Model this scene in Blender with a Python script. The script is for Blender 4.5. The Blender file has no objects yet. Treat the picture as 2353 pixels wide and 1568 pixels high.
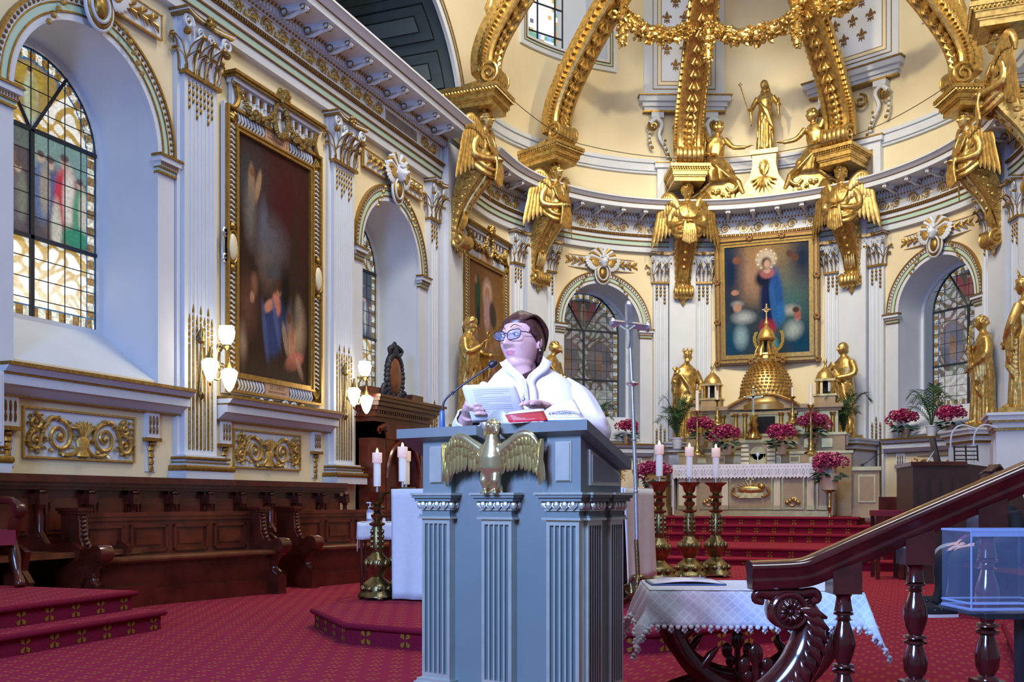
import bpy, bmesh, math, random
import numpy as np
from mathutils import Matrix, Vector
random.seed(7); rng = np.random.default_rng(7)
PI = math.pi; sin = math.sin; cos = math.cos; rad = math.radians
scene = bpy.context.scene; COL = scene.collection

# ------------------------------------------------------------------ camera
F_PX, CX, HY, TH, CH = 2300.0, 1176.5, 1150.0, rad(21.45), 1.0
cam_d = bpy.data.cameras.new('camera'); cam = bpy.data.objects.new('camera', cam_d); COL.objects.link(cam)
cam.location = (0, 0, CH); cam.rotation_euler = (PI/2, 0, TH)
cam_d.sensor_width = 36.0; cam_d.lens = F_PX/2353.0*36.0
cam_d.shift_y = (HY-784.0)/2353.0; cam_d.clip_end = 200
scene.camera = cam

# ------------------------------------------------------------------ world, lights, exposure
vs = scene.view_settings; vs.view_transform = 'Standard'; vs.look = 'None'; vs.gamma = 1.0; vs.use_curve_mapping = False
vs.exposure = 0.0
w = bpy.data.worlds.new('world'); scene.world = w; w.use_nodes = True
w.node_tree.nodes['Background'].inputs[0].default_value = (0.66, 0.76, 1.0, 1)
w.node_tree.nodes['Background'].inputs[1].default_value = 0.20
def lamp(kind, name, loc, target, energy, color, size=1.0, **kw):
    d = bpy.data.lights.new(name, kind); d.energy = energy; d.color = color
    if kind == 'AREA': d.shape = 'DISK'; d.size = size
    elif kind in ('POINT', 'SPOT'): d.shadow_soft_size = size
    for k, v in kw.items(): setattr(d, k, v)
    o = bpy.data.objects.new(name, d); COL.objects.link(o); o.location = loc
    o.rotation_euler = (Vector(target)-Vector(loc)).to_track_quat('-Z', 'Y').to_euler()
    return o
# nave stage light (violet-blue) behind and left of the camera
lamp('AREA', 'stage_light', (-2.4, -2.2, 3.6), (-0.6, 3.6, 1.0), 980, (0.24, 0.45, 1.0), 2.0)
lamp('SPOT', 'stage_spot', (-1.0, -3.0, 4.6), (-1.25, 3.7, 1.55), 2300, (0.70, 0.56, 1.0), 0.35, spot_size=rad(13), spot_blend=0.8)
# unseen area fills added over choir and nave; warm spots on the apse
lamp('AREA', 'choir_fill', (-2.6, 11.5, 13.5), (-3.2, 20, 5.5), 1250, (1.0, 0.90, 0.72), 4.0)
lamp('AREA', 'nave_fill', (1.5, 3.0, 11.0), (-7, 12, 4.0), 420, (0.82, 0.90, 1.0), 4.0)
lamp('SPOT', 'apse_spot_west', (-5.6, 12.0, 12.5), (-1.6, 22.5, 7.2), 2300, (1.0, 0.82, 0.50), 0.3, spot_size=rad(48), spot_blend=0.6)
lamp('SPOT', 'apse_spot_east', (1.2, 12.5, 12.5), (-5.0, 21.5, 7.0), 2100, (1.0, 0.84, 0.54), 0.3, spot_size=rad(48), spot_blend=0.6)

# ------------------------------------------------------------------ picture -> place
XA, YC, RA = -2.9, 18.3, 5.0         # choir axis, apse centre, apse radius
_c, _s = cos(TH), sin(TH)
def ray(px, py):
    a = (px-CX)/F_PX; return Vector((a*_c-_s, a*_s+_c, (HY-py)/F_PX))
def P(px, py, z): return Vector((0, 0, CH))+ray(px, py)*z          # at depth z
def G(px, py, h=0.0):                                               # on the level h
    r = ray(px, py); return Vector((0, 0, CH))+r*((h-CH)/r.z)
def wpos(s, d=0.0, z=0.0):
    """wall path: s<0 straight left wall, 0..pi*R apse, beyond: right wall; d = into the room"""
    if s <= 0: return Vector((XA-RA+d, YC+s, z))
    if s >= PI*RA: return Vector((XA+RA-d, YC-(s-PI*RA), z))
    a = -PI/2+s/RA
    return Vector((XA+(RA-d)*sin(a), YC+(RA-d)*cos(a), z))
def wang(s):
    if s <= 0: return -PI/2
    if s >= PI*RA: return PI/2
    return -PI/2+s/RA
def wframe(s, d=0.0, z=0.0):
    """x along the wall to the viewer's right, -y into the room, z up"""
    return Matrix.Translation(wpos(s, d, z)) @ Matrix.Rotation(-wang(s), 4, 'Z')
def sa(deg): return (deg+90)/180*PI*RA                              # apse angle -> s
def sy(Y): return Y-YC                                              # left wall Y -> s
def frame(loc, rz=0.0): return Matrix.Translation(Vector(loc)) @ Matrix.Rotation(rz, 4, 'Z')
def camframe(px, py, z, extra=0.0): return frame(P(px, py, z), TH+extra)

# ------------------------------------------------------------------ materials
MATS = {}
def mat(name, col, rough=0.5, metal=0.0, noise=0.0, nscale=8.0, bump=0.0, bscale=40.0, emit=None, estr=0.0,
        coat=0.0, spec=None, sheen=0.0, trans=0.0, alpha=None, ior=None, col2=None, vcol=False):
    m = bpy.data.materials.new(name); m.use_nodes = True
    nt = m.node_tree; b = nt.nodes['Principled BSDF']; L = nt.links.new
    b.inputs['Base Color'].default_value = (*col, 1); b.inputs['Roughness'].default_value = rough
    b.inputs['Metallic'].default_value = metal
    if coat: b.inputs['Coat Weight'].default_value = coat; b.inputs['Coat Roughness'].default_value = 0.12
    if spec is not None: b.inputs['Specular IOR Level'].default_value = spec
    if trans: b.inputs['Transmission Weight'].default_value = trans
    if ior: b.inputs['IOR'].default_value = ior
    if emit: b.inputs['Emission Color'].default_value = (*emit, 1); b.inputs['Emission Strength'].default_value = estr
    if alpha is not None: b.inputs['Alpha'].default_value = alpha
    if noise or col2:
        tc = nt.nodes.new('ShaderNodeTexCoord'); n = nt.nodes.new('ShaderNodeTexNoise'); n.inputs['Scale'].default_value = nscale
        n.inputs['Detail'].default_value = 5
        L(tc.outputs['Object'], n.inputs['Vector'])
        r = nt.nodes.new('ShaderNodeMix'); r.data_type = 'RGBA'
        c2 = col2 or tuple(max(0, c*(1-noise)) for c in col)
        r.inputs['A'].default_value = (*c2, 1); r.inputs['B'].default_value = (*col, 1)
        mr = nt.nodes.new('ShaderNodeMapRange'); mr.inputs['From Min'].default_value = 0.35; mr.inputs['From Max'].default_value = 0.65
        L(n.outputs['Fac'], mr.inputs['Value']); L(mr.outputs['Result'], r.inputs['Factor'])
        L(r.outputs['Result'], b.inputs['Base Color'])
    if vcol:
        a = nt.nodes.new('ShaderNodeVertexColor'); a.layer_name = 'Col'
        L(a.outputs['Color'], b.inputs['Base Color'])
        if estr:
            L(a.outputs['Color'], b.inputs['Emission Color']); b.inputs['Emission Strength'].default_value = estr
            for k in list(b.inputs['Base Color'].links): nt.links.remove(k)
            b.inputs['Base Color'].default_value = (.03, .03, .035, 1)
    if bump:
        n2 = nt.nodes.new('ShaderNodeTexNoise'); n2.inputs['Scale'].default_value = bscale; n2.inputs['Detail'].default_value = 4
        tc2 = nt.nodes.new('ShaderNodeTexCoord'); L(tc2.outputs['Object'], n2.inputs['Vector'])
        bp = nt.nodes.new('ShaderNodeBump'); bp.inputs['Strength'].default_value = bump; bp.inputs['Distance'].default_value = 0.02
        L(n2.outputs['Fac'], bp.inputs['Height']); L(bp.outputs['Normal'], b.inputs['Normal'])
    MATS[name] = m; return m
mat('white', (0.61, 0.67, 0.77), 0.55, noise=0.05, nscale=3)
mat('cream', (0.76, 0.67, 0.46), 0.6, noise=0.07, nscale=1.2)
mat('mint', (0.42, 0.60, 0.52), 0.5)
mat('gold', (0.74, 0.50, 0.17), 0.36, 0.88, noise=0.45, nscale=14, bump=0.10, bscale=60)
mat('gilt', (0.40, 0.25, 0.065), 0.36, 0.75, noise=0.45, nscale=30, bump=0.15, bscale=90)
mat('gilt_light', (0.58, 0.37, 0.10), 0.36, 0.5, noise=0.35, nscale=30)
mat('gilt_dark', (0.26, 0.13, 0.04), 0.45, 0.4, noise=0.4, nscale=40)
mat('frame_gold', (0.46, 0.28, 0.07), 0.36, 0.7, noise=0.3, nscale=20)
mat('brass', (0.62, 0.47, 0.18), 0.22, 1.0, noise=0.25, nscale=25)
mat('bronze', (0.33, 0.25, 0.11), 0.26, 0.95, noise=0.35, nscale=15, bump=0.15, bscale=120)
mat('altar_gold', (0.50, 0.34, 0.13), 0.36, 0.72, noise=0.2, nscale=10)
mat('altar_beige', (0.40, 0.285, 0.15), 0.5, 0.15, noise=0.12, nscale=9)
mat('altar_ivory', (0.72, 0.66, 0.46), 0.45, 0.1)
mat('silver', (0.66, 0.67, 0.72), 0.33, 0.85, noise=0.15, nscale=30)
mat('dark_wood', (0.100, 0.015, 0.007), 0.26, noise=0.5, nscale=5, coat=0.4)
mat('pew_wood', (0.150, 0.027, 0.010), 0.30, noise=0.5, nscale=6, coat=0.35)
mat('seat_wood', (0.19, 0.060, 0.020), 0.32, noise=0.4, nscale=6, coat=0.3)
mat('rail_wood', (0.085, 0.009, 0.008), 0.16, noise=0.5, nscale=14, coat=0.9)
mat('organ_wood', (0.055, 0.022, 0.013), 0.4, noise=0.3, nscale=7)
mat('iron', (0.03, 0.035, 0.05), 0.5, 0.3)
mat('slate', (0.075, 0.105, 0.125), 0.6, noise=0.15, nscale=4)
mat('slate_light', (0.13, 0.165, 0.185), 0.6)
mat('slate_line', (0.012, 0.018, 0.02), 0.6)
mat('void', (0.006, 0.006, 0.012), 0.9)  # near-black colour stands in for the darkness inside openings
mat('marble', (0.13, 0.125, 0.13), 0.3, col2=(0.22, 0.19, 0.17), nscale=9)
mat('ambo_paint', (0.155, 0.175, 0.16), 0.42, noise=0.05, nscale=6)
mat('ambo_gold', (0.62, 0.62, 0.52), 0.28, 0.6, noise=0.12, nscale=20)
mat('eagle_gold', (0.72, 0.60, 0.30), 0.27, 0.85, noise=0.2, nscale=18)
mat('linen', (0.78, 0.79, 0.84), 0.8, noise=0.04, nscale=20, bump=0.12, bscale=35)
mat('candle', (0.90, 0.86, 0.80), 0.5, emit=(1.0, 0.55, 0.3), estr=0.05)
mat('candle_glow', (0.95, 0.78, 0.68), 0.5, emit=(1.0, 0.50, 0.30), estr=0.28)
mat('flame', (1, .8, .5), 0.5, emit=(1.0, 0.72, 0.35), estr=14)
mat('lampglass', (1, .95, .85), 0.4, emit=(1.0, 0.90, 0.70), estr=7)
mat('skin', (0.68, 0.42, 0.37), 0.48, noise=0.10, nscale=40)
mat('lips', (0.52, 0.20, 0.22), 0.35)
mat('hair', (0.085, 0.028, 0.022), 0.38, noise=0.5, nscale=60)
mat('hair_grey', (0.10, 0.085, 0.075), 0.5, noise=0.6, nscale=60)
mat('alb', (0.80, 0.79, 0.85), 0.75, noise=0.03, nscale=12)
mat('paper', (0.86, 0.86, 0.90), 0.7)
mat('ink', (0.10, 0.11, 0.22), 0.7)
mat('ink_soft', (0.42, 0.43, 0.52), 0.8)
mat('red_cover', (0.50, 0.012, 0.03), 0.35)
mat('blue_cover', (0.10, 0.20, 0.42), 0.4)
mat('black', (0.012, 0.012, 0.016), 0.4)
mat('black_plastic', (0.02, 0.02, 0.025), 0.3)
mat('lens', (0.18, 0.32, 0.50), 0.04, alpha=0.28, spec=0.8)
mat('eye_white', (0.7, 0.68, 0.70), 0.3)
mat('mic_blue', (0.05, 0.12, 0.30), 0.35)
mat('jeans', (0.30, 0.35, 0.42), 0.8, noise=0.15, nscale=40)
mat('black_cloth', (0.012, 0.012, 0.016), 0.8)
mat('purple_cloth', (0.16, 0.012, 0.16), 0.8)
mat('sole', (0.75, 0.75, 0.78), 0.6)
mat('bloom', (0.46, 0.016, 0.13), 0.55, col2=(0.16, 0.004, 0.05), nscale=30)
mat('bloom_light', (0.75, 0.22, 0.30), 0.55)
mat('leaf', (0.012, 0.075, 0.05), 0.4, col2=(0.006, 0.035, 0.022), nscale=30)
mat('palm', (0.035, 0.10, 0.028), 0.45, col2=(0.012, 0.045, 0.016), nscale=25)
mat('terracotta', (0.42, 0.29, 0.22), 0.6, noise=0.15, nscale=15)
mat('pot_white', (0.60, 0.64, 0.75), 0.4)
mat('plastic_clear', (0.45, 0.55, 0.80), 0.04, alpha=0.05, spec=0.9)
mat('plastic_edge', (0.45, 0.55, 0.85), 0.12, alpha=0.45, spec=1.0)
mat('switch_plastic', (0.6, 0.6, 0.7), 0.4)
mat('plaque', (0.45, 0.28, 0.20), 0.6)
mat('painted', (1, 1, 1), 0.6, vcol=True, spec=0.08)
mat('stained', (1, 1, 1), 0.2, vcol=True, estr=0.85)
mat('cable', (0.05, 0.04, 0.03), 0.6)
mat('upholstery', (0.22, 0.01, 0.03), 0.8)

def carpet(name, riser=False):
    m = bpy.data.materials.new(name); m.use_nodes = True; nt = m.node_tree; b = nt.nodes['Principled BSDF']; L = nt.links.new
    b.inputs['Roughness'].default_value = 0.95; b.inputs['Specular IOR Level'].default_value = 0.15
    tc = nt.nodes.new('ShaderNodeTexCoord'); mp = nt.nodes.new('ShaderNodeMapping'); mp.inputs['Scale'].default_value = (7.2, 7.2, 7.2)
    L(tc.outputs['Object'], mp.inputs['Vector'])
    sp = nt.nodes.new('ShaderNodeSeparateXYZ'); L(mp.outputs['Vector'], sp.inputs[0])
    def mth(op, a, bv=None):
        n = nt.nodes.new('ShaderNodeMath'); n.operation = op
        for i, v in enumerate((a, bv)):
            if v is None: continue
            if isinstance(v, (int, float)): n.inputs[i].default_value = v
            else: L(v, n.inputs[i])
        return n.outputs[0]
    # small four-petalled motif, rows shifted by half a repeat
    gx, gy = sp.outputs['X'], sp.outputs['Y']
    row = mth('FLOOR', gy); sh = mth('MULTIPLY', mth('MODULO', row, 2.0), 0.5)
    fx = mth('SUBTRACT', mth('FRACT', mth('ADD', gx, sh)), 0.5); fy = mth('SUBTRACT', mth('FRACT', gy), 0.5)
    ax, ay = mth('ABSOLUTE', fx), mth('ABSOLUTE', fy)
    dx, dy = mth('SUBTRACT', ax, 0.14), mth('SUBTRACT', ay, 0.17)
    d2 = mth('ADD', mth('MULTIPLY', mth('MULTIPLY', dx, dx), 1.0), mth('MULTIPLY', mth('MULTIPLY', dy, dy), 2.2))
    petal = mth('LESS_THAN', d2, 0.0085)
    n = nt.nodes.new('ShaderNodeTexNoise'); n.inputs['Scale'].default_value = 90; L(tc.outputs['Object'], n.inputs['Vector'])
    fac = mth('MULTIPLY', petal, mth('MULTIPLY', n.outputs['Fac'], 1.5))
    n2 = nt.nodes.new('ShaderNodeTexNoise'); n2.inputs['Scale'].default_value = 260; L(tc.outputs['Object'], n2.inputs['Vector'])
    mx = nt.nodes.new('ShaderNodeMix'); mx.data_type = 'RGBA'; mx.inputs['A'].default_value = (0.16, 0.006, 0.026, 1); mx.inputs['B'].default_value = (0.36, 0.020, 0.055, 1)
    L(n2.outputs['Fac'], mx.inputs['Factor'])
    m2 = nt.nodes.new('ShaderNodeMix'); m2.data_type = 'RGBA'; m2.inputs['B'].default_value = (0.42, 0.17, 0.02, 1)
    L(mx.outputs['Result'], m2.inputs['A']); L(fac, m2.inputs['Factor']); L(m2.outputs['Result'], b.inputs['Base Color'])
    MATS[name] = m
carpet('carpet')
mat('carpet_plain', (0.25, 0.012, 0.038), 0.95, noise=0.5, nscale=200, spec=0.1)
mat('carpet_gold', (0.26, 0.13, 0.015), 0.95, spec=0.1)

# ------------------------------------------------------------------ mesh builder
def vrot(axis, ang): return Matrix.Rotation(ang, 4, axis)
def T(x, y=0, z=0): return Matrix.Translation((x, y, z)) if not isinstance(x, Vector) else Matrix.Translation(x)
def S(x, y=None, z=None):
    if y is None: y = z = x
    return Matrix.Diagonal((x, y, z, 1))
class MB:
    def __init__(s): s.v = []; s.f = []; s.m = []; s.c = []
    def add(s, V, Fc, m=0, M=None, col=None):
        b = len(s.v)
        if M is not None: V = [tuple(M @ Vector(p)) for p in V]
        s.v.extend(tuple(p) for p in V); s.f.extend(tuple(b+i for i in f) for f in Fc); s.m.extend([m]*len(Fc))
        if col is not None: s.c.extend([col]*len(Fc))
        return s
    def join(s, o, M=None):
        b = len(s.v); s.v.extend(o.v if M is None else [tuple(M @ Vector(p)) for p in o.v])
        s.f.extend(tuple(b+i for i in f) for f in o.f); s.m.extend(o.m); return s
    def box(s, x0, x1, y0, y1, z0, z1, m=0, M=None):
        V = [(x0, y0, z0), (x1, y0, z0), (x1, y1, z0), (x0, y1, z0), (x0, y0, z1), (x1, y0, z1), (x1, y1, z1), (x0, y1, z1)]
        return s.add(V, [(0, 3, 2, 1), (4, 5, 6, 7), (0, 1, 5, 4), (1, 2, 6, 5), (2, 3, 7, 6), (3, 0, 4, 7)], m, M)
    def frustum(s, a, b, z0, z1, m=0, M=None, off=(0, 0)):
        """a, b = (half x, half y) below and above"""
        V = [(-a[0], -a[1], z0), (a[0], -a[1], z0), (a[0], a[1], z0), (-a[0], a[1], z0)]
        V += [(-b[0]+off[0], -b[1]+off[1], z1), (b[0]+off[0], -b[1]+off[1], z1), (b[0]+off[0], b[1]+off[1], z1), (-b[0]+off[0], b[1]+off[1], z1)]
        return s.add(V, [(0, 3, 2, 1), (4, 5, 6, 7), (0, 1, 5, 4), (1, 2, 6, 5), (2, 3, 7, 6), (3, 0, 4, 7)], m, M)
    def lathe(s, prof, n=16, m=0, M=None, sx=1.0, sy_=1.0, a0=0.0, lobes=0, lamp_=0.0):
        V = []; k = len(prof)
        for (r, z) in prof:
            for i in range(n):
                t = a0+2*PI*i/n; rr = r*(1+lamp_*cos(lobes*t)) if lobes else r
                V.append((rr*cos(t)*sx, rr*sin(t)*sy_, z))
        Fc = [(j*n+i, j*n+(i+1) % n, (j+1)*n+(i+1) % n, (j+1)*n+i) for j in range(k-1) for i in range(n)]
        Fc.append(tuple(reversed(range(n)))); Fc.append(tuple((k-1)*n+i for i in range(n)))
        return s.add(V, Fc, m, M)
    def tube(s, pts, r, n=8, m=0, M=None, flat=1.0, closed=False, up=(0.13, 0.31, 0.94)):
        pts = [Vector(p) for p in pts]; k = len(pts); rs = r if isinstance(r, (list, tuple)) else [r]*k
        V = []; prev = None
        for i, p in enumerate(pts):
            if closed: t = pts[(i+1) % k]-pts[i-1]
            else: t = pts[min(i+1, k-1)]-pts[max(i-1, 0)]
            if t.length < 1e-9: t = Vector((0, 0, 1))
            t.normalize()
            if prev is None:
                a = Vector(up); a = a-t*a.dot(t)
                if a.length < 1e-4: a = t.orthogonal()
            else:
                a = prev-t*prev.dot(t)
                if a.length < 1e-4: a = t.orthogonal()
            a.normalize(); prev = a; b = t.cross(a)
            for j in range(n):
                th = 2*PI*j/n; V.append(p+(a*cos(th)*flat+b*sin(th))*rs[i])
        Fc = [(i*n+j, i*n+(j+1) % n, (i+1)*n+(j+1) % n, (i+1)*n+j) for i in range(k-1) for j in range(n)]
        if closed: Fc += [((k-1)*n+j, (k-1)*n+(j+1) % n, (j+1) % n, j) for j in range(n)]
        else: Fc.append(tuple(reversed(range(n)))); Fc.append(tuple((k-1)*n+j for j in range(n)))
        return s.add(V, Fc, m, M)
    def ell(s, c, r, n=10, m=0, M=None, k=None):
        k = k or max(4, n//2+1); r = (r, r, r) if isinstance(r, (int, float)) else r
        V = [(c[0], c[1], c[2]-r[2])]
        for j in range(1, k):
            ph = -PI/2+PI*j/k
            for i in range(n): V.append((c[0]+r[0]*cos(ph)*cos(2*PI*i/n), c[1]+r[1]*cos(ph)*sin(2*PI*i/n), c[2]+r[2]*sin(ph)))
        V.append((c[0], c[1], c[2]+r[2])); e = len(V)-1
        Fc = [(0, 1+(i+1) % n, 1+i) for i in range(n)]
        Fc += [(1+j*n+i, 1+j*n+(i+1) % n, 1+(j+1)*n+(i+1) % n, 1+(j+1)*n+i) for j in range(k-2) for i in range(n)]
        Fc += [(e, 1+(k-2)*n+i, 1+(k-2)*n+(i+1) % n) for i in range(n)]
        return s.add(V, Fc, m, M)
    def prism(s, poly, y0, y1, m=0, M=None):
        """2-D outline (x,z) extruded along y"""
        n = len(poly); V = [(x, y0, z) for x, z in poly]+[(x, y1, z) for x, z in poly]
        Fc = [tuple(range(n)), tuple(reversed(range(n, 2*n)))]+[(i, i+n, (i+1) % n+n, (i+1) % n) for i in range(n)]
        return s.add(V, Fc, m, M)
    def sweep(s, prof, svals, m=0, base=None, caps=True):
        """closed profile [(d,z)] carried along the wall path at the stations svals"""
        n = len(prof); V = []
        for sv in svals:
            for (d, z) in prof: V.append(tuple((base or wpos)(sv, d, z)))
        k = len(svals)
        Fc = [(i*n+j, (i+1)*n+j, (i+1)*n+(j+1) % n, i*n+(j+1) % n) for i in range(k-1) for j in range(n)]
        if caps: Fc.append(tuple(range(n))); Fc.append(tuple(reversed(range((k-1)*n, k*n))))
        return s.add(V, Fc, m)
    def loft(s, rings, m=0, M=None, caps=True):
        n = len(rings[0]); V = [p for r in rings for p in r]; k = len(rings)
        Fc = [(i*n+j, i*n+(j+1) % n, (i+1)*n+(j+1) % n, (i+1)*n+j) for i in range(k-1) for j in range(n)]
        if caps: Fc.append(tuple(reversed(range(n)))); Fc.append(tuple((k-1)*n+j for j in range(n)))
        return s.add(V, Fc, m, M)
    def grid(s, fn, nu, nv, m=0, M=None, thick=None):
        V = [fn(i/nu, j/nv) for j in range(nv+1) for i in range(nu+1)]
        Fc = [(j*(nu+1)+i, j*(nu+1)+i+1, (j+1)*(nu+1)+i+1, (j+1)*(nu+1)+i) for j in range(nv) for i in range(nu)]
        return s.add(V, Fc, m, M)
    def mesh(s, name, mats, smooth=35.0):
        me = bpy.data.meshes.new(name); me.from_pydata(s.v, [], s.f)
        for mm in (mats if isinstance(mats, (list, tuple)) else [mats]): me.materials.append(MATS[mm])
        if any(s.m): me.polygons.foreach_set('material_index', s.m)
        if s.c:
            a = me.color_attributes.new('Col', 'FLOAT_COLOR', 'CORNER')
            arr = np.repeat(np.array(s.c, dtype=np.float32), [len(f) for f in s.f], axis=0)
            arr = np.concatenate([arr, np.ones((len(arr), 1), np.float32)], 1); a.data.foreach_set('color', arr.ravel())
        me.update()
        if smooth:
            me.shade_smooth()
            if smooth < 170: me.set_sharp_from_angle(angle=rad(smooth))
        return me
    def build(s, name, mats, parent=None, M=None, smooth=35.0):
        return link(name, s.mesh(name, mats, smooth), parent, M)
def link(name, me, parent=None, M=None):
    o = bpy.data.objects.new(name, me); COL.objects.link(o)
    if M is not None: o.matrix_basis = M
    if parent is not None: o.parent = parent
    return o
def tag(o, label=None, cat=None, group=None, kind=None):
    if label: o['label'] = label
    if cat: o['category'] = cat
    if group: o['group'] = group
    if kind: o['kind'] = kind
    return o
def thing(name, label, cat, M=None, group=None, kind=None):
    o = bpy.data.objects.new(name, None); COL.objects.link(o); o.empty_display_size = 0.1
    if M is not None: o.matrix_basis = M
    return tag(o, label, cat, group, kind)
KIDS = {}
def copy_tree(o, parent=None, M=None):
    c = o.copy(); COL.objects.link(c); c.parent = parent
    if M is not None: c.matrix_basis = M
    for ch in [x for x in o.children]: copy_tree(ch, c)
    return c
def remesh(mb, name, mats, vox, smooth_it=2, parent=None, M=None, facemat=None):
    """fuse overlapping closed shells into one continuous surface"""
    me = mb.mesh(name+'_raw', mats, 0); o = bpy.data.objects.new(name+'_raw', me); COL.objects.link(o)
    r = o.modifiers.new('r', 'REMESH'); r.mode = 'VOXEL'; r.voxel_size = vox; r.use_smooth_shade = True
    if smooth_it:
        sm = o.modifiers.new('s', 'SMOOTH'); sm.factor = 0.5; sm.iterations = smooth_it
    dg = bpy.context.evaluated_depsgraph_get(); ev = o.evaluated_get(dg)
    out = bpy.data.meshes.new_from_object(ev); out.name = name
    bpy.data.objects.remove(o); bpy.data.meshes.remove(me)
    out.materials.clear()
    for mm in (mats if isinstance(mats, (list, tuple)) else [mats]): out.materials.append(MATS[mm])
    out.polygons.foreach_set('material_index', [0]*len(out.polygons))
    if facemat:
        idx = []
        for p in out.polygons: idx.append(facemat(p.center))
        out.polygons.foreach_set('material_index', idx)
    out.shade_smooth()
    return link(name, out, parent, M)
def lerp(a, b, t): return a+(b-a)*t
def frange(a, b, n): return [a+(b-a)*i/n for i in range(n+1)]
def spiral(cx, cz, r0, r1, a0, turns, n=28, y=0.0):
    return [(cx+lerp(r0, r1, i/n)*cos(a0+2*PI*turns*i/n), y, cz+lerp(r0, r1, i/n)*sin(a0+2*PI*turns*i/n)) for i in range(n+1)]
def bez(p0, p1, p2, p3, n=12):
    p0, p1, p2, p3 = map(Vector, (p0, p1, p2, p3)); o = []
    for i in range(n+1):
        t = i/n; o.append(p0*(1-t)**3+p1*3*t*(1-t)**2+p2*3*t*t*(1-t)+p3*t**3)
    return o
def spline(pts, k=6):
    """Catmull-Rom through the points"""
    pts = [Vector(p) for p in pts]; o = []
    for i in range(len(pts)-1):
        p0 = pts[max(i-1, 0)]; p1 = pts[i]; p2 = pts[i+1]; p3 = pts[min(i+2, len(pts)-1)]
        for j in range(k):
            t = j/k; o.append(0.5*((2*p1)+(p2-p0)*t+(2*p0-5*p1+4*p2-p3)*t*t+(3*p1-p0-3*p2+p3)*t**3))
    o.append(pts[-1]); return o
def text_mesh(name, body, size, M, m, parent=None, align='CENTER', extrude=0.0004, bold=False):
    cu = bpy.data.curves.new(name, 'FONT'); cu.body = body; cu.size = size; cu.align_x = align; cu.align_y = 'CENTER'; cu.extrude = extrude
    if bold: cu.offset = size*0.018
    o = bpy.data.objects.new(name, cu); COL.objects.link(o)
    dg = bpy.context.evaluated_depsgraph_get(); me = bpy.data.meshes.new_from_object(o.evaluated_get(dg))
    bpy.data.objects.remove(o); bpy.data.curves.remove(cu)
    me.materials.clear(); me.materials.append(MATS[m])
    return link(name, me, parent, M)
# ================================================================== THE SETTING
def srange(a, b, step=0.22):
    n = max(1, int(math.ceil((b-a)/step))); return frange(a, b, n)
# ---- floor and carpeted levels
fm = MB(); fm.add([(-9.6, 1.5, 0), (3.5, 1.5, 0), (3.5, 25, 0), (-9.6, 25, 0)], [(0, 1, 2, 3)])
floor = tag(fm.build('floor', 'carpet', smooth=0), 'red carpet with small gold motifs covering the choir floor', kind='structure')

def step_slab(name, outline, h0, h1, label, motif=True, parent=None, gap=0.24):
    """carpeted step: rounded nosing over a recessed riser; gold crosses woven in the riser"""
    t = tag(thing(name, label, None), kind='structure') if parent is None else parent
    mb = MB(); n = len(outline); ctr = sum((Vector((x, y, 0)) for x, y in outline), Vector())/n
    def inset(k):
        o = []
        for i in range(n):
            p = Vector((*outline[i], 0)); a = Vector((*outline[i-1], 0)); b = Vector((*outline[(i+1) % n], 0))
            e1 = (p-a).normalized(); e2 = (b-p).normalized(); n1 = Vector((-e1.y, e1.x, 0)); n2 = Vector((-e2.y, e2.x, 0))
            bis = (n1+n2); bis = bis/max(0.3, bis.length**2)*2; o.append(p+bis*k)
        return o
    rings = []
    for k, z in ((0.035, h0), (0.035, h1-0.045), (0.012, h1-0.042), (0.0, h1-0.028), (0.0, h1-0.014), (0.010, h1-0.003), (0.025, h1)):
        rings.append([(p.x, p.y, z) for p in inset(k)])
    mb.loft(rings, 1); mb.m[-1] = 0; o = mb.build('step', ['carpet', 'carpet_plain'], t, smooth=50)
    if motif:
        cr = MB()
        for i in range(n):
            p = Vector((*outline[i], 0)); q = Vector((*outline[(i+1) % n], 0)); e = q-p; L = e.length
            if L < 0.3: continue
            e.normalize(); nn = Vector((e.y, -e.x, 0)); k = int(L/gap)
            for j in range(k):
                c = p+e*((j+0.5)*L/k)+nn*(-0.031); zc = (h0+h1-0.04)/2; hh = (h1-h0)*0.36
                for sx in (-1, 1):
                    for sz in (-1, 1):
                        W = lambda u, v: c+e*(sx*hh*u)+Vector((0, 0, zc+sz*hh*v))
                        a = W(.10, .12); b1 = W(.78, .42); b2 = W(.62, .88); b3 = W(.22, .80)
                        cr.add([a, b1, b2, b3], [(0, 1, 2, 3)])
        if cr.f: tag(cr.build('woven_motif', 'carpet_gold', t, smooth=0), kind='stuff')
    return t
# platform of the choir altar: cut corners
pc = [G(712, 1398, .15), G(790, 1432, .15), G(972, 1446, .15)]
p_oct = [(pc[0].x, pc[0].y), (pc[1].x, pc[1].y), (pc[2].x, pc[2].y), (G(1500, 1452, .15).x, G(1500, 1452, .15).y), (-.75, 7.3), (-.75, 13.2), (-4.6, 13.2), (-4.9, 9.6)]
step_slab('floor_altar_platform', p_oct, 0, 0.15, 'low carpeted platform under the choir altar')
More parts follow.
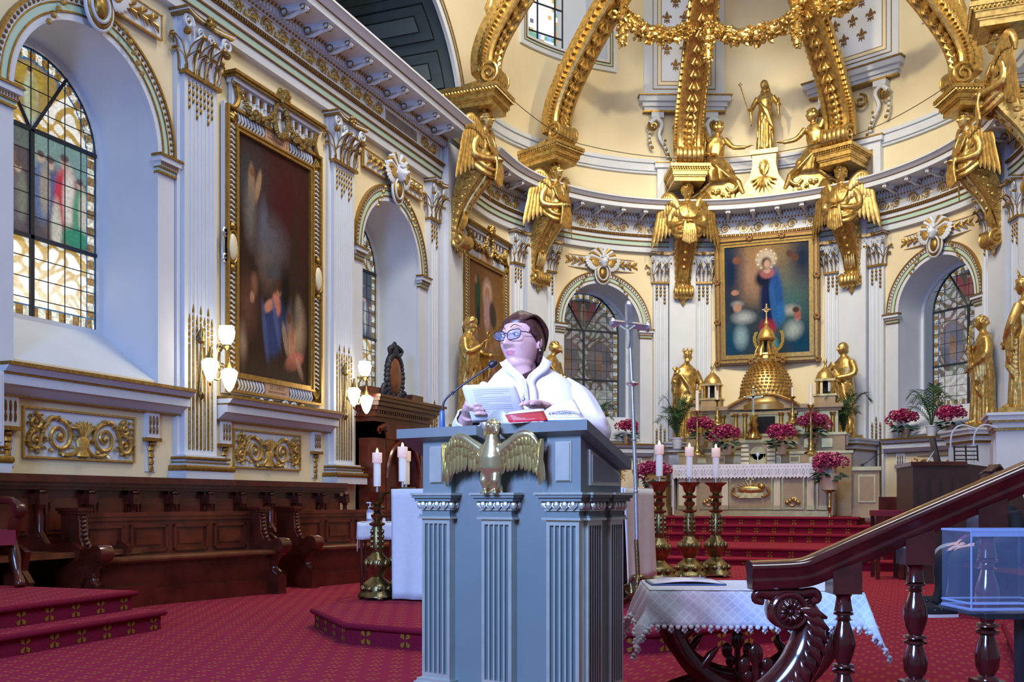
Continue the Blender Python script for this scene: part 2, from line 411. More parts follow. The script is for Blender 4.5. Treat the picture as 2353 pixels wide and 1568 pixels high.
# two steps in the near left corner
a0, a1 = G(385, 1402, .15), G(0, 1462, .15)
e = (a1-a0).normalized()
def corner_steps(A, B, h0, h1, parent=None):
    nrm = Vector((-e.y, e.x, 0))
    if nrm.x > 0: nrm = -nrm
    a, b = A, A+e*3.2
    pts = [(a.x, a.y), (b.x, b.y), (b.x+nrm.x*2.2, b.y+nrm.y*2.2), (a.x+nrm.x*2.2, a.y+nrm.y*2.2)]
    # counter-clockwise
    ar = sum(pts[i][0]*pts[(i+1) % 4][1]-pts[(i+1) % 4][0]*pts[i][1] for i in range(4))
    if ar < 0: pts.reverse()
    return pts
st = step_slab('floor_corner_steps', corner_steps(a0, a1, 0, .15), 0, 0.15, 'two carpeted steps in the near left corner with gold cross motifs')
b0 = G(318, 1357, .30)
step_slab('floor_corner_steps', corner_steps(b0, a1, .15, .30), 0.15, 0.30, '', parent=st)
# steps before the high altar
hs = thing('floor_altar_steps', 'five red carpeted steps rising to the high altar', None, kind='structure')
for (x0, x1, y0, h0, h1) in ((-6.6, 2.2, 14.9, 0, .14), (-6.4, 2.0, 15.35, .14, .28), (-5.6, 0.15, 17.55, .28, .42), (-5.35, -0.15, 17.95, .42, .56), (-5.1, -0.75, 18.35, .56, .70)):
    step_slab('', [(x0, y0), (x1, y0), (x1, 23.0 if h1 > .3 else 22.6), (x0, 23.0 if h1 > .3 else 22.6)], h0, h1, '', parent=hs, gap=0.3)

# ---- walls with arched niches
Z_TOP = 14.5; DEP = 0.76; R_IN = 0.99; Z_SP = 4.92; SILL0, SILL1 = 2.35, 2.91
left_windows = [sy(8.09), sy(14.65)]; apse_windows = [sa(-45), sa(45)]
S_L1 = sy(16.75); PIERS = [S_L1, sa(-67.5), sa(-22.5), sa(22.5), sa(67.5), PI*RA+1.55]
def arch_z(ds, r=R_IN): return Z_SP+math.sqrt(max(0, r*r-ds*ds))
def wall_mesh(s0, s1, z0, z1, opens, step):
    mb = MB(); cuts = [s0]
    for c in sorted(opens): cuts += [c-R_IN, c+R_IN]
    cuts.append(s1)
    for i in range(0, len(cuts), 2):
        sv = srange(cuts[i], cuts[i+1], step)
        for a, b in zip(sv, sv[1:]): mb.add([wpos(a, 0, z0), wpos(b, 0, z0), wpos(b, 0, z1), wpos(a, 0, z1)], [(0, 1, 2, 3)])
    for c in opens:
        xs = [-R_IN*cos(PI*i/28) for i in range(29)]
        for a, b in zip(xs, xs[1:]):
            mb.add([wpos(c+a, 0, z0), wpos(c+b, 0, z0), wpos(c+b, 0, SILL0), wpos(c+a, 0, SILL0)], [(0, 1, 2, 3)])
            mb.add([wpos(c+a, 0, arch_z(a)), wpos(c+b, 0, arch_z(b)), wpos(c+b, 0, z1), wpos(c+a, 0, z1)], [(0, 1, 2, 3)])
    return mb
wall_left = tag(wall_mesh(sy(3.0), 0, 0, 8.0, left_windows, 2.0).build('wall_left', 'cream', smooth=0), 'cream and white left choir wall with arched niches', kind='structure')
wa_ = wall_mesh(0, PI*RA, 0, 10.98, apse_windows, 0.22)
UPW = [sa(-56), sa(56)]; UHW = 1.12
_cut = [0]
for c_ in UPW: _cut += [c_-UHW, c_+UHW]
_cut.append(PI*RA)
for i_ in range(0, len(_cut), 2):
    sv_ = srange(_cut[i_], _cut[i_+1], .22)
    for a_, b_ in zip(sv_, sv_[1:]): wa_.add([wpos(a_, 0, 10.98), wpos(b_, 0, 10.98), wpos(b_, 0, Z_TOP), wpos(a_, 0, Z_TOP)], [(0, 1, 2, 3)])
wall_apse = tag(wa_.build('wall_apse', 'cream', smooth=60), 'curved cream wall of the apse with arched niches', kind='structure')
wr = MB(); wr.add([wpos(PI*RA, 0, 0), wpos(PI*RA+9.0, 0, 0), wpos(PI*RA+9.0, 0, Z_TOP), wpos(PI*RA, 0, Z_TOP)], [(0, 1, 2, 3)])
wall_right = tag(wr.build('wall_right', 'cream', smooth=0), 'cream right choir wall at the edge of the picture', kind='structure')

def niche(c, parent):
    mb = MB()
    prof = [(R_IN, SILL0, SILL1)]
    pts = [(-R_IN, SILL0)]+[(-R_IN*cos(PI*i/28), arch_z(-R_IN*cos(PI*i/28))) for i in range(29)]+[(R_IN, SILL0)]
    bk = [(-R_IN, SILL1)]+pts[1:-1]+[(R_IN, SILL1)]
    n = len(pts)
    V = [wpos(c+x, 0.0, z) for x, z in pts]+[wpos(c+x*0.985, -DEP, z) for x, z in bk]
    mb.add(V, [(i+1, i, i+n, i+1+n) for i in range(n-1)]+[(0, n-1, 2*n-1, n)])
    # back surround ring
    r2 = 0.915
    ins = [(-r2, SILL1+0.05)]+[(-r2*cos(PI*i/28), Z_SP+r2*sin(PI*i/28)) for i in range(29)]+[(r2, SILL1+0.05)]
    V = [wpos(c+x*0.985, -DEP, z) for x, z in bk]+[wpos(c+x, -DEP, z) for x, z in ins]
    mb.add(V, [(i+1, i, i+n, i+1+n) for i in range(n-1)]+[(0, n-1, 2*n-1, n)])
    V = [wpos(c+x, -DEP, z) for x, z in ins]+[wpos(c+x, -DEP-0.06, z) for x, z in ins]
    mb.add(V, [(i+1, i, i+n, i+1+n) for i in range(n-1)]+[(0, n-1, 2*n-1, n)])
    return mb.build('window_reveal', 'white', parent, smooth=40)

def archivolt(c, parent):
    mb = MB(); N = 36
    bands = [(0.985, 1.055, 0.035, 0), (1.055, 1.072, 0.05, 1), (1.072, 1.145, 0.038, 2), (1.145, 1.158, 0.05, 1), (1.158, 1.222, 0.045, 0), (1.222, 1.25, 0.065, 1)]
    for (r0, r1, d, m) in bands:
        V = []
        for i in range(N+1):
            t = PI*i/N
            for (r, dd) in ((r0, -0.01), (r0, d), (r1, d), (r1, -0.01)): V.append(wpos(c-r*cos(t), dd, Z_SP+r*sin(t)))
        mb.add(V, [(i*4+j, i*4+j+1, i*4+j+5, i*4+j+4) for i in range(N) for j in range(3)], m)
    for i in range(56):
        t = PI*(i+0.5)/56; p = wpos(c-1.19*cos(t), 0.05, Z_SP+1.19*sin(t)); mb.ell(p, (0.018, 0.018, 0.022), 6, 3, None, 4)
    # white jamb strips under the imposts, and the imposts
    for sg in (-1, 1):
        fr = wframe(c+sg*1.12)
        mb.box(-0.135, 0.135, -0.03, 0.02, SILL0-0.05, Z_SP-0.2, 0, fr)
        for (w_, d, z0, z1, m) in ((0.145, 0.06, -0.21, -0.185, 1), (0.14, 0.05, -0.185, -0.15, 2), (0.15, 0.07, -0.15, -0.135, 1), (0.15, 0.08, -0.135, -0.085, 0),
                                   (0.175, 0.11, -0.085, -0.03, 0), (0.19, 0.13, -0.03, -0.012, 1), (0.185, 0.12, -0.012, 0.0, 3)):
            mb.box(-w_, w_, -d, 0.02, Z_SP+z0, Z_SP+z1, m, fr)
            if z1 == -0.085:
                for k in range(9): mb.box(-w_+0.012+k*0.033, -w_+0.028+k*0.033, -d-0.008, 0, Z_SP+z0+0.006, Z_SP+z1-0.006, 3, fr)
    return mb.build('archivolt', ['white', 'gilt', 'mint', 'gilt_dark'], parent, smooth=30)
for c in left_windows: niche(c, wall_left); archivolt(c, wall_left)
for c in apse_windows: niche(c, wall_apse); archivolt(c, wall_apse)

# ---- entablature
def entab(name, s0, s1, step, label):
    t = thing(name, label, None, kind='structure'); sv = srange(s0, s1, step)
    def bnd(lst, nm, mats):
        mb = MB()
        for (d0, z0, d1, z1, m) in lst: mb.sweep([(-0.02, z0), (d0, z0), (d1, z1), (-0.02, z1)], sv, m)
        return mb.build(nm, mats, t, smooth=25)
    bnd([(.10, 6.68, .10, 6.80, 0), (.125, 6.80, .125, 6.815, 1), (.12, 6.815, .12, 6.905, 2), (.14, 6.905, .14, 6.93, 1), (.14, 6.93, .14, 7.005, 0), (.15, 7.005, .175, 7.06, 3), (.185, 7.06, .185, 7.08, 0)],
        'architrave', ['white', 'gilt_dark', 'mint', 'gilt_dark'])
    bnd([(.10, 7.08, .10, 7.33, 0)], 'frieze', ['white'])
    bnd([(.12, 7.33, .15, 7.37, 0), (.16, 7.37, .16, 7.455, 0), (.20, 7.455, .24, 7.50, 0), (.66, 7.505, .66, 7.60, 0), (.67, 7.60, .67, 7.615, 1), (.68, 7.615, .76, 7.68, 0), (.78, 7.68, .78, 7.71, 0)],
        'cornice', ['white', 'gilt_dark'])
    # small ornament rows: eggs, dentils, beads
    L = s1-s0; r = MB()
    for i in range(int(L/0.075)):
        fr = wframe(s0+(i+.5)*0.075)
        r.box(-0.024, 0.024, -0.215, -0.1, 7.378, 7.45, 1, fr)
        r.ell((0, -0.235, 7.475), (0.022, 0.02, 0.026), 5, 0, fr, 4)
        r.ell((0, -0.148, 7.35), (0.02, 0.018, 0.02), 5, 0, fr, 4)
    for i in range(int(L/0.05)):
        fr = wframe(s0+(i+.5)*0.05); r.box(-0.012, 0.012, -0.185, -0.15, 7.012, 7.055, 2 if i % 2 else 0, fr)
    tag(r.build('ornament_row', ['gilt', 'white', 'gilt_dark'], t, smooth=60), kind='stuff')
    return t
def rinceau():
    """one repeat of the gilded scroll frieze, 0.66 m long"""
    mb = MB()
    for (cx, sg) in ((-0.165, 1), (0.165, -1)):
        sp = spiral(cx, 0, 0.108, 0.012, PI if sg > 0 else 0, 1.9*(-sg), 40, -0.012)
        sp = [(x, y, z) for x, y, z in sp]
        mb.tube(sp, [0.014*(1-0.4*i/40) for i in range(41)], 5)
        mb.ell((cx, -0.02, 0), 0.026, 7)
        for k in range(5):
            a = 2*PI*k/5; mb.ell((cx+0.03*cos(a), -0.018, 0.03*sin(a)), (0.014, 0.012, 0.014), 5)
        for k in range(7):
            a = PI*0.15+k*0.75; x, z = cx+0.118*cos(a), 0.112*sin(a)
            mb.tube([(x-0.03*cos(a+1), -0.008, z-0.03*sin(a+1)), (x, -0.022, z), (x+0.03*cos(a-1.2), -0.012, z+0.03*sin(a-1.2))], [0.005, 0.012, 0.003], 5)
    mb.tube(bez((-0.33, -0.012, -0.02), (-0.30, -0.012, 0.12), (-0.24, -0.012, 0.12), (-0.165, -0.012, 0.112)), 0.014, 5)
    mb.tube(bez((0.0, -0.012, 0.02), (0.03, -0.012, -0.14), (0.10, -0.012, -0.13), (0.165, -0.012, -0.112)), 0.014, 5)
    mb.tube(bez((-0.09, -0.012, -0.09), (-0.05, -0.012, -0.12), (-0.02, -0.012, -0.02), (0.0, -0.012, 0.02)), 0.014, 5)
    return mb.mesh('scroll', 'gilt_light', 60)
RINC = rinceau()
def modillion():
    mb = MB()
    mb.prism([(-0.05, -0.075), (0.05, -0.075), (0.05, 0), (-0.05, 0)], -0.36, 0.0, 0)
    mb.tube(spline([(0, 0.0, -0.11), (0, -0.10, -0.125), (0, -0.22, -0.09), (0, -0.33, -0.075), (0, -0.385, -0.05)], 4), 0.026, 6, 0)
    for sx in (-1, 1):
        mb.tube([(sx*0.056, -0.04+0.05*cos(a), -0.075+0.05*sin(a)) for a in frange(0, 5.5, 12)], 0.010, 5, 1)
        mb.tube([(sx*0.056, -0.33+0.035*cos(a), -0.045+0.035*sin(a)) for a in frange(0, 5.5, 10)], 0.009, 5, 1)
    mb.box(-0.065, 0.065, -0.40, 0.0, -0.012, 0.0, 0)
    return mb.mesh('modillion', ['white', 'gilt'], 50)
MOD = modillion()
tr_left = entab('trim_1', sy(6.0), sy(16.35), 4.0, 'straight white and gold entablature along the left wall')
tr_apse = entab('trim_2', -0.7, PI*RA+1.0, 0.2, 'curved white and gold entablature around the apse')
def near_pier(s, g): return any(abs(s-p) < g for p in PIERS)
s = sy(8.4)
while s < sy(16.1):
    link('modillion', MOD, tr_left, wframe(s, 0.24, 7.505)); s += 0.565
s = sy(8.6)
while s < sy(16.2):
    if not (sy(14.0) < s < sy(15.5)): link('scroll', RINC, tr_left, wframe(s, 0.10, 7.205))
    s += 0.66
for k in range(5):
    lo = PIERS[k]+0.45; hi = PIERS[k+1]-0.45
    if k == 0: lo = -0.55
    n = int((hi-lo)/0.66)
    for i in range(n): link('scroll', RINC, tr_apse, wframe(lo+(i+.5)*(hi-lo)/n, 0.10, 7.205))
    n = int((hi-lo)/0.6)
    for i in range(n+1): link('modillion', MOD, tr_apse, wframe(lo+i*(hi-lo)/n, 0.24, 7.505))
# dark marble tablet let into the straight frieze
mb = MB(); fr = wframe(sy(14.77), 0.10, 7.205)
mb.box(-0.62, 0.62, -0.03, 0.0, -0.125, 0.125, 0); mb.box(-0.55, 0.55, -0.036, 0.0, -0.085, 0.085, 1)
mb.build('marble_tablet', ['white', 'marble'], tr_left, fr, 0)
# base of the drum above the cornice: plain parapet band
pb = MB(); sv = srange(-0.6, PI*RA+0.6, 0.2)
for (d0, z0, d1, z1) in ((.10, 8.55, .10, 8.72), (.14, 8.72, .14, 8.80), (.06, 8.50, .06, 8.55)): pb.sweep([(-0.02, z0), (d0, z0), (d1, z1), (-0.02, z1)], sv, 0)
tag(pb.build('trim_3', 'white', smooth=25), 'white string course around the drum above the cornice', kind='structure')

# ---- dado ledge, gilded relief panels
def ledge(parent, s0, s1, step, z=2.28):
    mb = MB(); sv = srange(s0, s1, step)
    for (d0, z0, d1, z1, m) in ((.06, -.30, .06, -.285, 1), (.05, -.285, .16, -.20, 0), (.19, -.20, .19, -.11, 0), (.20, -.11, .20, -.09, 1), (.22, -.09, .27, -.035, 0), (.29, -.035, .29, 0.0, 1)):
        mb.sweep([(-0.02, z+z0), (d0, z+z0), (d1, z+z1), (-0.02, z+z1)], sv, m)
    return mb.build('ledge', ['white', 'gilt'], parent, smooth=25)
PIL = [sy(6.46), sy(9.73), sy(13.0)]
for a, b in ((PIL[0]+.38, PIL[1]-.30), (PIL[1]+.38, PIL[2]-.30), ): ledge(wall_left, a, b, 4.0)
for k in (1, 2, 3): ledge(wall_apse, PIERS[k]+.70, PIERS[k+1]-.70, 0.2)
ledge(wall_apse, 0.0, PIERS[1]-.7, 0.2); ledge(wall_apse, PIERS[4]+.7, PI*RA, 0.2)
def relief_mesh(W, H):
    mb = MB(); hw, hh = W/2, H/2
    mb.box(-hw, hw, -0.005, 0.012, -hh, hh, 0)
    for (x0, x1, z0, z1) in ((-hw-.02, hw+.02, hh, hh+.02), (-hw-.02, hw+.02, -hh-.02, -hh), (-hw-.02, -hw, -hh, hh), (hw, hw+.02, -hh, hh)): mb.box(x0, x1, -0.03, 0.012, z0, z1, 1)
    # central vase of leaves
    mb.lathe([(0.02, -hh), (0.10*H/.47, -hh+.02), (0.06, -hh*.6), (0.10, -hh*.2), (0.05, 0.0)], 10, 1, T(0, -0.02, 0), 1, 0.5)
    for k in range(-4, 5):
        a = k*0.3; mb.tube([(0, -0.02, -hh*.2), (0.10*sin(a), -0.05, 0.06+0.05*cos(a)), (0.20*sin(a)*H/.47, -0.035, hh*0.55*cos(a)+0.03)], [0.02, 0.024, 0.006], 5, 1)
    for sg in (-1, 1):
        c1, c2 = sg*hw*0.42, sg*hw*0.82; r = hh*0.72
        for (cx, cz, rr, st, tn) in ((c1, -hh*.08, r, 0, 1.7), (c2, -hh*.35, r*.62, PI, -1.5), (c2, hh*.45, r*.5, 0, 1.4)):
            sp = spiral(cx, cz, rr*1.0, rr*.16, (PI/2 if sg > 0 else PI/2), tn*sg, 30, -0.02)
            mb.tube(sp, [0.026*(1-.45*i/30) for i in range(31)], 6, 1)
            mb.ell((cx, -0.03, cz), (rr*.22, .03, rr*.22), 8, 1)
            for k in range(8):
                a = k*0.8; x, z = cx+rr*1.03*cos(a), cz+rr*1.0*sin(a)
                mb.tube([(x, -0.015, z), (x+rr*.16*cos(a+.7), -0.04, z+rr*.16*sin(a+.7)), (x+rr*.30*cos(a+1.1), -0.02, z+rr*.30*sin(a+1.1))], [0.012, 0.024, 0.004], 5, 1)
        mb.tube(bez((sg*0.03, -0.02, -hh*.3), (sg*hw*.1, -0.02, -hh*.95), (sg*hw*.3, -0.02, -hh*.95), (sg*hw*.42, -0.02, -hh*.8)), 0.024, 6, 1)
        mb.tube(bez((sg*hw*.45, -0.02, hh*.65), (sg*hw*.6, -0.02, hh*.95), (sg*hw*.7, -0.02, hh*.2), (sg*hw*.78, -0.02, -hh*.7)), 0.024, 6, 1)
    return mb.mesh('relief_panel', ['white', 'gilt_light'], 50)
REL = relief_mesh(1.46, 0.46)
for Y in (7.97, 11.21): link('relief_panel', REL, wall_left, wframe(sy(Y), 0.0, 1.66))
for a in (-45, 45, 0): link('relief_panel', REL, wall_apse, wframe(sa(a), 0.0, 1.66))
def ledge_bracket():
    mb = MB(); mb.box(-0.10, 0.10, -0.05, 0.0, 0.02, 0.30, 0); mb.box(-0.12, 0.12, -0.07, 0, -0.02, 0.02, 1)
    for k in (-1, 0, 1):
        for z, h in ((0.21, .06), (0.11, .05)): mb.ell((k*.055, -0.055, z), (0.014, 0.016, h), 6, 2)
    mb.box(-0.085, 0.085, -0.01, 0.0, -0.36, -0.02, 0)
    for k in range(4): mb.lathe([(0.055-.006*k, 0), (0.035, .05), (0.012, .085)], 8, 1, T(0, -0.015, -0.12-.078*k), 1, .6)
    mb.ell((0, -0.03, -0.05), (0.05, 0.03, 0.03), 8, 1)
    return mb.mesh('ledge_bracket', ['white', 'gilt', 'gilt_dark'], 50)
LB = ledge_bracket()
for Y in (7.05, 8.98, 10.28, 12.35): link('ledge_bracket', LB, wall_left, wframe(sy(Y), 0.0, 1.68))
for a in (-45-10.5, -45+10.5, 45-10.5, 45+10.5): link('ledge_bracket', LB, wall_apse, wframe(sa(a), 0.0, 1.68))

# ---- pilasters: shaft, base, capital, gilded reeds
def leaf_strip(mb, x, y, z0, h, w, lean, m, M=None, curl=0.5, rot=0.0):
    """acanthus leaf standing on (x,y,z0), tip curling outwards (-y)"""
    R = T(x, y, z0) @ vrot('Z', rot)
    if M is not None: R = M @ R
    rings = []
    for i in range(8):
        t = i/7; ww = w*(0.55+0.75*sin(PI*min(1, t*1.05+.15)))*(1.0 if t < .85 else 0.6); ww *= 1+0.12*cos(t*20)
        yy = -lean*(t**2.2) - (curl*h*0.28*max(0, t-0.7)/0.3 if t > .7 else 0); zz = h*(t if t < .8 else 0.8+(t-.8)*0.35-(0.35*h*0 + max(0, t-.9)*1.6)); th = 0.012+.018*(1-t)
        rings.append([(-ww/2, yy+th*.3, zz), (-ww*.22, yy-th, zz), (0, yy-th*.3, zz), (ww*.22, yy-th, zz), (ww/2, yy+th*.3, zz), (0, yy+th*1.4, zz)])
    mb.loft(rings, m, R); mb.tube([R @ Vector((0, r_[1][1]-.006, r_[1][2])) for r_ in rings], w*.07, 5, 1); mb.tube([R @ Vector((r_[0][0], r_[0][1]-.008, r_[0][2])) for r_ in rings], w*.055, 5, 1); mb.tube([R @ Vector((r_[4][0], r_[4][1]-.008, r_[4][2])) for r_ in rings], w*.055, 5, 1)
    mb.ell((0, rings[-2][1][1]-.02, rings[-2][0][2]), (w*.30, .03, h*.07), 7, 1, R)
def capital_mesh(w, h=0.70, dep=0.13):
    mb = MB(); hw = w/2
    mb.loft([[(sx*(hw*(0.86+.22*t*t)), -dep*(0.75+.5*t*t) if sd else 0.02, h*0.9*t) for sx, sd in ((-1, 0), (-1, 1), (1, 1), (1, 0))] for t in frange(0, 1, 6)], 0)
    mb.box(-hw*1.02, hw*1.02, -dep-0.02, 0.02, -0.015, 0.03, 1)
    # abacus: concave front, gilded
    for (z0, z1, g, m) in ((h*.90, h*.94, 1.26, 1), (h*.94, h*.965, 1.30, 0), (h*.965, h, 1.36, 1)):
        n = 10; fr = []
        for i in range(n+1):
            u = -1+2*i/n; fr.append((hw*g*u, -(dep*1.55+0.05*abs(u)**2.2*1.4+0.0)))
        V = [(x, y, z0) for x, y in fr]+[(x, y, z1) for x, y in fr]+[(x, 0.02, z0) for x, y in fr]+[(x, 0.02, z1) for x, y in fr]; k = n+1
        Fc = []
        for i in range(n): Fc += [(i, i+1, k+i+1, k+i), (2*k+i+1, 2*k+i, i, i+1), (k+i, k+i+1, 3*k+i+1, 3*k+i)]
        Fc += [(0, k, 3*k, 2*k), (n, n+2*k, n+3*k, n+k)]
        mb.add(V, Fc, m)
    mb.ell((0, -dep*1.75, h*.95), (w*.09, .05, w*.09), 8, 1)
    for k in range(5): mb.ell((w*.08*cos(k*1.257), -dep*1.95, h*.95+w*.08*sin(k*1.257)), w*.045, 6, 1)
    nl = 4 if w > .5 else 3
    for row, (hh, ln, nn) in enumerate(((h*.40, .09, nl), (h*.66, .13, nl-1))):
        for i in range(nn):
            u = (i+.5)/nn*2-1; leaf_strip(mb, u*hw*.86, -dep*(0.8+.15*row), 0.02, hh, w/nn*.70, ln*1.25, 0)
        for sg in (-1, 1): leaf_strip(mb, sg*hw*.95, -dep*.45, 0.02, hh, dep*1.0, ln*.8, 0, rot=sg*PI/2)
    for sg in (-1, 1):
        for (cx, cz, r, y) in ((hw*1.08, h*.78, w*.135, -dep*1.6), (hw*.30, h*.74, w*.085, -dep*1.35)):
            mb.tube([(sg*(cx+(p[0])), y, cz+p[2]) for p in spiral(0, 0, r, r*.18, PI*1.1, -1.6, 22)], [r*.26*(1-.4*i/22) for i in range(23)], 6, 0)
            mb.ell((sg*cx, y-.01, cz), r*.22, 6, 1)
            mb.tube(bez((sg*hw*.55, -dep*1.1, h*.42), (sg*hw*.6, -dep*1.2, h*.62), (sg*(cx-r*.7), y, cz+r*.3-.05), (sg*(cx-r), y, cz-r*.1)), w*.035, 6, 0)
        mb.ell((sg*hw*1.12, -dep*1.55, h*.62), (w*.07, .05, w*.07), 6, 1)
    return mb.mesh('capital', ['white', 'gilt'], 55)
def shaft_mesh(w, z0, z1, nf, dep):
    """fluted shaft; flutes are real grooves"""
    hw = w/2; pts = [(-hw, 0.02), (-hw, -dep)]; mg = w*.09; fw = (w-2*mg)/nf
    for i in range(nf):
        c = -hw+mg+(i+.5)*fw; r = fw*.34
        for k in range(6): a = PI-PI*k/5; pts.append((c+r*cos(a), -dep+r*.9*sin(a)))
    pts += [(hw, -dep), (hw, 0.02)]
    n = len(pts); mb = MB()
    V = [(x, y, z0+.06) for x, y in pts]+[(x, y, z1-.04) for x, y in pts]
    mb.add(V, [(i, i+1, n+i+1, n+i) for i in range(n-1)])
    mb.box(-hw, hw, -dep, .02, z0, z0+.06); mb.box(-hw, hw, -dep, .02, z1-.04, z1)
    return mb.mesh('shaft', 'white', 25)
def reeds_mesh(w, z0, z1, nf, dep, ztop):
    hw = w/2; mg = w*.09; fw = (w-2*mg)/nf; mb = MB()
    for i in range(nf):
        c = -hw+mg+(i+.5)*fw; r = fw*.24; e = z0+(1.42 if i % 2 else 1.30)
        mb.tube([(c, -dep+.004, z0+.07), (c, -dep+.004, e)], r, 6)
        for k in range(3 if i % 2 else 4): mb.ell((c, -dep+.002, e+.05+.075*k), (r*1.05, r, .034), 6)
        mb.tube([(c, -dep, e+.26), (c, -dep, e+.36)], [r, .002], 5)
        for k in range((4, 3, 5)[i % 3]): mb.ell((c, -dep+.002, ztop-.10-.085*k), (r*1.2, r, .036), 6)
    return mb.mesh('gilded_reeds', 'gilt', 60)
def base_mesh(w, h=0.29, dep=.10):
    mb = MB(); hw = w/2
    for (z0, z1, g, m) in ((0, .10, .17, 0), (.10, .165, .19, 1), (.165, .19, .12, 0), (.19, .21, .135, 1), (.21, .235, .10, 0), (.235, .268, .14, 1), (.268, .29, .085, 0)):
        z0 *= h/.29; z1 *= h/.29
        if m: mb.loft([[(sx*(hw+g*.85-k), -dep-g*.85+k, z) if sd else (sx*(hw+g*.85-k), .02, z) for sx, sd in ((-1, 0), (-1, 1), (1, 1), (1, 0))] for z, k in ((z0, .012), (z0+(z1-z0)*.25, 0), (z0+(z1-z0)*.75, 0), (z1, .012))], 1)
        else: mb.box(-hw-g*.85, hw+g*.85, -dep-g*.85, .02, z0, z1, 0)
    return mb.mesh('base', ['white', 'gilt'], 45)
def pilaster_set(w, nf, dep, zb):
    return (shaft_mesh(w, zb+.29, 5.98, nf, dep), reeds_mesh(w, zb+.29, 5.98, nf, dep, 5.98), base_mesh(w, .29, dep), capital_mesh(w*1.12, .70, dep+.03), zb)
BIG = pilaster_set(.58, 7, .10, 1.24); SML = pilaster_set(.34, 3, .09, 0.72)
def pilaster(s, P_, parent, back=0.36):
    t = link('pilaster', P_[0], parent, wframe(s))
    link('gilded_reeds', P_[1], t); link('base', P_[2], t, T(0, 0, P_[4])); link('capital', P_[3], t, T(0, 0, 5.98))
    return t
for s in PIL: pilaster(s, BIG, wall_left)
bm_ = MB(); [bm_.box(-.36, .36, -.05, .02, 1.24, 6.68, 0, wframe(s)) for s in PIL[1:]]
bm_.build('pilaster_backing', 'white', wall_left, smooth=0)
pilaster(sy(16.1), SML, wall_left)
for p in PIERS[1:5]:
    for o in (-.5, .5): pilaster(p+o, SML, wall_apse)
pilaster(PI*RA+1.0, SML, wall_right)
# plain piers behind the angel brackets
pm = MB()
for p in PIERS: pm.box(-.30, .30, -.20, .05, 0, 7.5, 0, wframe(p))
pm.box(-.42, .42, -.12, .05, 0, 7.5, 0, wframe(PIERS[0])); 
pm.build('pier', 'white', wall_apse, smooth=0)

# ---- coffered arch above the left cornice
def tribune():
    t = thing('wall_tribune', 'dark slate coloured coffered arch opening above the left cornice', None, kind='structure')
    Yc, r, zs, d1 = 14.9, 2.5, 7.72, -2.4; N = 40; xw = XA-RA
    def pt(ang, rr, d): return (xw+d, Yc+rr*cos(ang), zs+.15+rr*sin(ang))
    mb = MB(); angs = [PI*i/N for i in range(N+1)]
    V = [pt(a, r, 0) for a in angs]+[pt(a, r, d1) for a in angs]; n = N+1
    mb.add(V, [(i, i+1, n+i+1, n+i) for i in range(N)]); mb.box(xw+d1, xw+.1, 5, 18.3, zs-.3, zs-.02, 0)
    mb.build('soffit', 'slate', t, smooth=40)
    # coffers: raised frames with a sunk panel
    for k in range(9):
        c0, c1 = PI*(k+.10)/9, PI*(k+.90)/9; 
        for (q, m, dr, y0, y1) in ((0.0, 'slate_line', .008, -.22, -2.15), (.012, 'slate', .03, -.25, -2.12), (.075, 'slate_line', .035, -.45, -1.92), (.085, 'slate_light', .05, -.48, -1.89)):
            b = MB(); ar = frange(c0+q, c1-q, 6)
            V = []
            for a in ar:
                for (rr, y) in ((r+.02, y0), (r-dr, y0), (r-dr, y1), (r+.02, y1)): V.append(pt(a, rr, y))
            b.add(V, [(i*4+j, i*4+(j+1) % 4, i*4+4+(j+1) % 4, i*4+4+j) for i in range(6) for j in range(4)]+[(0, 1, 2, 3), (27, 26, 25, 24)])
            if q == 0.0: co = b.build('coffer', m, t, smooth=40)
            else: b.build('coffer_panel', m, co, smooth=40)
    # white and gold edge moulding, wall above, dark space behind
    b = MB()
    for (r0, r1, d, m) in ((r-.03, r+.10, .07, 0), (r+.10, r+.13, .09, 1), (r+.13, r+.22, .06, 0), (r+.22, r+.25, .08, 1)):
        V = []
        for a in angs:
            for (rr, dd) in ((r0, 0), (r0, d), (r1, d), (r1, 0)): V.append(pt(a, rr, dd))
        b.add(V, [(i*4+j, i*4+j+1, i*4+j+5, i*4+j+4) for i in range(N) for j in range(3)], m)
    b.build('arch_moulding', ['white', 'gilt'], t, smooth=30)
    b = MB(); V = []
    for a in angs: V.append(pt(a, r, 0)); p = pt(a, r, 0); V.append((p[0], p[1], Z_TOP))
    b.add(V, [(2*i, 2*i+1, 2*i+3, 2*i+2) for i in range(N)])
    b.add([(xw, 17.4, zs), (xw, YC, zs), (xw, YC, Z_TOP), (xw, 17.4, Z_TOP)], [(0, 1, 2, 3)]); b.add([(xw, 3, zs), (xw, 12.4, zs), (xw, 12.4, Z_TOP), (xw, 3, Z_TOP)], [(0, 1, 2, 3)])
    b.build('upper_wall', 'cream', t, smooth=0)
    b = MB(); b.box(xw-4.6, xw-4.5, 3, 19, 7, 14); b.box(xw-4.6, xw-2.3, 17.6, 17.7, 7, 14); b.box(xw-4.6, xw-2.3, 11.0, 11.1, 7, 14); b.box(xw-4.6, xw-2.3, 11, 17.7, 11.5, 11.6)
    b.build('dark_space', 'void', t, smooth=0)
tribune()
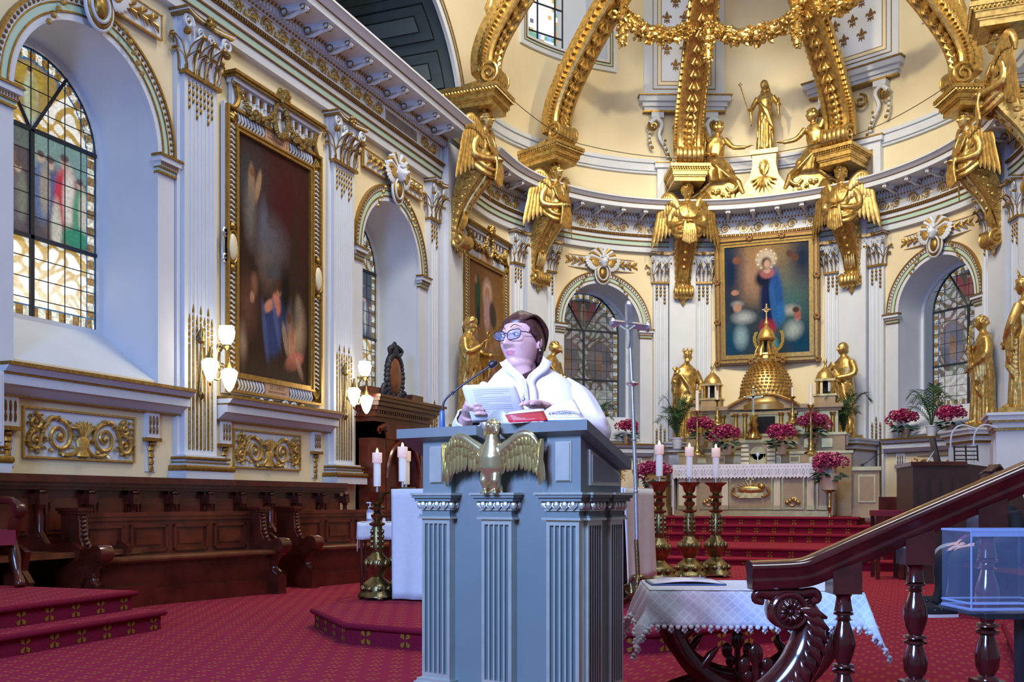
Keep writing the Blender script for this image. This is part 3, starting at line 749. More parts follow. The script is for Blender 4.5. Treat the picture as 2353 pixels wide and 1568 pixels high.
# ================================================================== heads and sculpted figures
def head_shell(nu=40, nv=30, fem=1.0, beard=0.0):
    """closed head with face, 0.23 tall, looking to -y, origin at its middle"""
    V = []; 
    def g(x, z, cx, cz, sx, sz): return math.exp(-((x-cx)/sx)**2-((z-cz)/sz)**2)
    for j in range(nv+1):
        ph = -PI/2+PI*j/nv; 
        ring = []
        for i in range(nu):
            th = 2*PI*i/nu; dx, dy, dz = cos(ph)*cos(th), cos(ph)*sin(th), sin(ph)
            jaw = 1.0-0.24*max(0, min(1, (-dz-0.05)/0.95))
            x, y, z = dx*0.077*jaw, dy*0.100, dz*0.118
            if dy < 0: y *= 0.93
            if dz < -.35 and dy > 0: y *= 1-0.35*min(1, (-dz-.35)/.5)
            if dy < -0.05:
                k = min(1, (-dy-.05)/.25); a = abs(x); f = 0
                f += 0.040*math.exp(-(x/0.0135)**2)*max(0, min(1, (0.034-z)/0.055))*math.exp(-(max(0, -0.024-z)/0.009)**2)
                f += 0.013*g(a, z, 0.015, -0.026, 0.008, 0.008)
                f += 0.006*g(a, z, 0.030, 0.036, 0.022, 0.010)
                f -= 0.013*g(a, z, 0.031, 0.017, 0.017, 0.012)
                f += 0.007*g(a, z, 0.031, 0.016, 0.012, 0.008)
                f += 0.008*fem*g(a, z, 0.042, -0.018, 0.022, 0.020)
                f += 0.009*g(x, z, 0, -0.0475, 0.019, 0.0055)+0.010*g(x, z, 0, -0.060, 0.016, 0.0060)-0.003*g(x, z, 0, -0.0535, 0.024, 0.0025)
                f -= 0.004*g(x, z, 0, -0.073, 0.020, 0.006)
                f += 0.019*g(x, z, 0, -0.096, 0.026, 0.020)
                if beard: f += beard*0.03*g(x, z, 0, -0.085, 0.045, 0.035)*(1+.25*sin(x*300)+.2*sin(z*260+x*120))
                y -= f*k
            ring.append((x, y, z))
        V.append(ring)
    return V
HEAD = {}
def add_head(mb, M, m=0, fem=1.0, beard=0.0, nu=40, nv=30, ears=True):
    key = (nu, nv, fem, beard)
    if key not in HEAD: HEAD[key] = head_shell(nu, nv, fem, beard)
    rings = HEAD[key]; n = nu
    verts = [rings[0][0]]+[p for r in rings[1:-1] for p in r]+[rings[-1][0]]; e = len(verts)-1; k = len(rings)-2
    Fc = [(0, 1+(i+1) % n, 1+i) for i in range(n)]+[(1+j*n+i, 1+j*n+(i+1) % n, 1+(j+1)*n+(i+1) % n, 1+(j+1)*n+i) for j in range(k-1) for i in range(n)]
    Fc += [(e, 1+(k-1)*n+i, 1+(k-1)*n+(i+1) % n) for i in range(n)]
    mb.add(verts, Fc, m, M)
    if ears:
        for sg in (-1, 1): mb.ell((sg*.078, .012, -.004), (.010, .020, .032), 8, m, M)
def curls(mb, M, m=0, n=60, back=True, r=.024, low=-.02, seed=3):
    rr = random.Random(seed)
    for i in range(n):
        th = rr.uniform(0, 2*PI); dz = rr.uniform(-.25, 1)
        c = math.sqrt(max(0, 1-dz*dz)); dx, dy = c*cos(th), c*sin(th)
        if dy < 0 and dz < .52-.25*abs(dx): continue
        mb.ell((dx*.082, dy*.103+.004, dz*.122), (r*rr.uniform(.7, 1.2),)*3, 6, m, M, 4)
def feather_fan(mb, M, n, l0, l1, a0, a1, w=.05, m=0, y=0.0, lift=.01, th=.012):
    """row of overlapping feathers hinged at the origin, in the x-z plane"""
    for i in range(n):
        t = i/max(1, n-1); a = lerp(a0, a1, t); L = lerp(l0, l1, t); dx, dz = cos(a), sin(a); nx, nz = -dz, dx
        rings = []
        for q, ww in ((0.0, .45), (.25, .8), (.6, 1.0), (.85, .85), (.97, .45), (1.0, .08)):
            c = (dx*L*q, y-lift*i*.15-.02*sin(PI*q), dz*L*q); h = w/2*ww
            rings.append([(c[0]-nx*h, c[1], c[2]-nz*h), (c[0], c[1]-th, c[2]), (c[0]+nx*h, c[1], c[2]+nz*h), (c[0], c[1]+th*.6, c[2])])
        mb.loft(rings, m, M)
def robe_rings(spec, n=44, seed=0):
    """spec rows: (z, rx, ry, cx, cy, fold amplitude, folds)"""
    rr = random.Random(seed); ph = [rr.uniform(0, 6.28) for _ in range(4)]; rings = []
    dense = []
    for a, b in zip(spec, spec[1:]):
        for k in range(4): dense.append(tuple(lerp(a[i], b[i], k/4) for i in range(7)))
    dense.append(spec[-1])
    for (z, rx, ry, cx, cy, am, nf) in dense:
        ring = []
        for i in range(n):
            t = 2*PI*i/n
            f = 1+am*(sin(nf*t+ph[0]+z*1.6)*.6+sin((nf*.5+1.5)*t+ph[1]-z*3.1)*.4+.25*sin(23*t+ph[2]+z*4))
            ring.append((cx+rx*f*cos(t), cy+ry*f*sin(t), z))
        rings.append(ring)
    return rings
def hand(mb, p, d, s=1.0, m=0, spread=.0, side=1):
    """open relaxed hand at p pointing along d: palm, four unequal fingers, thumb at the side"""
    d = Vector(d).normalized(); up = Vector((0, 0, 1)); sdv = d.cross(up)
    if sdv.length < .1: sdv = Vector((1, 0, 0))
    sdv.normalize(); nn = sdv.cross(d); p = Vector(p)
    mb.tube([p, p+d*.04*s, p+d*.085*s], [.026*s, .036*s, .030*s], 8, m, None, .55, up=tuple(nn))
    for k, L in enumerate((.062, .072, .067, .052)):
        o = sdv*((k-1.5)*.0185*s); b = p+d*.082*s+o; dd = (d+sdv*(k-1.5)*.10*spread)
        mb.tube([b, b+dd*L*.5*s-nn*.004*s, b+dd*L*.85*s-nn*.014*s, b+dd*L*s-nn*.022*s], [.0095*s, .009*s, .0078*s, .004*s], 6, m)
    b = p+d*.025*s+sdv*(-side*.028*s)
    mb.tube([b, b+(d*.6-sdv*side*.6)*.035*s, b+(d*.95-sdv*side*.45)*.06*s], [.012*s, .011*s, .006*s], 6, m)
def statue_mesh(name, arms, headM, H=1.95, seed=1, beard=0.0, crown=None, hair='curls', cloak=True, lean=(0, 0), extra=None, vox=.014, mat_='gold', veil=False, width=1.0):
    """draped standing figure, 1.95 m, feet on z=0, facing -y; arms = list of point lists"""
    mb = MB(); k = width
    sp = [(0.0, .25*k, .21, 0, 0, .10, 9), (.10, .24*k, .20, 0, 0, .12, 9), (.45, .215*k, .18, lean[0]*.2, -.01, .12, 8), (.80, .225*k, .185, lean[0]*.5, -.015, .11, 8), (1.02, .215*k, .17, lean[0]*.7, -.01, .08, 7),
          (1.18, .185*k, .145, lean[0]*.8, 0, .06, 6), (1.38, .215*k, .15, lean[0], 0, .05, 6), (1.52, .20*k, .125, lean[0], .01, .04, 5), (1.60, .12, .09, lean[0], .01, .02, 4), (1.64, .07, .065, lean[0], .0, 0, 4)]
    mb.loft(robe_rings(sp, 48, seed))
    if cloak:
        rr = random.Random(seed)
        for i in range(9):      # big diagonal folds of the mantle
            t = i/8; x0 = -.20+.05*i*rr.uniform(.7, 1.2); z0 = 1.45-.12*i*.4
            pts = spline([(-.20+.03*i+lean[0], -.05-.02*i, 1.46-.05*i), (-.08+.02*i+lean[0]*.8, -.17-.01*rr.random(), 1.22-.055*i), (.10+.014*i+lean[0]*.6, -.19, 1.02-.05*i), (.22+lean[0]*.5, -.06, .98-.07*i)], 4)
            mb.tube(pts, [.024+.012*sin(PI*q/(len(pts)-1)) for q in range(len(pts))], 6)
        for i in range(7):      # vertical folds falling to the feet
            a = -PI*(.12+.76*i/6); x, y = .23*k*cos(a), .195*sin(a)
            mb.tube(spline([(x*.9+lean[0]*.5, y*.95, .92), (x*.95+lean[0]*.2, y*1.02, .5), (x*1.06, y*1.08, .03)], 4), [.020, .024, .026, .028, .028, .028, .03, .032, .034], 6)
    for i, A in enumerate(arms):
        pts = spline(A['p'], 4); n = len(pts); r0, r1 = A.get('r', (.075, .055))
        mb.tube(pts, [lerp(r0, r1, q/(n-1)) for q in range(n)], 10)
        d = Vector(A['p'][-1])-Vector(A['p'][-2]); hd = A.get('hand', d); hand(mb, A['p'][-1], hd, 1.12, 0, .6, A.get('side', 1))
        if A.get('drape'):
            for q in range(5):
                b = Vector(A['p'][1]).lerp(Vector(A['p'][-1]), .15+.17*q); mb.tube([b, b+Vector((.01*q-.02, .02, -.16-.03*q)), b+Vector((.0, .03, -.36-.05*(q % 3)))], [.045, .035, .012], 7)
    mb.tube([(lean[0], .01, 1.56), (headM.translation.x, headM.translation.y+.01, headM.translation.z-.06)], [.068, .058], 10)
    add_head(mb, headM @ S(1.12), 0, .6, beard)
    if hair == 'curls': curls(mb, headM @ S(1.12), 0, 90, True, .022, seed=seed)
    elif hair == 'cap': mb.ell((0, .014, .022), (.086, .106, .108), 14, 0, headM @ S(1.10)); mb.ell((0, .05, -.045), (.07, .07, .07), 10, 0, headM @ S(1.12))
    if veil:
        mb.ell((0, .018, .02), (.098, .118, .122), 16, 0, headM @ S(1.10))
        mb.loft([[(sx*w_, y, z) for sx, y in ((-1, -.02), (-.6, .10), (.6, .10), (1, -.02), (.75, .02), (-.75, .02))] for w_, z in ((.10, 1.80), (.15, 1.60), (.24, 1.45))], 0)
    if beard:
        for q in range(7): mb.tube([headM @ Vector((-.035+.0117*q, -.09, -.085)), headM @ Vector((-.03+.01*q, -.095, -.125)), headM @ Vector((-.012+.004*q, -.08, -.175))], [.02, .018, .004], 6)
    if crown:
        c = headM @ T(0, .005, .085)
        mb.lathe([(.098, 0), (.102, .035), (.088, .035), (.086, 0)], 20, 0, c)
        for q in range(8): a = 2*PI*q/8; mb.tube([c @ Vector((.095*cos(a), .095*sin(a), .03)), c @ Vector((.108*cos(a), .108*sin(a), .075)), c @ Vector((.112*cos(a), .112*sin(a), .11))], [.016, .020, .004], 6)
    if extra: extra(mb)
    # feet and plinth
    for sg in (-1, 1): mb.ell((sg*.09, -.21, .03), (.045, .10, .035), 10)
    return remesh(mb, name, mat_, vox, 1)
# ================================================================== stained glass, paintings, cherubs
def mixc(rgb, fac, col): return rgb*(1-fac[:, None])+np.array(col)[None, :]*fac[:, None]
def blob(rgb, x, z, cx, cz, rx, rz, col, soft=.35, rot=0.0, op=1.0):
    c, s_ = math.cos(rot), math.sin(rot); u = ((x-cx)*c+(z-cz)*s_)/rx; v = (-(x-cx)*s_+(z-cz)*c)/rz
    d = np.sqrt(u*u+v*v); f = np.clip((1+soft-d)/(2*soft), 0, 1)*op; return mixc(rgb, f, col)
def band(v, a, b): return ((v >= a) & (v < b)).astype(float)
def hsh(x, z, k): 
    q = np.sin(np.floor(x*k)*12.9898+np.floor(z*k)*78.233)*43758.5453; return q-np.floor(q)
def figure(rgb, x, z, cx, cz, h, robe, mantle, skin=(.55, .40, .30), lean=0.0):
    rgb = blob(rgb, x, z, cx, cz, h*.16, h*.42, robe, .2, lean); rgb = blob(rgb, x, z, cx+h*.05, cz+h*.05, h*.09, h*.36, mantle, .3, lean)
    rgb = blob(rgb, x, z, cx-h*.02-lean*h*.4, cz+h*.46, h*.062, h*.075, skin, .25); return blob(rgb, x, z, cx-h*.02-lean*h*.4, cz+h*.505, h*.062, h*.045, (.10, .06, .05), .25)
def scroll_fill(rgb, x, z, k, colA, colB, thr=.35):
    w_ = np.sin(x*k+2.2*np.sin(z*k*.9))*np.sin(z*k*1.1+2.0*np.sin(x*k*.8)); f = np.clip((np.abs(w_)-thr)*6, 0, 1); return mixc(np.tile(np.array(colA), (len(x), 1)), 1-f, colB)
def glass_paint(x, z, kind):
    """x, z in metres in the window"""
    n = len(x); r = np.sqrt(x*x+np.maximum(0, z-Z_SP)**2); edge = .915-np.where(z > Z_SP, r, np.abs(x)); low = z-(SILL1+.05)
    dark = kind in 'CD'
    if not dark:
        bg = scroll_fill(None, x, z, 11, (1.0, .97, .88), (.55, .34, .05), .22)*1.0
        if kind == 'A': bg = blob(bg, x, z, .1, 3.2, .8, .35, (1.5, 1.4, 1.15), .8, 0, .45)
    else: bg = scroll_fill(None, x, z, 11, (.62, .60, .66), (.16, .12, .08), .30)*.8
    rgb = bg.copy()
    mid = band(z, 3.82, 4.97)
    if kind == 'A':
        sc = np.tile(np.array((.075, .06, .075)), (n, 1)); L = x < 0
        sc = mixc(sc, ((z > 4.6) & ~L).astype(float), (.20, .33, .30)); sc = mixc(sc, ((z > 4.75) & L).astype(float), (.10, .14, .13))
        for (cx, cz, h, a, b) in ((.28, 4.25, .95, (.14, .10, .08), (.10, .10, .25)), (.48, 4.30, 1.0, (.55, .02, .03), (.75, .70, .62)), (.70, 4.20, .8, (.10, .32, .16), (.60, .58, .48)), (.15, 4.35, .8, (.10, .16, .33), (.35, .30, .26)),
                                  (-.62, 4.30, 1.0, (.50, .40, .28), (.34, .25, .17)), (-.30, 4.30, .9, (.16, .13, .11), (.25, .10, .06)), (-.15, 4.2, .7, (.12, .11, .15), (.18, .20, .15))): sc = figure(sc, x, z, cx, cz, h, a, b)
        sc = blob(sc, x, z, .62, 3.95, .25, .13, (.02, .26, .13), .4); sc = blob(sc, x, z, .35, 4.0, .07, .3, (.62, .6, .5), .3)
        rgb = rgb*(1-mid[:, None])+sc*mid[:, None]
        top = (z > 4.97).astype(float); a = np.abs(x)/(z-4.90+1e-6)
        ang = np.tile(np.array((.05, .10, .25)), (n, 1)); ang = blob(ang, x, z, 0, 5.50, .30, .2, (.45, .30, .03), .3); ang = figure(ang, x, z, 0, 5.30, .62, (.50, .60, .45), (.40, .36, .12), (.6, .45, .3))
        for sg in (-1, 1): ang = blob(ang, x, z, sg*.22, 5.42, .08, .3, (.38, .26, .05), .3, -sg*.4)
        f = top*(a < .62); rgb = rgb*(1-f[:, None])+ang*f[:, None]
    elif kind == 'B':
        sc = np.tile(np.array((.03, .04, .06)), (n, 1)); sc = mixc(sc, (z > 4.5).astype(float)*.6, (.06, .09, .14))
        sc = blob(sc, x, z, .15, 4.55, .035, .5, (.5, .45, .36), .3); sc = blob(sc, x, z, .15, 4.72, .36, .03, (.42, .36, .28), .3)
        for (cx, cz, h, a, b) in ((-.4, 4.15, .7, (.05, .12, .25), (.4, .4, .4)), (.55, 4.15, .75, (.04, .10, .22), (.5, .5, .48)), (.1, 4.0, .4, (.40, .30, .08), (.5, .45, .3)), (.75, 4.1, .6, (.10, .06, .12), (.2, .2, .25)), (-.75, 4.1, .6, (.20, .06, .06), (.15, .15, .2))): sc = figure(sc, x, z, cx, cz, h, a, b)
        rgb = rgb*(1-mid[:, None])+sc*mid[:, None]; top = (z > 4.97); rgb[top] *= .55
    else:
        for (cx, cz) in ((-.42, 4.25), (.42, 4.25)):
            rgb = blob(rgb, x, z, cx, cz, .33, .50, (.11, .085, .06), .06); rgb = blob(rgb, x, z, cx, cz, .28, .44, (.10, .12, .19) if kind == 'D' else (.13, .12, .15), .06)
            rgb = blob(rgb, x, z, cx, cz-.05, .10, .25, (.22, .12, .06), .3)
        tint = hsh(x+5, z, 3.1); rgb = mixc(rgb, (tint > .72)*.16, (.36, .58, .48)); rgb = mixc(rgb, (tint < .22)*.14, (.62, .42, .46))
        rgb = blob(rgb, x, z, 0, 5.42, .30, .34, (.09, .075, .06), .2); rgb = figure(rgb, x, z, 0, 5.35, .5, (.30, .05, .06) if kind == 'D' else (.25, .26, .22), (.28, .10, .08), (.5, .4, .34))
        for sg in (-1, 1): rgb = blob(rgb, x, z, sg*.24, 5.5, .07, .28, (.24, .06, .07), .3, -sg*.45)
        if kind == 'C': rgb *= .62
        f = (z < 3.6).astype(float); rgb = mixc(rgb, f*.45, (.95, .90, .90) if kind == 'D' else (.45, .50, .48))
    # border: blue lead line, alternating gold leaf and white lilies
    bd = (edge < .135) | (low < .135); t = np.where(z > Z_SP, np.arctan2(z-Z_SP, x)*.9, z); q = np.where(low < .135, x, t); ph = (q*5.2) % 1.0
    bc = np.where((ph < .5)[:, None], np.array((.30, .17, .03))[None, :], np.array((.88, .86, .72))[None, :] if not dark else np.array((.62, .62, .55))[None, :])
    ln = ((edge < .022) | ((edge > .115) & (edge < .135)) | ((low < .135) & ((low < .022) | (low > .115)))); bc[ln] = (.04, .16, .34)
    m = hsh(x, z, 40); bc = bc*(.5+.8*m)[:, None]; rgb[bd] = bc[bd]
    rgb = rgb*(.82+.3*hsh(x+3, z, 38))[:, None]
    if kind == 'A': gain = np.where(low < .80, 1.25, np.where(z > 4.97, .95, .9))
    else: gain = .8
    return np.clip(rgb*(gain if np.isscalar(gain) else gain[:, None]), 0, 2.2)
def stained_window(name, sc, kind, label, ncol, rows, sub):
    M = wframe(sc, -DEP-.055, 0); t = thing(name, label, None, M, kind='structure')
    fb = MB(); 
    for z in (3.82, 4.97): fb.box(-.92, .92, -.03, .02, z-.022, z+.022)
    fb.box(-.025, .025, -.03, .02, SILL1+.03, 4.97)
    for sg in (-1, 1): fb.tube([(0, -.005, 4.95), (sg*.50, -.005, 5.72)], .02, 6)
    ring = [(-.925, 0, SILL1+.03)]+[(-.925*cos(PI*i/24), 0, Z_SP+.925*sin(PI*i/24)) for i in range(25)]+[(.925, 0, SILL1+.03)]
    fb.tube(ring, .022, 6, closed=True); fb.build('window_frame', 'iron', t)
    lb = MB(); wd = 1.86/ncol
    zs = []
    for (a, b, k) in rows: zs += frange(a, b, k)[:-1]
    zs.append(rows[-1][1])
    for z in zs[1:-1]: lb.box(-.92, .92, -.006, .006, z-.005, z+.005)
    for i in range(1, ncol): lb.box(-.93+i*wd-.005, -.93+i*wd+.005, -.006, .006, SILL1, Z_SP+math.sqrt(max(.01, .86-(-.93+i*wd)**2)))
    lb.build('leading', 'iron', t, smooth=0)
    for a, b in zip(zs, zs[1:]):
        for i in range(ncol):
            x0 = -.93+i*wd; q = frange(x0, x0+wd, sub); k = max(3, int(sub*(b-a)/wd+.5)); qz = frange(a, b, k)
            V = []; Fc = []; cc = []
            for j in range(k):
                for ii in range(sub):
                    cx, cz = (q[ii]+q[ii+1])/2, (qz[j]+qz[j+1])/2
                    if cz > Z_SP and math.hypot(cx, cz-Z_SP) > .95: continue
                    n = len(V); V += [(q[ii], 0, qz[j]), (q[ii+1], 0, qz[j]), (q[ii+1], 0, qz[j+1]), (q[ii], 0, qz[j+1])]; Fc.append((n, n+1, n+2, n+3)); cc.append((cx, cz))
            if not Fc: continue
            A = np.array(cc); cols = glass_paint(A[:, 0], A[:, 1], kind)
            mb = MB(); mb.v = V; mb.f = Fc; mb.m = [0]*len(Fc); mb.c = [tuple(c) for c in cols]
            mb.build('pane', 'stained', t, smooth=0)
    return t
ROWS = [(SILL1+.03, 3.82, 4), (3.82, 4.97, 5), (4.97, 5.86, 4)]
stained_window('window_1', left_windows[0], 'A', 'large stained glass window with a red robed figure and pale scrollwork below', 8, ROWS, 14)
stained_window('window_2', left_windows[1], 'B', 'narrow looking stained glass window with a dark blue crucifixion scene', 6, ROWS, 12)
stained_window('window_3', apse_windows[0], 'C', 'muted stained glass window with two oval medallions behind the reader', 6, ROWS, 12)
stained_window('window_4', apse_windows[1], 'D', 'stained glass window with blue medallions behind the palm bearing statue', 6, ROWS, 12)

# ---- painted canvases
def canvas(name, W, H, fn, parent, M, nu=70, nv=110):
    V = []; Fc = []
    us = frange(-W/2, W/2, nu); vs_ = frange(-H/2, H/2, nv)
    V = [(u, 0, v) for v in vs_ for u in us]; Fc = [(j*(nu+1)+i, j*(nu+1)+i+1, (j+1)*(nu+1)+i+1, (j+1)*(nu+1)+i) for j in range(nv) for i in range(nu)]
    uc = (np.array(us[:-1])+np.array(us[1:]))/2; vc = (np.array(vs_[:-1])+np.array(vs_[1:]))/2
    x, z = np.meshgrid(uc/(W/2), vc/(H/2)); rgb = fn(x.ravel(), z.ravel())
    nz = .82+.36*hsh(x.ravel(), z.ravel(), 23)*.5+.1*rng.random(len(rgb))
    mb = MB(); mb.v = V; mb.f = Fc; mb.m = [0]*len(Fc); mb.c = [tuple(c) for c in np.clip(rgb*nz[:, None], 0, 1)]
    return mb.build(name, 'painted', parent, M, 0)
def base_rgb(x, c): return np.tile(np.array(c, dtype=float), (len(x), 1))
def paint_garden(x, z):
    r = base_rgb(x, (.030, .017, .012)); B = lambda *a, **k: blob(r, x, z, *a, **k)
    r = B(-.55, .62, .45, .22, (.045, .05, .06), .8); r = B(.3, .6, .6, .45, (.05, .010, .012), .9); r = B(-.2, .02, .22, .2, (.13, .085, .06), .7); r = B(-.1, .18, .35, .18, (.09, .085, .10), .8)
    r = B(-.62, .58, .09, .20, (.26, .16, .09), .22); r = B(-.45, .62, .06, .16, (.26, .17, .10), .22, -.5); r = B(-.6, .72, .07, .04, (.16, .07, .035), .2)
    r = B(-.65, .38, .13, .22, (.12, .11, .10), .7); r = B(-.3, .33, .10, .16, (.09, .095, .13), .7); r = B(-.05, -.06, .22, .06, (.05, .055, .065), .8)
    r = B(-.8, -.15, .3, .04, (.02, .013, .01), .4, .22)
    r = B(.15, -.45, .32, .14, (.035, .05, .13), .22); r = B(-.05, -.58, .22, .22, (.030, .045, .13), .22); r = B(.28, -.36, .2, .14, (.03, .045, .11), .22, -.4)
    r = B(.05, -.33, .12, .10, (.42, .15, .11), .22, -.3); r = B(-.15, -.36, .16, .05, (.40, .18, .12), .22, .3); r = B(.13, -.20, .07, .055, (.36, .19, .11), .2); r = B(.13, -.16, .09, .06, (.07, .03, .015), .22)
    r = B(.62, -.50, .22, .22, (.30, .22, .14), .6, -.35); r = B(.5, -.58, .10, .22, (.40, .20, .12), .22, -.3); r = B(.55, -.80, .26, .08, (.40, .14, .10), .22, .2); r = B(.72, -.86, .13, .05, (.40, .25, .17), .22, -.7)
    r = B(.40, -.42, .06, .05, (.12, .06, .03), .2); r = B(.30, -.62, .06, .16, (.24, .17, .12), .22, .5)
    r = B(-.85, -.75, .1, .16, (.22, .16, .12), .6); r = B(-.55, -.22, .08, .08, (.22, .10, .06), .6); r = B(-.72, -.40, .2, .2, (.10, .045, .03), .8); r = B(-.6, -.33, .06, .05, (.30, .16, .09), .22)
    
    r = B(.62, -.36, .12, .16, (.16, .13, .10), .25, -.5); r = B(.30, -.20, .14, .20, (.012, .009, .008), .5); r = B(.55, .0, .10, .5, (.028, .018, .012), .5, -.1); r = B(-.25, -.62, .06, .30, (.05, .07, .17), .3, .3); r = B(.05, -.50, .05, .22, (.06, .085, .20), .4, .5)
    return B(0, -.95, 1.2, .12, (.035, .022, .014), .7)*1.25
def paint_vision(x, z):
    r = base_rgb(x, (.17, .085, .035)); B = lambda *a, **k: blob(r, x, z, *a, **k)
    r = B(.5, .2, .6, .4, (.26, .15, .06), .8); r = B(-.45, .55, .16, .30, (.03, .07, .035), .2); r = B(-.55, .78, .08, .06, (.28, .15, .10), .2); r = B(-.4, .33, .10, .14, (.02, .03, .03), .2)
    r = B(.12, .65, .26, .18, (.50, .36, .30), .35); r = B(.12, .63, .15, .12, (.40, .20, .13), .2); r = B(.10, .40, .18, .24, (.40, .26, .28), .22); r = B(.45, .40, .22, .16, (.06, .045, .04), .22, -.5)
    for (a, b) in ((-.55, .1), (.35, -.05), (.65, .05), (.5, -.35), (-.1, -.2), (.1, -.5), (-.4, -.55)): r = B(a, b, .11, .07, (.38, .18, .10), .22); r = B(a, b-.05, .16, .04, (.24, .17, .13), .7)
    return B(.2, -.75, .22, .2, (.22, .08, .05), .7)
def paint_virgin(x, z):
    r = base_rgb(x, (.035, .055, .085)); B = lambda *a, **k: blob(r, x, z, *a, **k)
    r = B(.0, .75, .55, .55, (.46, .28, .09), .8); r = B(-.35, .45, .4, .35, (.42, .26, .18), .9); r = B(.45, .45, .4, .4, (.20, .17, .13), .9); r = B(.5, -.1, .4, .4, (.06, .17, .19), .9)
    r = B(-.85, .55, .25, .6, (.008, .03, .09), .7); r = B(.85, .7, .25, .35, (.015, .03, .08), .7); r = B(-.8, -.75, .3, .3, (.005, .07, .17), .7); r = B(.8, -.8, .3, .3, (.004, .06, .14), .7)
    r = B(-.7, .75, .1, .07, (.25, .10, .07), .22); r = B(.55, .8, .08, .06, (.12, .06, .05), .22); r = B(.68, .72, .08, .06, (.14, .06, .05), .22)
    r = B(-.75, .16, .09, .05, (.50, .26, .20), .22); r = B(-.70, -.05, .12, .05, (.40, .42, .46), .6); r = B(-.55, -.30, .22, .10, (.46, .52, .58), .6); r = B(-.70, -.12, .10, .08, (.50, .30, .24), .22); r = B(-.62, -.66, .14, .18, (.30, .48, .58), .6)
    r = B(.55, -.22, .18, .08, (.42, .42, .42), .6); r = B(.72, -.33, .08, .10, (.40, .14, .13), .2); r = B(.62, -.58, .18, .14, (.40, .50, .52), .6, .2); r = B(.68, -.22, .08, .05, (.08, .04, .04), .2)
    r = B(0, .73, .23, .17, (.66, .56, .46), .22)
    for k in range(12):
        a = 2*PI*k/12; r = B(.23*cos(a), .73+.175*sin(a), .022, .016, (.95, .9, .75), .3)
    r = B(.08, -.02, .24, .50, (.008, .018, .10), .25, .05); r = B(.24, .1, .14, .45, (.02, .10, .38), .3, .1); r = B(.30, -.28, .13, .20, (.025, .16, .50), .4, -.2); r = B(.15, -.05, .07, .45, (.03, .13, .42), .22, .12)
    r = B(-.08, .38, .18, .15, (.01, .015, .05), .3); r = B(.02, .47, .17, .09, (.40, .14, .16), .2); r = B(.02, .52, .08, .05, (.62, .42, .36), .2)
    r = B(.02, -.52, .18, .15, (.38, .03, .06), .35); r = B(.0, .66, .115, .105, (.06, .03, .03), .3); r = B(.02, .64, .075, .075, (.66, .42, .34), .3)
    r = B(.06, -.82, .20, .16, (.06, .32, .52), .25); r = B(.04, -.78, .10, .07, (.35, .62, .75), .6)
    d = np.hypot(x-.04, (z+.72)*1.25); f = ((d > .30) & (d < .37) & (z < -.58)).astype(float); return mixc(r, f, (.42, .30, .08))*.72
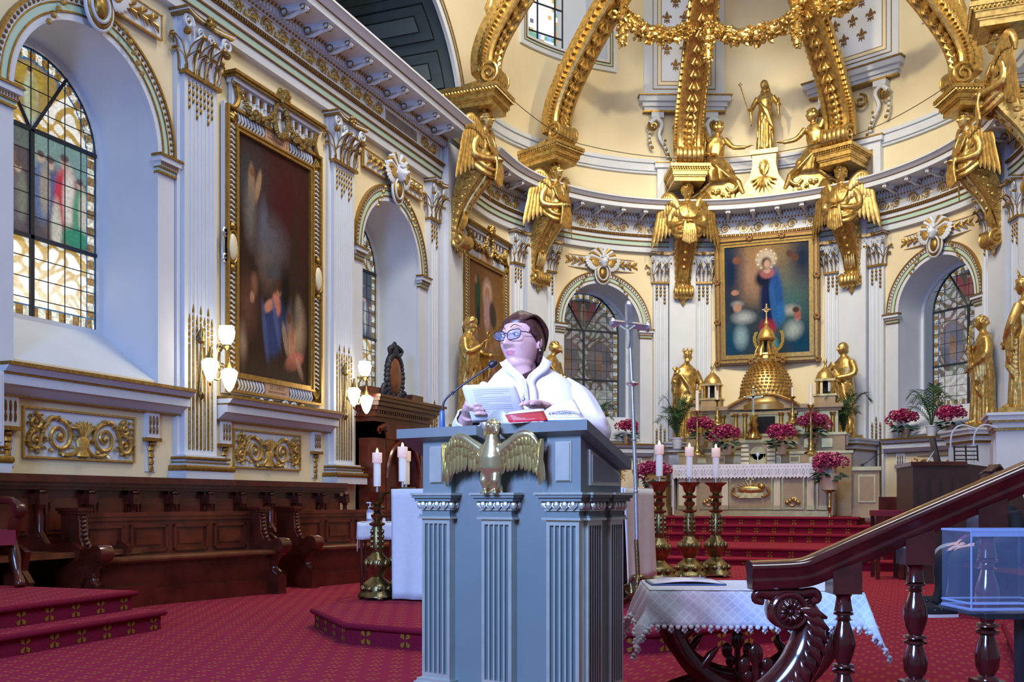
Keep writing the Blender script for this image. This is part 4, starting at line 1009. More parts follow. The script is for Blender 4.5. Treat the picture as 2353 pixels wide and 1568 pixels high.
def gadroon_frame(name, W, H, label, painter, M, title_top, title_bot, cat='painting'):
    """big altar-wall painting: gilt inner moulding, white gadroons, plaques, cartouches, garlanded cornice"""
    t = thing(name, label, cat, M); hw, hh = W/2, H/2
    canvas('canvas', W, H, painter, t, T(0, -.03, 0))
    f = MB()
    def rect(a, b, y0, y1, m):
        for (x0, x1, z0, z1) in ((-hw-b, hw+b, hh+a, hh+b), (-hw-b, hw+b, -hh-b, -hh-a), (-hw-b, -hw-a, -hh-a, hh+a), (hw+a, hw+b, -hh-a, hh+a)): f.box(x0, x1, y0, y1, z0, z1, m)
    rect(-.01, .035, -.07, 0, 0); rect(.035, .06, -.09, 0, 0); rect(.06, .215, -.05, 0, 1); rect(.215, .25, -.10, 0, 0); rect(.25, .27, -.05, 0, 2)
    f.build('frame', ['frame_gold', 'gilt', 'white'], t, smooth=0)
    g = MB()
    def rib(x, z, vert):
        pts = [(0, -.05, -.07), (.012, -.075, -.02), (-.012, -.075, .03), (0, -.05, .07)]
        pts = [(x+a, y, z+b) if vert else (x+b, y, z+a) for a, y, b in pts]; g.tube(pts, .0135, 5)
    n = int(W/.062)
    for i in range(n+1):
        x = -hw+W*i/n
        if abs(x) > .30: rib(x, hh+.138, True); rib(x, -hh-.138, True)
    n = int(H/.062)
    for i in range(n+1):
        z = -hh+H*i/n
        if abs(z-.02) > .30: rib(-hw-.138, z, False); rib(hw+.138, z, False)
    tag(g.build('gadroons', 'white', t, smooth=60), kind='stuff')
    c = MB()
    for sx in (-1, 1):
        for sz in (-1, 1):
            for k in range(4): a = PI/4+(k-1.5)*.35; c.tube([(sx*(hw+.07), -.05, sz*(hh+.07)), (sx*(hw+.07+.09*cos(a)), -.09, sz*(hh+.07+.09*sin(a))), (sx*(hw+.07+.15*cos(a)), -.06, sz*(hh+.07+.15*sin(a)))], [.012, .024, .006], 5)
    c.build('corner_leaf', 'gilt', t)
    for sx in (-1, 1):
        k = MB(); x = sx*(hw+.15)
        k.box(x-.10, x+.10, -.08, 0, -.20, .24, 0); k.ell((x, -.085, .02), (.085, .05, .17), 14, 1)
        k.tube([(x+.10*cos(a), -.09, .02+.20*sin(a)) for a in frange(0, 2*PI, 20)[:-1]], .016, 6, 0, closed=True)
        for sz in (-1, 1): k.tube([(x+sx*.10+p[0]*sx, -.06, .02+sz*(.17+p[2])) for p in spiral(0, 0, .075, .015, PI, 1.3, 16)], .016, 6, 2); k.ell((x, -.08, .02+sz*.26), (.05, .04, .05), 7, 0)
        k.tube([(x+sx*.13, -.04, -.15), (x+sx*.16, -.05, .02), (x+sx*.13, -.04, .19)], .018, 6, 2)
        k.build('cartouche', ['gilt', 'altar_ivory', 'silver'], t)
    for sz, txt in ((1, title_top), (-1, title_bot)):
        p = MB(); p.box(-.27, .27, -.075, 0, sz*(hh+.138)-.075, sz*(hh+.138)+.075, 0); p.box(-.29, .29, -.065, 0, sz*(hh+.138)-.088, sz*(hh+.138)+.088, 1)
        pl = p.build('plaque', ['plaque', 'frame_gold'], t, smooth=0)
        for i, (ln, size) in enumerate(txt): text_mesh('lettering', ln, size, T(0, -.077, sz*(hh+.138)+.032-.062*i) @ vrot('X', PI/2), 'gilt_dark', pl)
    # cornice above with garlands
    zc = hh+.27; k = MB()
    k.box(-hw-.12, hw+.12, -.06, 0, zc, zc+.30, 0); k.box(-hw-.16, hw+.16, -.12, 0, zc+.28, zc+.33, 0); k.box(-hw-.2, hw+.2, -.17, 0, zc+.33, zc+.36, 1); k.box(-hw-.22, hw+.22, -.19, 0, zc+.36, zc+.40, 1)
    for i in range(22): x = -hw-.06+(W+.12)*(i+.5)/22; k.box(x-.018, x+.018, -.09, 0, zc+.17, zc+.26, 0 if i % 2 else 2)
    for sx in (-1, 1):
        k.tube([(sx*(hw+.10)+p[0], -.09, zc+.28+p[2]) for p in spiral(0, 0, .07, .012, 0, 1.6, 18)], .02, 6, 1); k.tube(spline([(sx*(hw+.06), -.08, zc+.24), (sx*(hw+.04), -.09, zc+.1), (sx*(hw+.12), -.09, zc-.03), (sx*(hw+.24), -.08, zc-.04)], 5), [.05-.002*i for i in range(16)], 6, 1)
    k.build('cornice', ['white', 'gilt', 'gilt_dark'], t, smooth=40)
    ga = MB(); rr = random.Random(5)
    def swag(a, b, drop, r):
        for i in range(26):
            u = i/25; x = lerp(a[0], b[0], u); z = lerp(a[1], b[1], u)-drop*4*u*(1-u); q = r*(.5+sin(PI*u)*.7)
            for _ in range(3): ga.ell((x+rr.uniform(-q, q)*.7, -.12+rr.uniform(-.03, .02), z+rr.uniform(-q, q)), q*rr.uniform(.4, .65), 6)
    swag((-hw-.05, zc+.22), (-.10, zc+.22), .24, .055); swag((hw+.05, zc+.22), (.10, zc+.22), .24, .055)
    for i in range(34): a = 2*PI*i/34; q = .035; ga.ell((.15*cos(a), -.13, zc+.13+.23*sin(a)), q*rr.uniform(.8, 1.3), 6)
    for i in range(16): ga.ell((rr.uniform(-.13, .13), -.17+rr.uniform(-.03, .03), zc+.42+rr.uniform(-.07, .09)), rr.uniform(.03, .06), 6)
    ga.build('garland', 'gilt', t)
    b = MB()
    for sx in (-1, 1):
        for (c0, r0) in ((.16, .07), (.36, .06), (.56, .05)): b.tube([(sx*c0+p[0], -.08, -hh-.31+p[2]*.8) for p in spiral(0, 0, r0, .012, 0, 1.3*sx, 16)], .018, 5, 0 if c0 < .5 else 1)
        b.tube(spline([(sx*.1, -.07, -hh-.29), (sx*.4, -.08, -hh-.34), (sx*.75, -.06, -hh-.30)], 5), .016, 5, 1)
    b.build('foot_scroll', ['white', 'gilt'], t)
    return t
gadroon_frame('framed_painting', 1.65, 3.07, 'tall dark framed painting of a seated blue robed man among kneeling figures', paint_garden,
              wframe(sy(11.30), .02, 4.135), [('ECCE ANGELI', .075), ('MINISTRABANT EI', .058)], [('LE CHRIST', .075), ('SERVI PAR LES ANGES', .042)])
gadroon_frame('framed_painting', 1.65, 3.07, 'tall brown framed painting with a haloed figure and a green robed figure', paint_vision,
              wframe(.12, .06, 4.135), [('', .05), ('', .05)], [('', .05), ('', .05)])
def virgin_frame():
    W, H = 1.86, 2.44
    M = wframe(sa(0), .22, 5.52) @ vrot('X', rad(5.0)); t = thing('framed_painting', 'gold framed painting of a woman in blue standing on a crescent above the altar', 'painting', M)
    canvas('canvas', W, H, paint_virgin, t, T(0, -.06, 0), 84, 110)
    f = MB(); hw, hh = W/2, H/2
    for (a, b, y, m) in ((-.01, .05, -.085, 0), (.05, .085, -.11, 0), (.085, .12, -.09, 1), (.12, .17, -.13, 0), (.17, .21, -.10, 1), (.21, .225, -.06, 1)):
        for (x0, x1, z0, z1) in ((-hw-b, hw+b, hh+a, hh+b), (-hw-b, hw+b, -hh-b, -hh-a), (-hw-b, -hw-a, -hh-a, hh+a), (hw+a, hw+b, -hh-a, hh+a)): f.box(x0, x1, y, 0, z0, z1, m)
    f.build('frame', ['frame_gold', 'gilt_dark'], t, smooth=0)
    o = MB()
    for (x, z) in [(sx*(hw+.17), sz*(hh+.17)) for sx in (-1, 1) for sz in (-1, 1)]+[(sx*.35, sz*(hh+.16)) for sx in (-1, 1) for sz in (-1, 1)]+[(sx*(hw+.16), z_) for sx in (-1, 1) for z_ in (-.45, .45)]:
        for k in range(6): a = k*1.05; o.ell((x+.045*cos(a), -.13, z+.045*sin(a)), (.04, .03, .04), 6)
    o.build('frame_ornament', 'gilt_dark', t)
virgin_frame()

# ---- cherub keystones over the niches
def cherub_mesh_set():
    a = MB(); add_head(a, T(0, -.14, 0) @ S(1.25), 0, 1.3, 0, 30, 22); curls(a, T(0, -.14, .005) @ S(1.25), 0, 40, r=.026)
    face = a.mesh('cherub_face', 'white', 60)
    b = MB()
    for sg in (-1, 1):
        for k in range(6):
            a0 = PI/2+sg*(.25+.28*k); b.tube([(sg*.10, -.10, .02), (.30*cos(a0)*1.05, -.12, .05+.26*sin(a0)), (.36*cos(a0)*1.1, -.08, .02+.28*sin(a0))], [.02, .045, .012], 6, k % 2)
        M = T(sg*.13, -.08, -.02) @ (Matrix.Identity(4) if sg > 0 else S(-1, 1, 1))
        feather_fan(b, M, 7, .34, .22, .25, -1.1, .085, 0, -.02); feather_fan(b, M, 5, .20, .14, .4, -.9, .07, 1, -.05)
    wings = b.mesh('wings', ['white', 'gilt_light'], 50)
    c = MB()
    for k in range(3):
        r = .26-.045*k; c.tube([(r*.72*cos(t_), -.09-.012*k, -.26+r*.95*sin(t_)) for t_ in frange(0, 2*PI, 20)[:-1]], .022, 6, k % 2, closed=True)
    c.ell((0, -.10, -.27), (.10, .07, .14), 10, 1)
    cart = c.mesh('shell_cartouche', ['white', 'gilt'], 60)
    d = MB()
    for sg in (-1, 1):
        d.box(sg*.30, sg*1.0, -.03, .0, -.16, .10, 0)
        for (x0, x1, z0, z1) in ((.28, 1.02, .10, .115), (.28, 1.02, -.175, -.16), (1.0, 1.015, -.17, .11)): d.box(min(sg*x0, sg*x1), max(sg*x0, sg*x1), -.045, 0, z0, z1, 1)
        for k in range(7):
            x = sg*(.36+.085*k); d.tube([(x-sg*.06, -.04, -.02), (x, -.075, .03-.03*(k % 2)), (x+sg*.06, -.05, .075-.16*(k % 2))], [.012, .03, .006], 6, 1); d.tube([(x-sg*.04, -.04, -.03), (x+sg*.02, -.07, -.07+.05*(k % 2)), (x+sg*.07, -.05, -.12+.2*(k % 2))], [.012, .028, .006], 6, 1)
        for k in range(5): q = .06*k; d.ell((sg*(.40+q), -.08, -.32-.10*k*.9-.02), .032, 6, 1)
    side = d.mesh('side_panel', ['white', 'gilt_light'], 50)
    return face, wings, cart, side
CHS = cherub_mesh_set()
def cherub(s, par):
    t = link('cherub_keystone', CHS[1], par, wframe(s, .03, 6.38)); link('cherub_face', CHS[0], t); link('shell_cartouche', CHS[2], t); link('side_panel', CHS[3], t)
for s in left_windows: cherub(s, wall_left)
for s in apse_windows: cherub(s, wall_apse)
# ================================================================== canopy: angels, ribs, garlands
def angel_meshes():
    b = MB(); Z0 = 5.47
    # torso leaning out from the wall, waist at z 7.0
    sp = [(6.92, .24, .20, 0, -.72, .05, 8), (7.05, .25, .21, 0, -.74, .07, 8), (7.22, .21, .17, 0, -.74, .05, 8), (7.42, .26, .18, 0, -.72, .04, 6), (7.58, .27, .16, 0, -.70, .03, 5), (7.66, .16, .12, 0, -.70, .02, 4), (7.71, .085, .08, 0, -.71, 0, 4)]
    b.loft(robe_rings(sp, 44, 4))
    for sg in (-1, 1):
        b.tube(spline([(sg*.22, -.70, 7.58), (sg*.36, -.66, 7.36), (sg*.37, -.70, 7.17), (sg*.20, -.88, 7.13), (sg*.07, -.98, 7.17)], 4), [.105, .11, .115, .11, .10, .095, .09, .09, .088, .085, .08, .075, .07, .06, .055, .05, .045], 10)
        hand(b, (sg*.07, -.98, 7.17), (-sg*.7, -.5, -.1), 1.2, 0, .3, sg)
        for k in range(5): b.tube(spline([(sg*(.05+.04*k), -.86, 7.60-.02*k), (sg*(.03+.03*k), -.93, 7.42-.03*k), (sg*.01, -.92, 7.27)], 3), .02, 6)
        b.tube(spline([(sg*.33, -.70, 7.12), (sg*.22, -.88, 6.96), (0, -.98, 6.93)], 4), .05, 8); b.tube(spline([(sg*.34, -.66, 7.02), (sg*.22, -.86, 6.86), (0, -.96, 6.85)], 4), .04, 8)
    for k in range(7): x = -.13+.043*k; b.tube(spline([(x*.7, -.99, 7.20), (x, -1.03, 6.98), (x*1.15, -1.0, 6.66+.02*abs(k-3))], 4), [.028]*5+[.03]*4, 6)
    hm = T(0, -.76, 7.90) @ vrot('X', rad(-8)) @ S(1.45)
    b.tube([(0, -.71, 7.62), (0, -.74, 7.82)], [.085, .078], 10); add_head(b, hm, 0, .8); curls(b, hm, 0, 110, r=.024, seed=9)
    body = remesh(b, 'body', 'gold', .014, 1); bme = body.data; bpy.data.objects.remove(body)
    wm = []
    for sg in (-1, 1):
        w_ = MB(); M = T(sg*.19, -.76, 7.50) @ vrot('Z', sg*rad(27)) @ (Matrix.Identity(4) if sg > 0 else S(-1, 1, 1))
        w_.tube([M @ Vector(p) for p in spline([(0, 0, 0), (.10, 0, .22), (.26, 0, .34), (.40, 0, .22), (.42, 0, .05)], 5)], [.06, .07, .075, .08, .085, .085, .085, .085, .085, .08, .08, .075, .07, .065, .06, .055, .05, .045, .04, .035, .03], 8)
        for i in range(9):
            t = i/8; x0, z0 = lerp(.08, .40, t), lerp(.05, .16, t)+.12*sin(PI*t)
            feather_fan(w_, M @ T(x0, 0, z0), 1, lerp(.62, 1.02, t), 1, lerp(-1.85, -1.35, t), 0, .095, 0, -.005*i)
        for i in range(8):
            t = i/7; x0, z0 = lerp(.08, .38, t), lerp(.12, .22, t)+.10*sin(PI*t)
            feather_fan(w_, M @ T(x0, 0, z0), 1, lerp(.34, .52, t), 1, lerp(-1.85, -1.3, t), 0, .09, 0, -.045)
        for i in range(7):
            t = i/6; x0, z0 = lerp(.08, .36, t), lerp(.18, .27, t)+.08*sin(PI*t)
            feather_fan(w_, M @ T(x0, 0, z0), 1, .22, 1, lerp(-1.85, -1.25, t), 0, .085, 0, -.075)
        wm.append(w_.mesh('wing', 'gold', 50))
    c = MB()
    prof = [(.20, 5.80, .17), (.24, 5.95, .17), (.30, 6.15, .175), (.40, 6.36, .19), (.55, 6.58, .215), (.72, 6.78, .235), (.84, 6.95, .245)]
    back = [(.16, 5.80), (.16, 5.95), (.16, 6.15), (.17, 6.36), (.20, 6.58), (.28, 6.80), (.40, 7.0)]
    P_ = spline([(w_, d, z) for d, z, w_ in prof], 3); B_ = spline([(0, d, z) for d, z in back], 3)
    c.loft([[(-p.x, -q.y, q.z), (-p.x, -p.y+.02, p.z), (-p.x*.82, -p.y, p.z), (-p.x*.74, -p.y+.025, p.z), (-p.x*.30, -p.y+.025, p.z), (-p.x*.24, -p.y-.012, p.z), (p.x*.24, -p.y-.012, p.z), (p.x*.30, -p.y+.025, p.z), (p.x*.74, -p.y+.025, p.z), (p.x*.82, -p.y, p.z), (p.x, -p.y+.02, p.z), (p.x, -q.y, q.z)] for p, q in zip(P_, B_)])
    for sg in (-1, 1):
        for k in range(9): t = (k+.5)/9; p, q = P_[int(t*(len(P_)-1))], B_[int(t*(len(P_)-1))]; c.ell((sg*p.x, -(p.y+q.y)/2, (p.z+q.z)/2), (.02, .035+.05*t, .045), 7); c.ell((sg*p.x, -lerp(p.y, q.y, .2), p.z+.03), .02, 6); c.ell((sg*p.x, -lerp(p.y, q.y, .8), q.z+.03), .02, 6)
        c.tube([(sg*.235, -(.45+p[0]), 7.02+p[2]) for p in spiral(0, 0, .10, .015, PI/2, 1.6, 20)], .028, 6)
        c.tube([(sg*.19, -(.28+p[0]), 5.73+p[2]) for p in spiral(0, 0, .145, .02, PI/2, -1.8, 24)], .03, 6)
    for x in (-.15, -.075, 0, .075, .15): c.lathe([(.02, -.04), (.135, -.035), (.15, 0), (.135, .035), (.02, .04)], 18, 0, T(x, -.28, 5.73) @ vrot('Y', PI/2))
    for k in range(9): p = P_[k*2]; c.ell((0, -p.y-.02, p.z), (.045, .03, .05), 7)
    for k in range(5): a = -.5+.25*k; c.tube([(.10*sin(a*2), -.27, 6.0), (.11*sin(a*2), -.33, 6.14), (.12*sin(a*2), -.36, 6.27)], [.03, .035, .008], 6)
    console = c.mesh('console', 'gold', 45)
    d = MB(); d.lathe([(.01, -.30), (.045, -.24), (.05, -.20), (.09, -.14), (.10, -.08), (.07, -.02), (.05, 0)], 12, 0, T(0, -.24, 5.74), 1, .8, lobes=6, lamp_=.12)
    for k in range(6): a = k*PI/3; d.tube([(0.05*cos(a), -.24+.04*sin(a), 5.72), (.12*cos(a), -.24+.10*sin(a), 5.64), (.10*cos(a), -.24+.08*sin(a), 5.55)], [.02, .04, .01], 6)
    return bme, wm, console, d.mesh('drop_finial', 'gold', 60)
ANG = angel_meshes()
def rib_meshes():
    # impost block
    b = MB()
    for (w_, d0, z0, z1) in ((.34, 1.02, 8.05, 8.14), (.36, 1.05, 8.14, 8.17), (.38, 1.08, 8.17, 8.26), (.40, 1.10, 8.26, 8.28), (.44, 1.16, 8.33, 8.40), (.41, 1.11, 8.28, 8.33)): b.box(-w_, w_, -d0, .02, z0, z1)
    for i in range(16): b.ell((-.41+.0547*i, -1.13, 8.305), .024, 6)
    for i in range(18):
        for sg in (-1, 1): b.ell((sg*.42, -.10-.06*i, 8.305), .024, 6)
    block = b.mesh('impost_block', 'gold', 40)
    v = MB()
    for x in (-.20, -.10, 0, .10, .20): v.lathe([(.02, -.052), (.18, -.046), (.20, 0), (.18, .046), (.02, .052)], 20, 0, T(x, -.92, 8.64) @ vrot('Y', PI/2))
    for sg in (-1, 1):
        v.tube([(sg*.27, -.92-p[0], 8.64+p[2]) for p in spiral(0, 0, .21, .02, PI*.9, -2.0, 30)], [.04-.0006*i for i in range(31)], 7); v.tube(spline([(sg*.25, -.45, 8.46), (sg*.27, -.55, 8.47), (sg*.27, -.72, 8.50)], 4), .04, 6)
    vol = v.mesh('volute', 'gold', 50)
    path = spline([(.78, 8.70), (.78, 9.0), (.90, 9.35), (1.13, 9.72), (1.52, 10.22), (1.98, 10.72), (2.6, 11.30), (3.3, 11.95), (4.0, 12.8), (4.5, 13.8)] and [(0, .78, 8.70), (0, .78, 9.0), (0, .90, 9.35), (0, 1.13, 9.72), (0, 1.52, 10.22), (0, 1.98, 10.72), (0, 2.6, 11.30), (0, 3.3, 11.95), (0, 4.0, 12.8), (0, 4.5, 13.8)], 5)
    r = MB(); rings = []; ctr = []
    for i, p in enumerate(path):
        q = path[min(i+1, len(path)-1)]-path[max(i-1, 0)]; q.normalize(); n = Vector((0, q.z, -q.y))   # towards the axis and down
        w_ = .27; h = .20
        def L(x, o): c = p+n*o; return (x, -c.y, c.z)
        rings.append([L(-w_, -h), L(-w_, h*.8), L(-w_*.86, h), L(-w_*.66, h), L(-w_*.58, h*.72), L(w_*.58, h*.72), L(w_*.66, h), L(w_*.86, h), L(w_, h*.8), L(w_, -h), L(w_*.6, -h*1.15), L(-w_*.6, -h*1.15)]); ctr.append((p, n, q))
    r.loft(rings); rib = r.mesh('rib', 'gold', 40)
    o = MB(); k = 0
    for i in range(2, len(ctr)-2):
        p, n, q = ctr[i]; c = p+n*.17
        if i % 2 == 0:
            o.ell((0, -c.y, c.z), (.065, .045, .065), 8)
            for sg in (-1, 1): a = c-q*.10; b_ = c+q*.10; o.tube([(sg*.02, -a.y, a.z), (sg*.10, -(c+n*.04).y, (c+n*.04).z), (sg*.05, -b_.y, b_.z)], [.02, .045, .01], 6)
        for sg in (-1, 1):
            a = p-q*.12-n*.05; b_ = p+q*.02+n*.06; e_ = p+q*.16-n*.02; o.tube([(sg*.27, -a.y, a.z), (sg*.30, -b_.y, b_.z), (sg*.29, -e_.y, e_.z)], [.02, .042, .012], 6)
    p, n, q = ctr[14]; c = p-n*.22
    o.tube([(0, -c.y, c.z), (0, -(c-n*.14+q*.1).y, (c-n*.14+q*.1).z), (0, -(c-n*.2+q*.26).y, (c-n*.2+q*.26).z), (0, -(c-n*.1+q*.34).y, (c-n*.1+q*.34).z)], [.10, .10, .07, .03], 8)
    for i in range(0):
        x = -.16+.08*i; leaf_strip(o, x, -1.0, 8.82, .42, .10, .04, 0)
    return block, vol, rib, o.mesh('carved_leaves', 'gold', 55)
RIB = rib_meshes()
side_names = ['beside the left wall painting', 'between the two left apse paintings', 'left of the altar painting', 'right of the altar painting', 'above the palm bearing statue', 'at the right edge of the picture']
a_lab = ['gilded winged angel bracket in profile at the end of the left wall', 'gilded winged angel bracket above the niche with muted stained glass', 'gilded winged angel bracket left of the altar painting, facing front', 'gilded winged angel bracket right of the altar painting', 'gilded winged angel bracket facing left, right of the rose blue window', 'large gilded winged angel bracket at the upper right edge']
r_lab = ['gilded scroll rib nearest the coffered arch at left', 'gilded scroll rib crossing the small upper window', 'gilded scroll rib left of the crowned statue group', 'gilded scroll rib right of the statue group, by the lily panel', 'gilded scroll rib curving away at the upper right', 'gilded scroll rib with block at the far upper right edge']
for i, p in enumerate(PIERS):
    M = wframe(p, 0 if i not in (0, 5) else .05)
    t = thing('angel_bracket', a_lab[i], 'angel sculpture', M, 'gilded angels carrying the canopy')
    link('body', ANG[0], t); link('wing', ANG[1][0], t); link('wing', ANG[1][1], t); c_ = link('console', ANG[2], t); link('drop_finial', ANG[3], c_)
    t = thing('canopy_rib', r_lab[i], 'canopy rib', M, 'gilded ribs of the canopy')
    link('impost_block', RIB[0], t); v_ = link('volute', RIB[1], t); q_ = link('rib', RIB[2], t); link('carved_leaves', RIB[3], q_)
# garlands between the ribs
def ringpt(i, r=2.85, z=11.05):
    if i == 0: f = wframe(PIERS[0]); return f @ Vector((0, -2.15, z))
    if i == 5: f = wframe(PIERS[5]); return f @ Vector((0, -2.15, z))
    return wframe(PIERS[i]) @ Vector((0, -(RA-r), z))
def flowerets(mb, c, q, rr, n=4):
    for _ in range(n):
        v_ = Vector((rr.gauss(0, 1), rr.gauss(0, 1), rr.gauss(0, 1))).normalized()*q*rr.uniform(.75, 1.05); p = (c.x+v_.x, c.y+v_.y, c.z+v_.z); k = rr.random()
        if k < .45: mb.ell(p, q*rr.uniform(.20, .36), 6, 0, None, 4)
        else:
            d = Vector((rr.uniform(-1, 1), rr.uniform(-1, 1), rr.uniform(-1, .4))).normalized()*q*.9; mb.tube([p, (p[0]+d.x*.5, p[1]+d.y*.5, p[2]+d.z*.5), (p[0]+d.x*.9, p[1]+d.y*.9, p[2]+d.z*.9)], [q*.12, q*.28, q*.05], 5)
def garland(i, j, label):
    rr = random.Random(i*7+j); a, b = ringpt(i), ringpt(j); mb = MB(); n = 34
    for k in range(n+1):
        u = k/n; c = a.lerp(b, u); c.z -= .50*4*u*(1-u); flowerets(mb, c, .10+.07*sin(PI*u), rr, 15)
    mb.tube([a.lerp(b, k/n)-Vector((0, 0, .50*4*k/n*(1-k/n))) for k in range(n+1)], [.085+.06*sin(PI*k/n) for k in range(n+1)], 8)
    tag(mb.build('flower_garland', 'gold', smooth=60), label, 'garland', 'gilded garlands of the canopy')
garland(2, 3, 'gilded flower garland hanging above the statue group'); garland(1, 2, 'gilded flower garland between the second and third canopy ribs from the left'); garland(3, 4, 'gilded flower garland above the lily panel at the top edge')
p_lab = [None, 'gilded flower pendant by the small upper window', 'gilded flower pendant on the rib before the left lily panel', 'gilded flower pendant beside the right lily panel']
for i in (1, 2, 3):
    rr = random.Random(i); mb = MB(); c = ringpt(i)+Vector((0, 0, -.05))
    for k in range(26): flowerets(mb, c+Vector((rr.uniform(-.28, .28), rr.uniform(-.2, .2), rr.uniform(-.05, .45))), .11, rr, 6)
    dd = wframe(PIERS[i]).to_3x3() @ Vector((.12 if i < 3 else -.12, -.25, 0))
    for k in range(12): flowerets(mb, c+dd+Vector((0, 0, -.08*k)), .075+.06*sin(PI*k/11), rr, 14)
    mb.tube([c+Vector((0, 0, .35)), c, c+dd, c+dd+Vector((0, 0, -.88))], .09, 8)
    tag(mb.build('flower_pendant', 'gold', smooth=60), p_lab[i], 'flower pendant', 'gilded pendants of the canopy')

# ================================================================== statues on the pier pedestals
def pedestal(s, d1=.98, w_=.46):
    mb = MB(); mb.box(-w_, w_, -d1+.06, 0, .0, 2.08, 0); mb.box(-w_-.04, w_+.04, -d1+.02, 0, .0, .95, 0)
    for (g, z0, z1, m) in ((.03, 2.02, 2.06, 1), (.05, 2.06, 2.14, 0), (.09, 2.14, 2.17, 1), (.11, 2.17, 2.24, 0), (.14, 2.24, 2.28, 0)): mb.box(-w_-g, w_+g, -d1-g+.06, 0, z0, z1, m)
    mb.box(-w_+.1, w_-.1, -d1+.045, -d1+.07, 1.05, 1.9, 0)
    mb.box(-w_+.14, w_-.14, -d1+.035, -d1+.05, 1.09, 1.86, 2)
    k = MB()
    return mb.build('pedestal', ['white', 'gilt', 'white'], wall_apse, wframe(s, .12, 0), 0)
for i_, p in enumerate(PIERS): pedestal(p, .98 if i_ < 4 else .80)
def plinth(t): 
    mb = MB(); mb.box(-.30, .30, -.28, .24, -.10, 0); return mb.build('plinth', 'gold', t, smooth=0)
def put_statue(i, me, label, rot=0.0, d=.62, scale=1.03):
    t = thing('gilded_statue', label, 'statue', wframe(PIERS[i], d, 2.38) @ vrot('Z', rot) @ S(scale), 'gilded statues around the apse')
    me.parent = t; me.name = 'figure'; plinth(t); return t
HZ = 1.78
# bearded man reaching out, in profile
st = statue_mesh('figure', [dict(p=[(.20, -.02, 1.50), (.27, -.14, 1.28), (.16, -.38, 1.22)], hand=(.0, -1, .15), drape=True), dict(p=[(-.20, -.02, 1.50), (-.30, -.12, 1.25), (-.10, -.28, 1.36)], hand=(.3, -.6, .9), drape=True)],
                 T(0, -.05, HZ) @ vrot('X', rad(14)), seed=2, beard=1.0, lean=(0, 0), extra=lambda m: (m.tube([(-.08, -.36, 1.30), (-.04, -.40, 1.52)], .018, 6), m.tube([(-.04+.05*cos(a), -.41, 1.57+.05*sin(a)) for a in frange(0, 6.28, 12)[:-1]], .014, 6, closed=True), m.tube([(-.02, -.34, 1.28), (0, -.42, 1.5)], .018, 6)))
put_statue(0, st, 'gilded statue of a bearded man with outstretched hand beside the reader', rad(-2), d=.46)
st = statue_mesh('figure', [dict(p=[(.20, -.02, 1.50), (.30, -.05, 1.22), (.12, -.24, 1.16)]), dict(p=[(-.20, -.02, 1.50), (-.30, -.05, 1.22), (-.10, -.24, 1.10)])], T(0.03, -.07, HZ) @ vrot('Z', rad(18)) @ vrot('X', rad(-22)), seed=5, beard=.8)
put_statue(1, st, 'gilded statue with bowed bearded head, mostly hidden behind the reader', rad(10))
def sceptre(m): m.tube([(-.36, -.20, .95), (-.33, -.18, 1.42)], .018, 7); m.ell((-.33, -.18, 1.46), .04, 8); [m.tube([(-.33, -.18, 1.46), (-.33+.06*cos(k*1.57), -.18, 1.50+.03*sin(k*1.57)), (-.33+.04*cos(k*1.57), -.18, 1.55)], [.015, .02, .004], 5) for k in range(4)]; m.loft([[(sx*(.24+.10*t), y, 1.5-1.25*t) for sx, y in ((-1, 0), (-.9, .16), (.9, .16), (1, 0), (.9, .06), (-.9, .06))] for t in frange(0, 1, 5)])
st = statue_mesh('figure', [dict(p=[(.20, -.02, 1.48), (.32, -.06, 1.20), (.20, -.24, 1.06)], drape=True), dict(p=[(-.20, -.02, 1.48), (-.33, -.08, 1.20), (-.34, -.22, 1.24)], hand=(0, -.2, 1), drape=True)], T(0.01, -.05, HZ) @ vrot('Z', rad(-25)) @ vrot('X', rad(-10)), seed=3, crown=True, beard=.5, extra=sceptre, width=1.1)
put_statue(2, st, 'gilded statue of a crowned king with a sceptre left of the altar', rad(12))
st = statue_mesh('figure', [dict(p=[(.21, -.02, 1.50), (.32, -.10, 1.24), (.02, -.25, 1.16)], hand=(-1, -.1, -.1)), dict(p=[(-.21, -.02, 1.50), (-.33, -.10, 1.24), (-.04, -.27, 1.10)], hand=(1, -.1, -.1))], T(0, -.03, HZ) @ vrot('Z', rad(-28)), seed=8, hair='cap', lean=(.02, 0), width=1.05)
put_statue(3, st, 'gilded statue of a short haired man with crossed hands right of the altar', rad(-8))
def palmleaf(m):
    c = spline([(.16, -.28, .80), (.20, -.30, 1.2), (.27, -.28, 1.62)], 6); m.tube(c, .018, 6)
    for k in range(2, len(c)-1):
        for sg in (-1, 1): m.tube([c[k], c[k]+Vector((sg*.06, -.01, .07)), c[k]+Vector((sg*.075, 0, .17))], [.016, .018, .006], 5)
st = statue_mesh('figure', [dict(p=[(.21, -.02, 1.48), (.34, -.06, 1.20), (.18, -.25, 1.0)], drape=True), dict(p=[(-.21, -.02, 1.48), (-.36, -.10, 1.24), (-.06, -.24, 1.38)], hand=(1, -.1, .1), drape=True)], T(-.01, -.04, HZ) @ vrot('Z', rad(-30)) @ vrot('X', rad(8)), seed=11, extra=palmleaf, lean=(-.02, 0), width=1.08)
put_statue(4, st, 'gilded statue holding a palm frond, hand on chest, beside the right window', rad(-10), d=.42)
st = statue_mesh('figure', [dict(p=[(-.20, -.02, 1.48), (-.36, -.10, 1.62), (-.34, -.20, 1.95)], hand=(0, -.2, 1)), dict(p=[(.20, -.02, 1.48), (.30, -.1, 1.2), (.2, -.2, 1.0)], drape=True)], T(0, -.04, HZ) @ vrot('Z', rad(-10)), seed=14, lean=(-.03, 0))
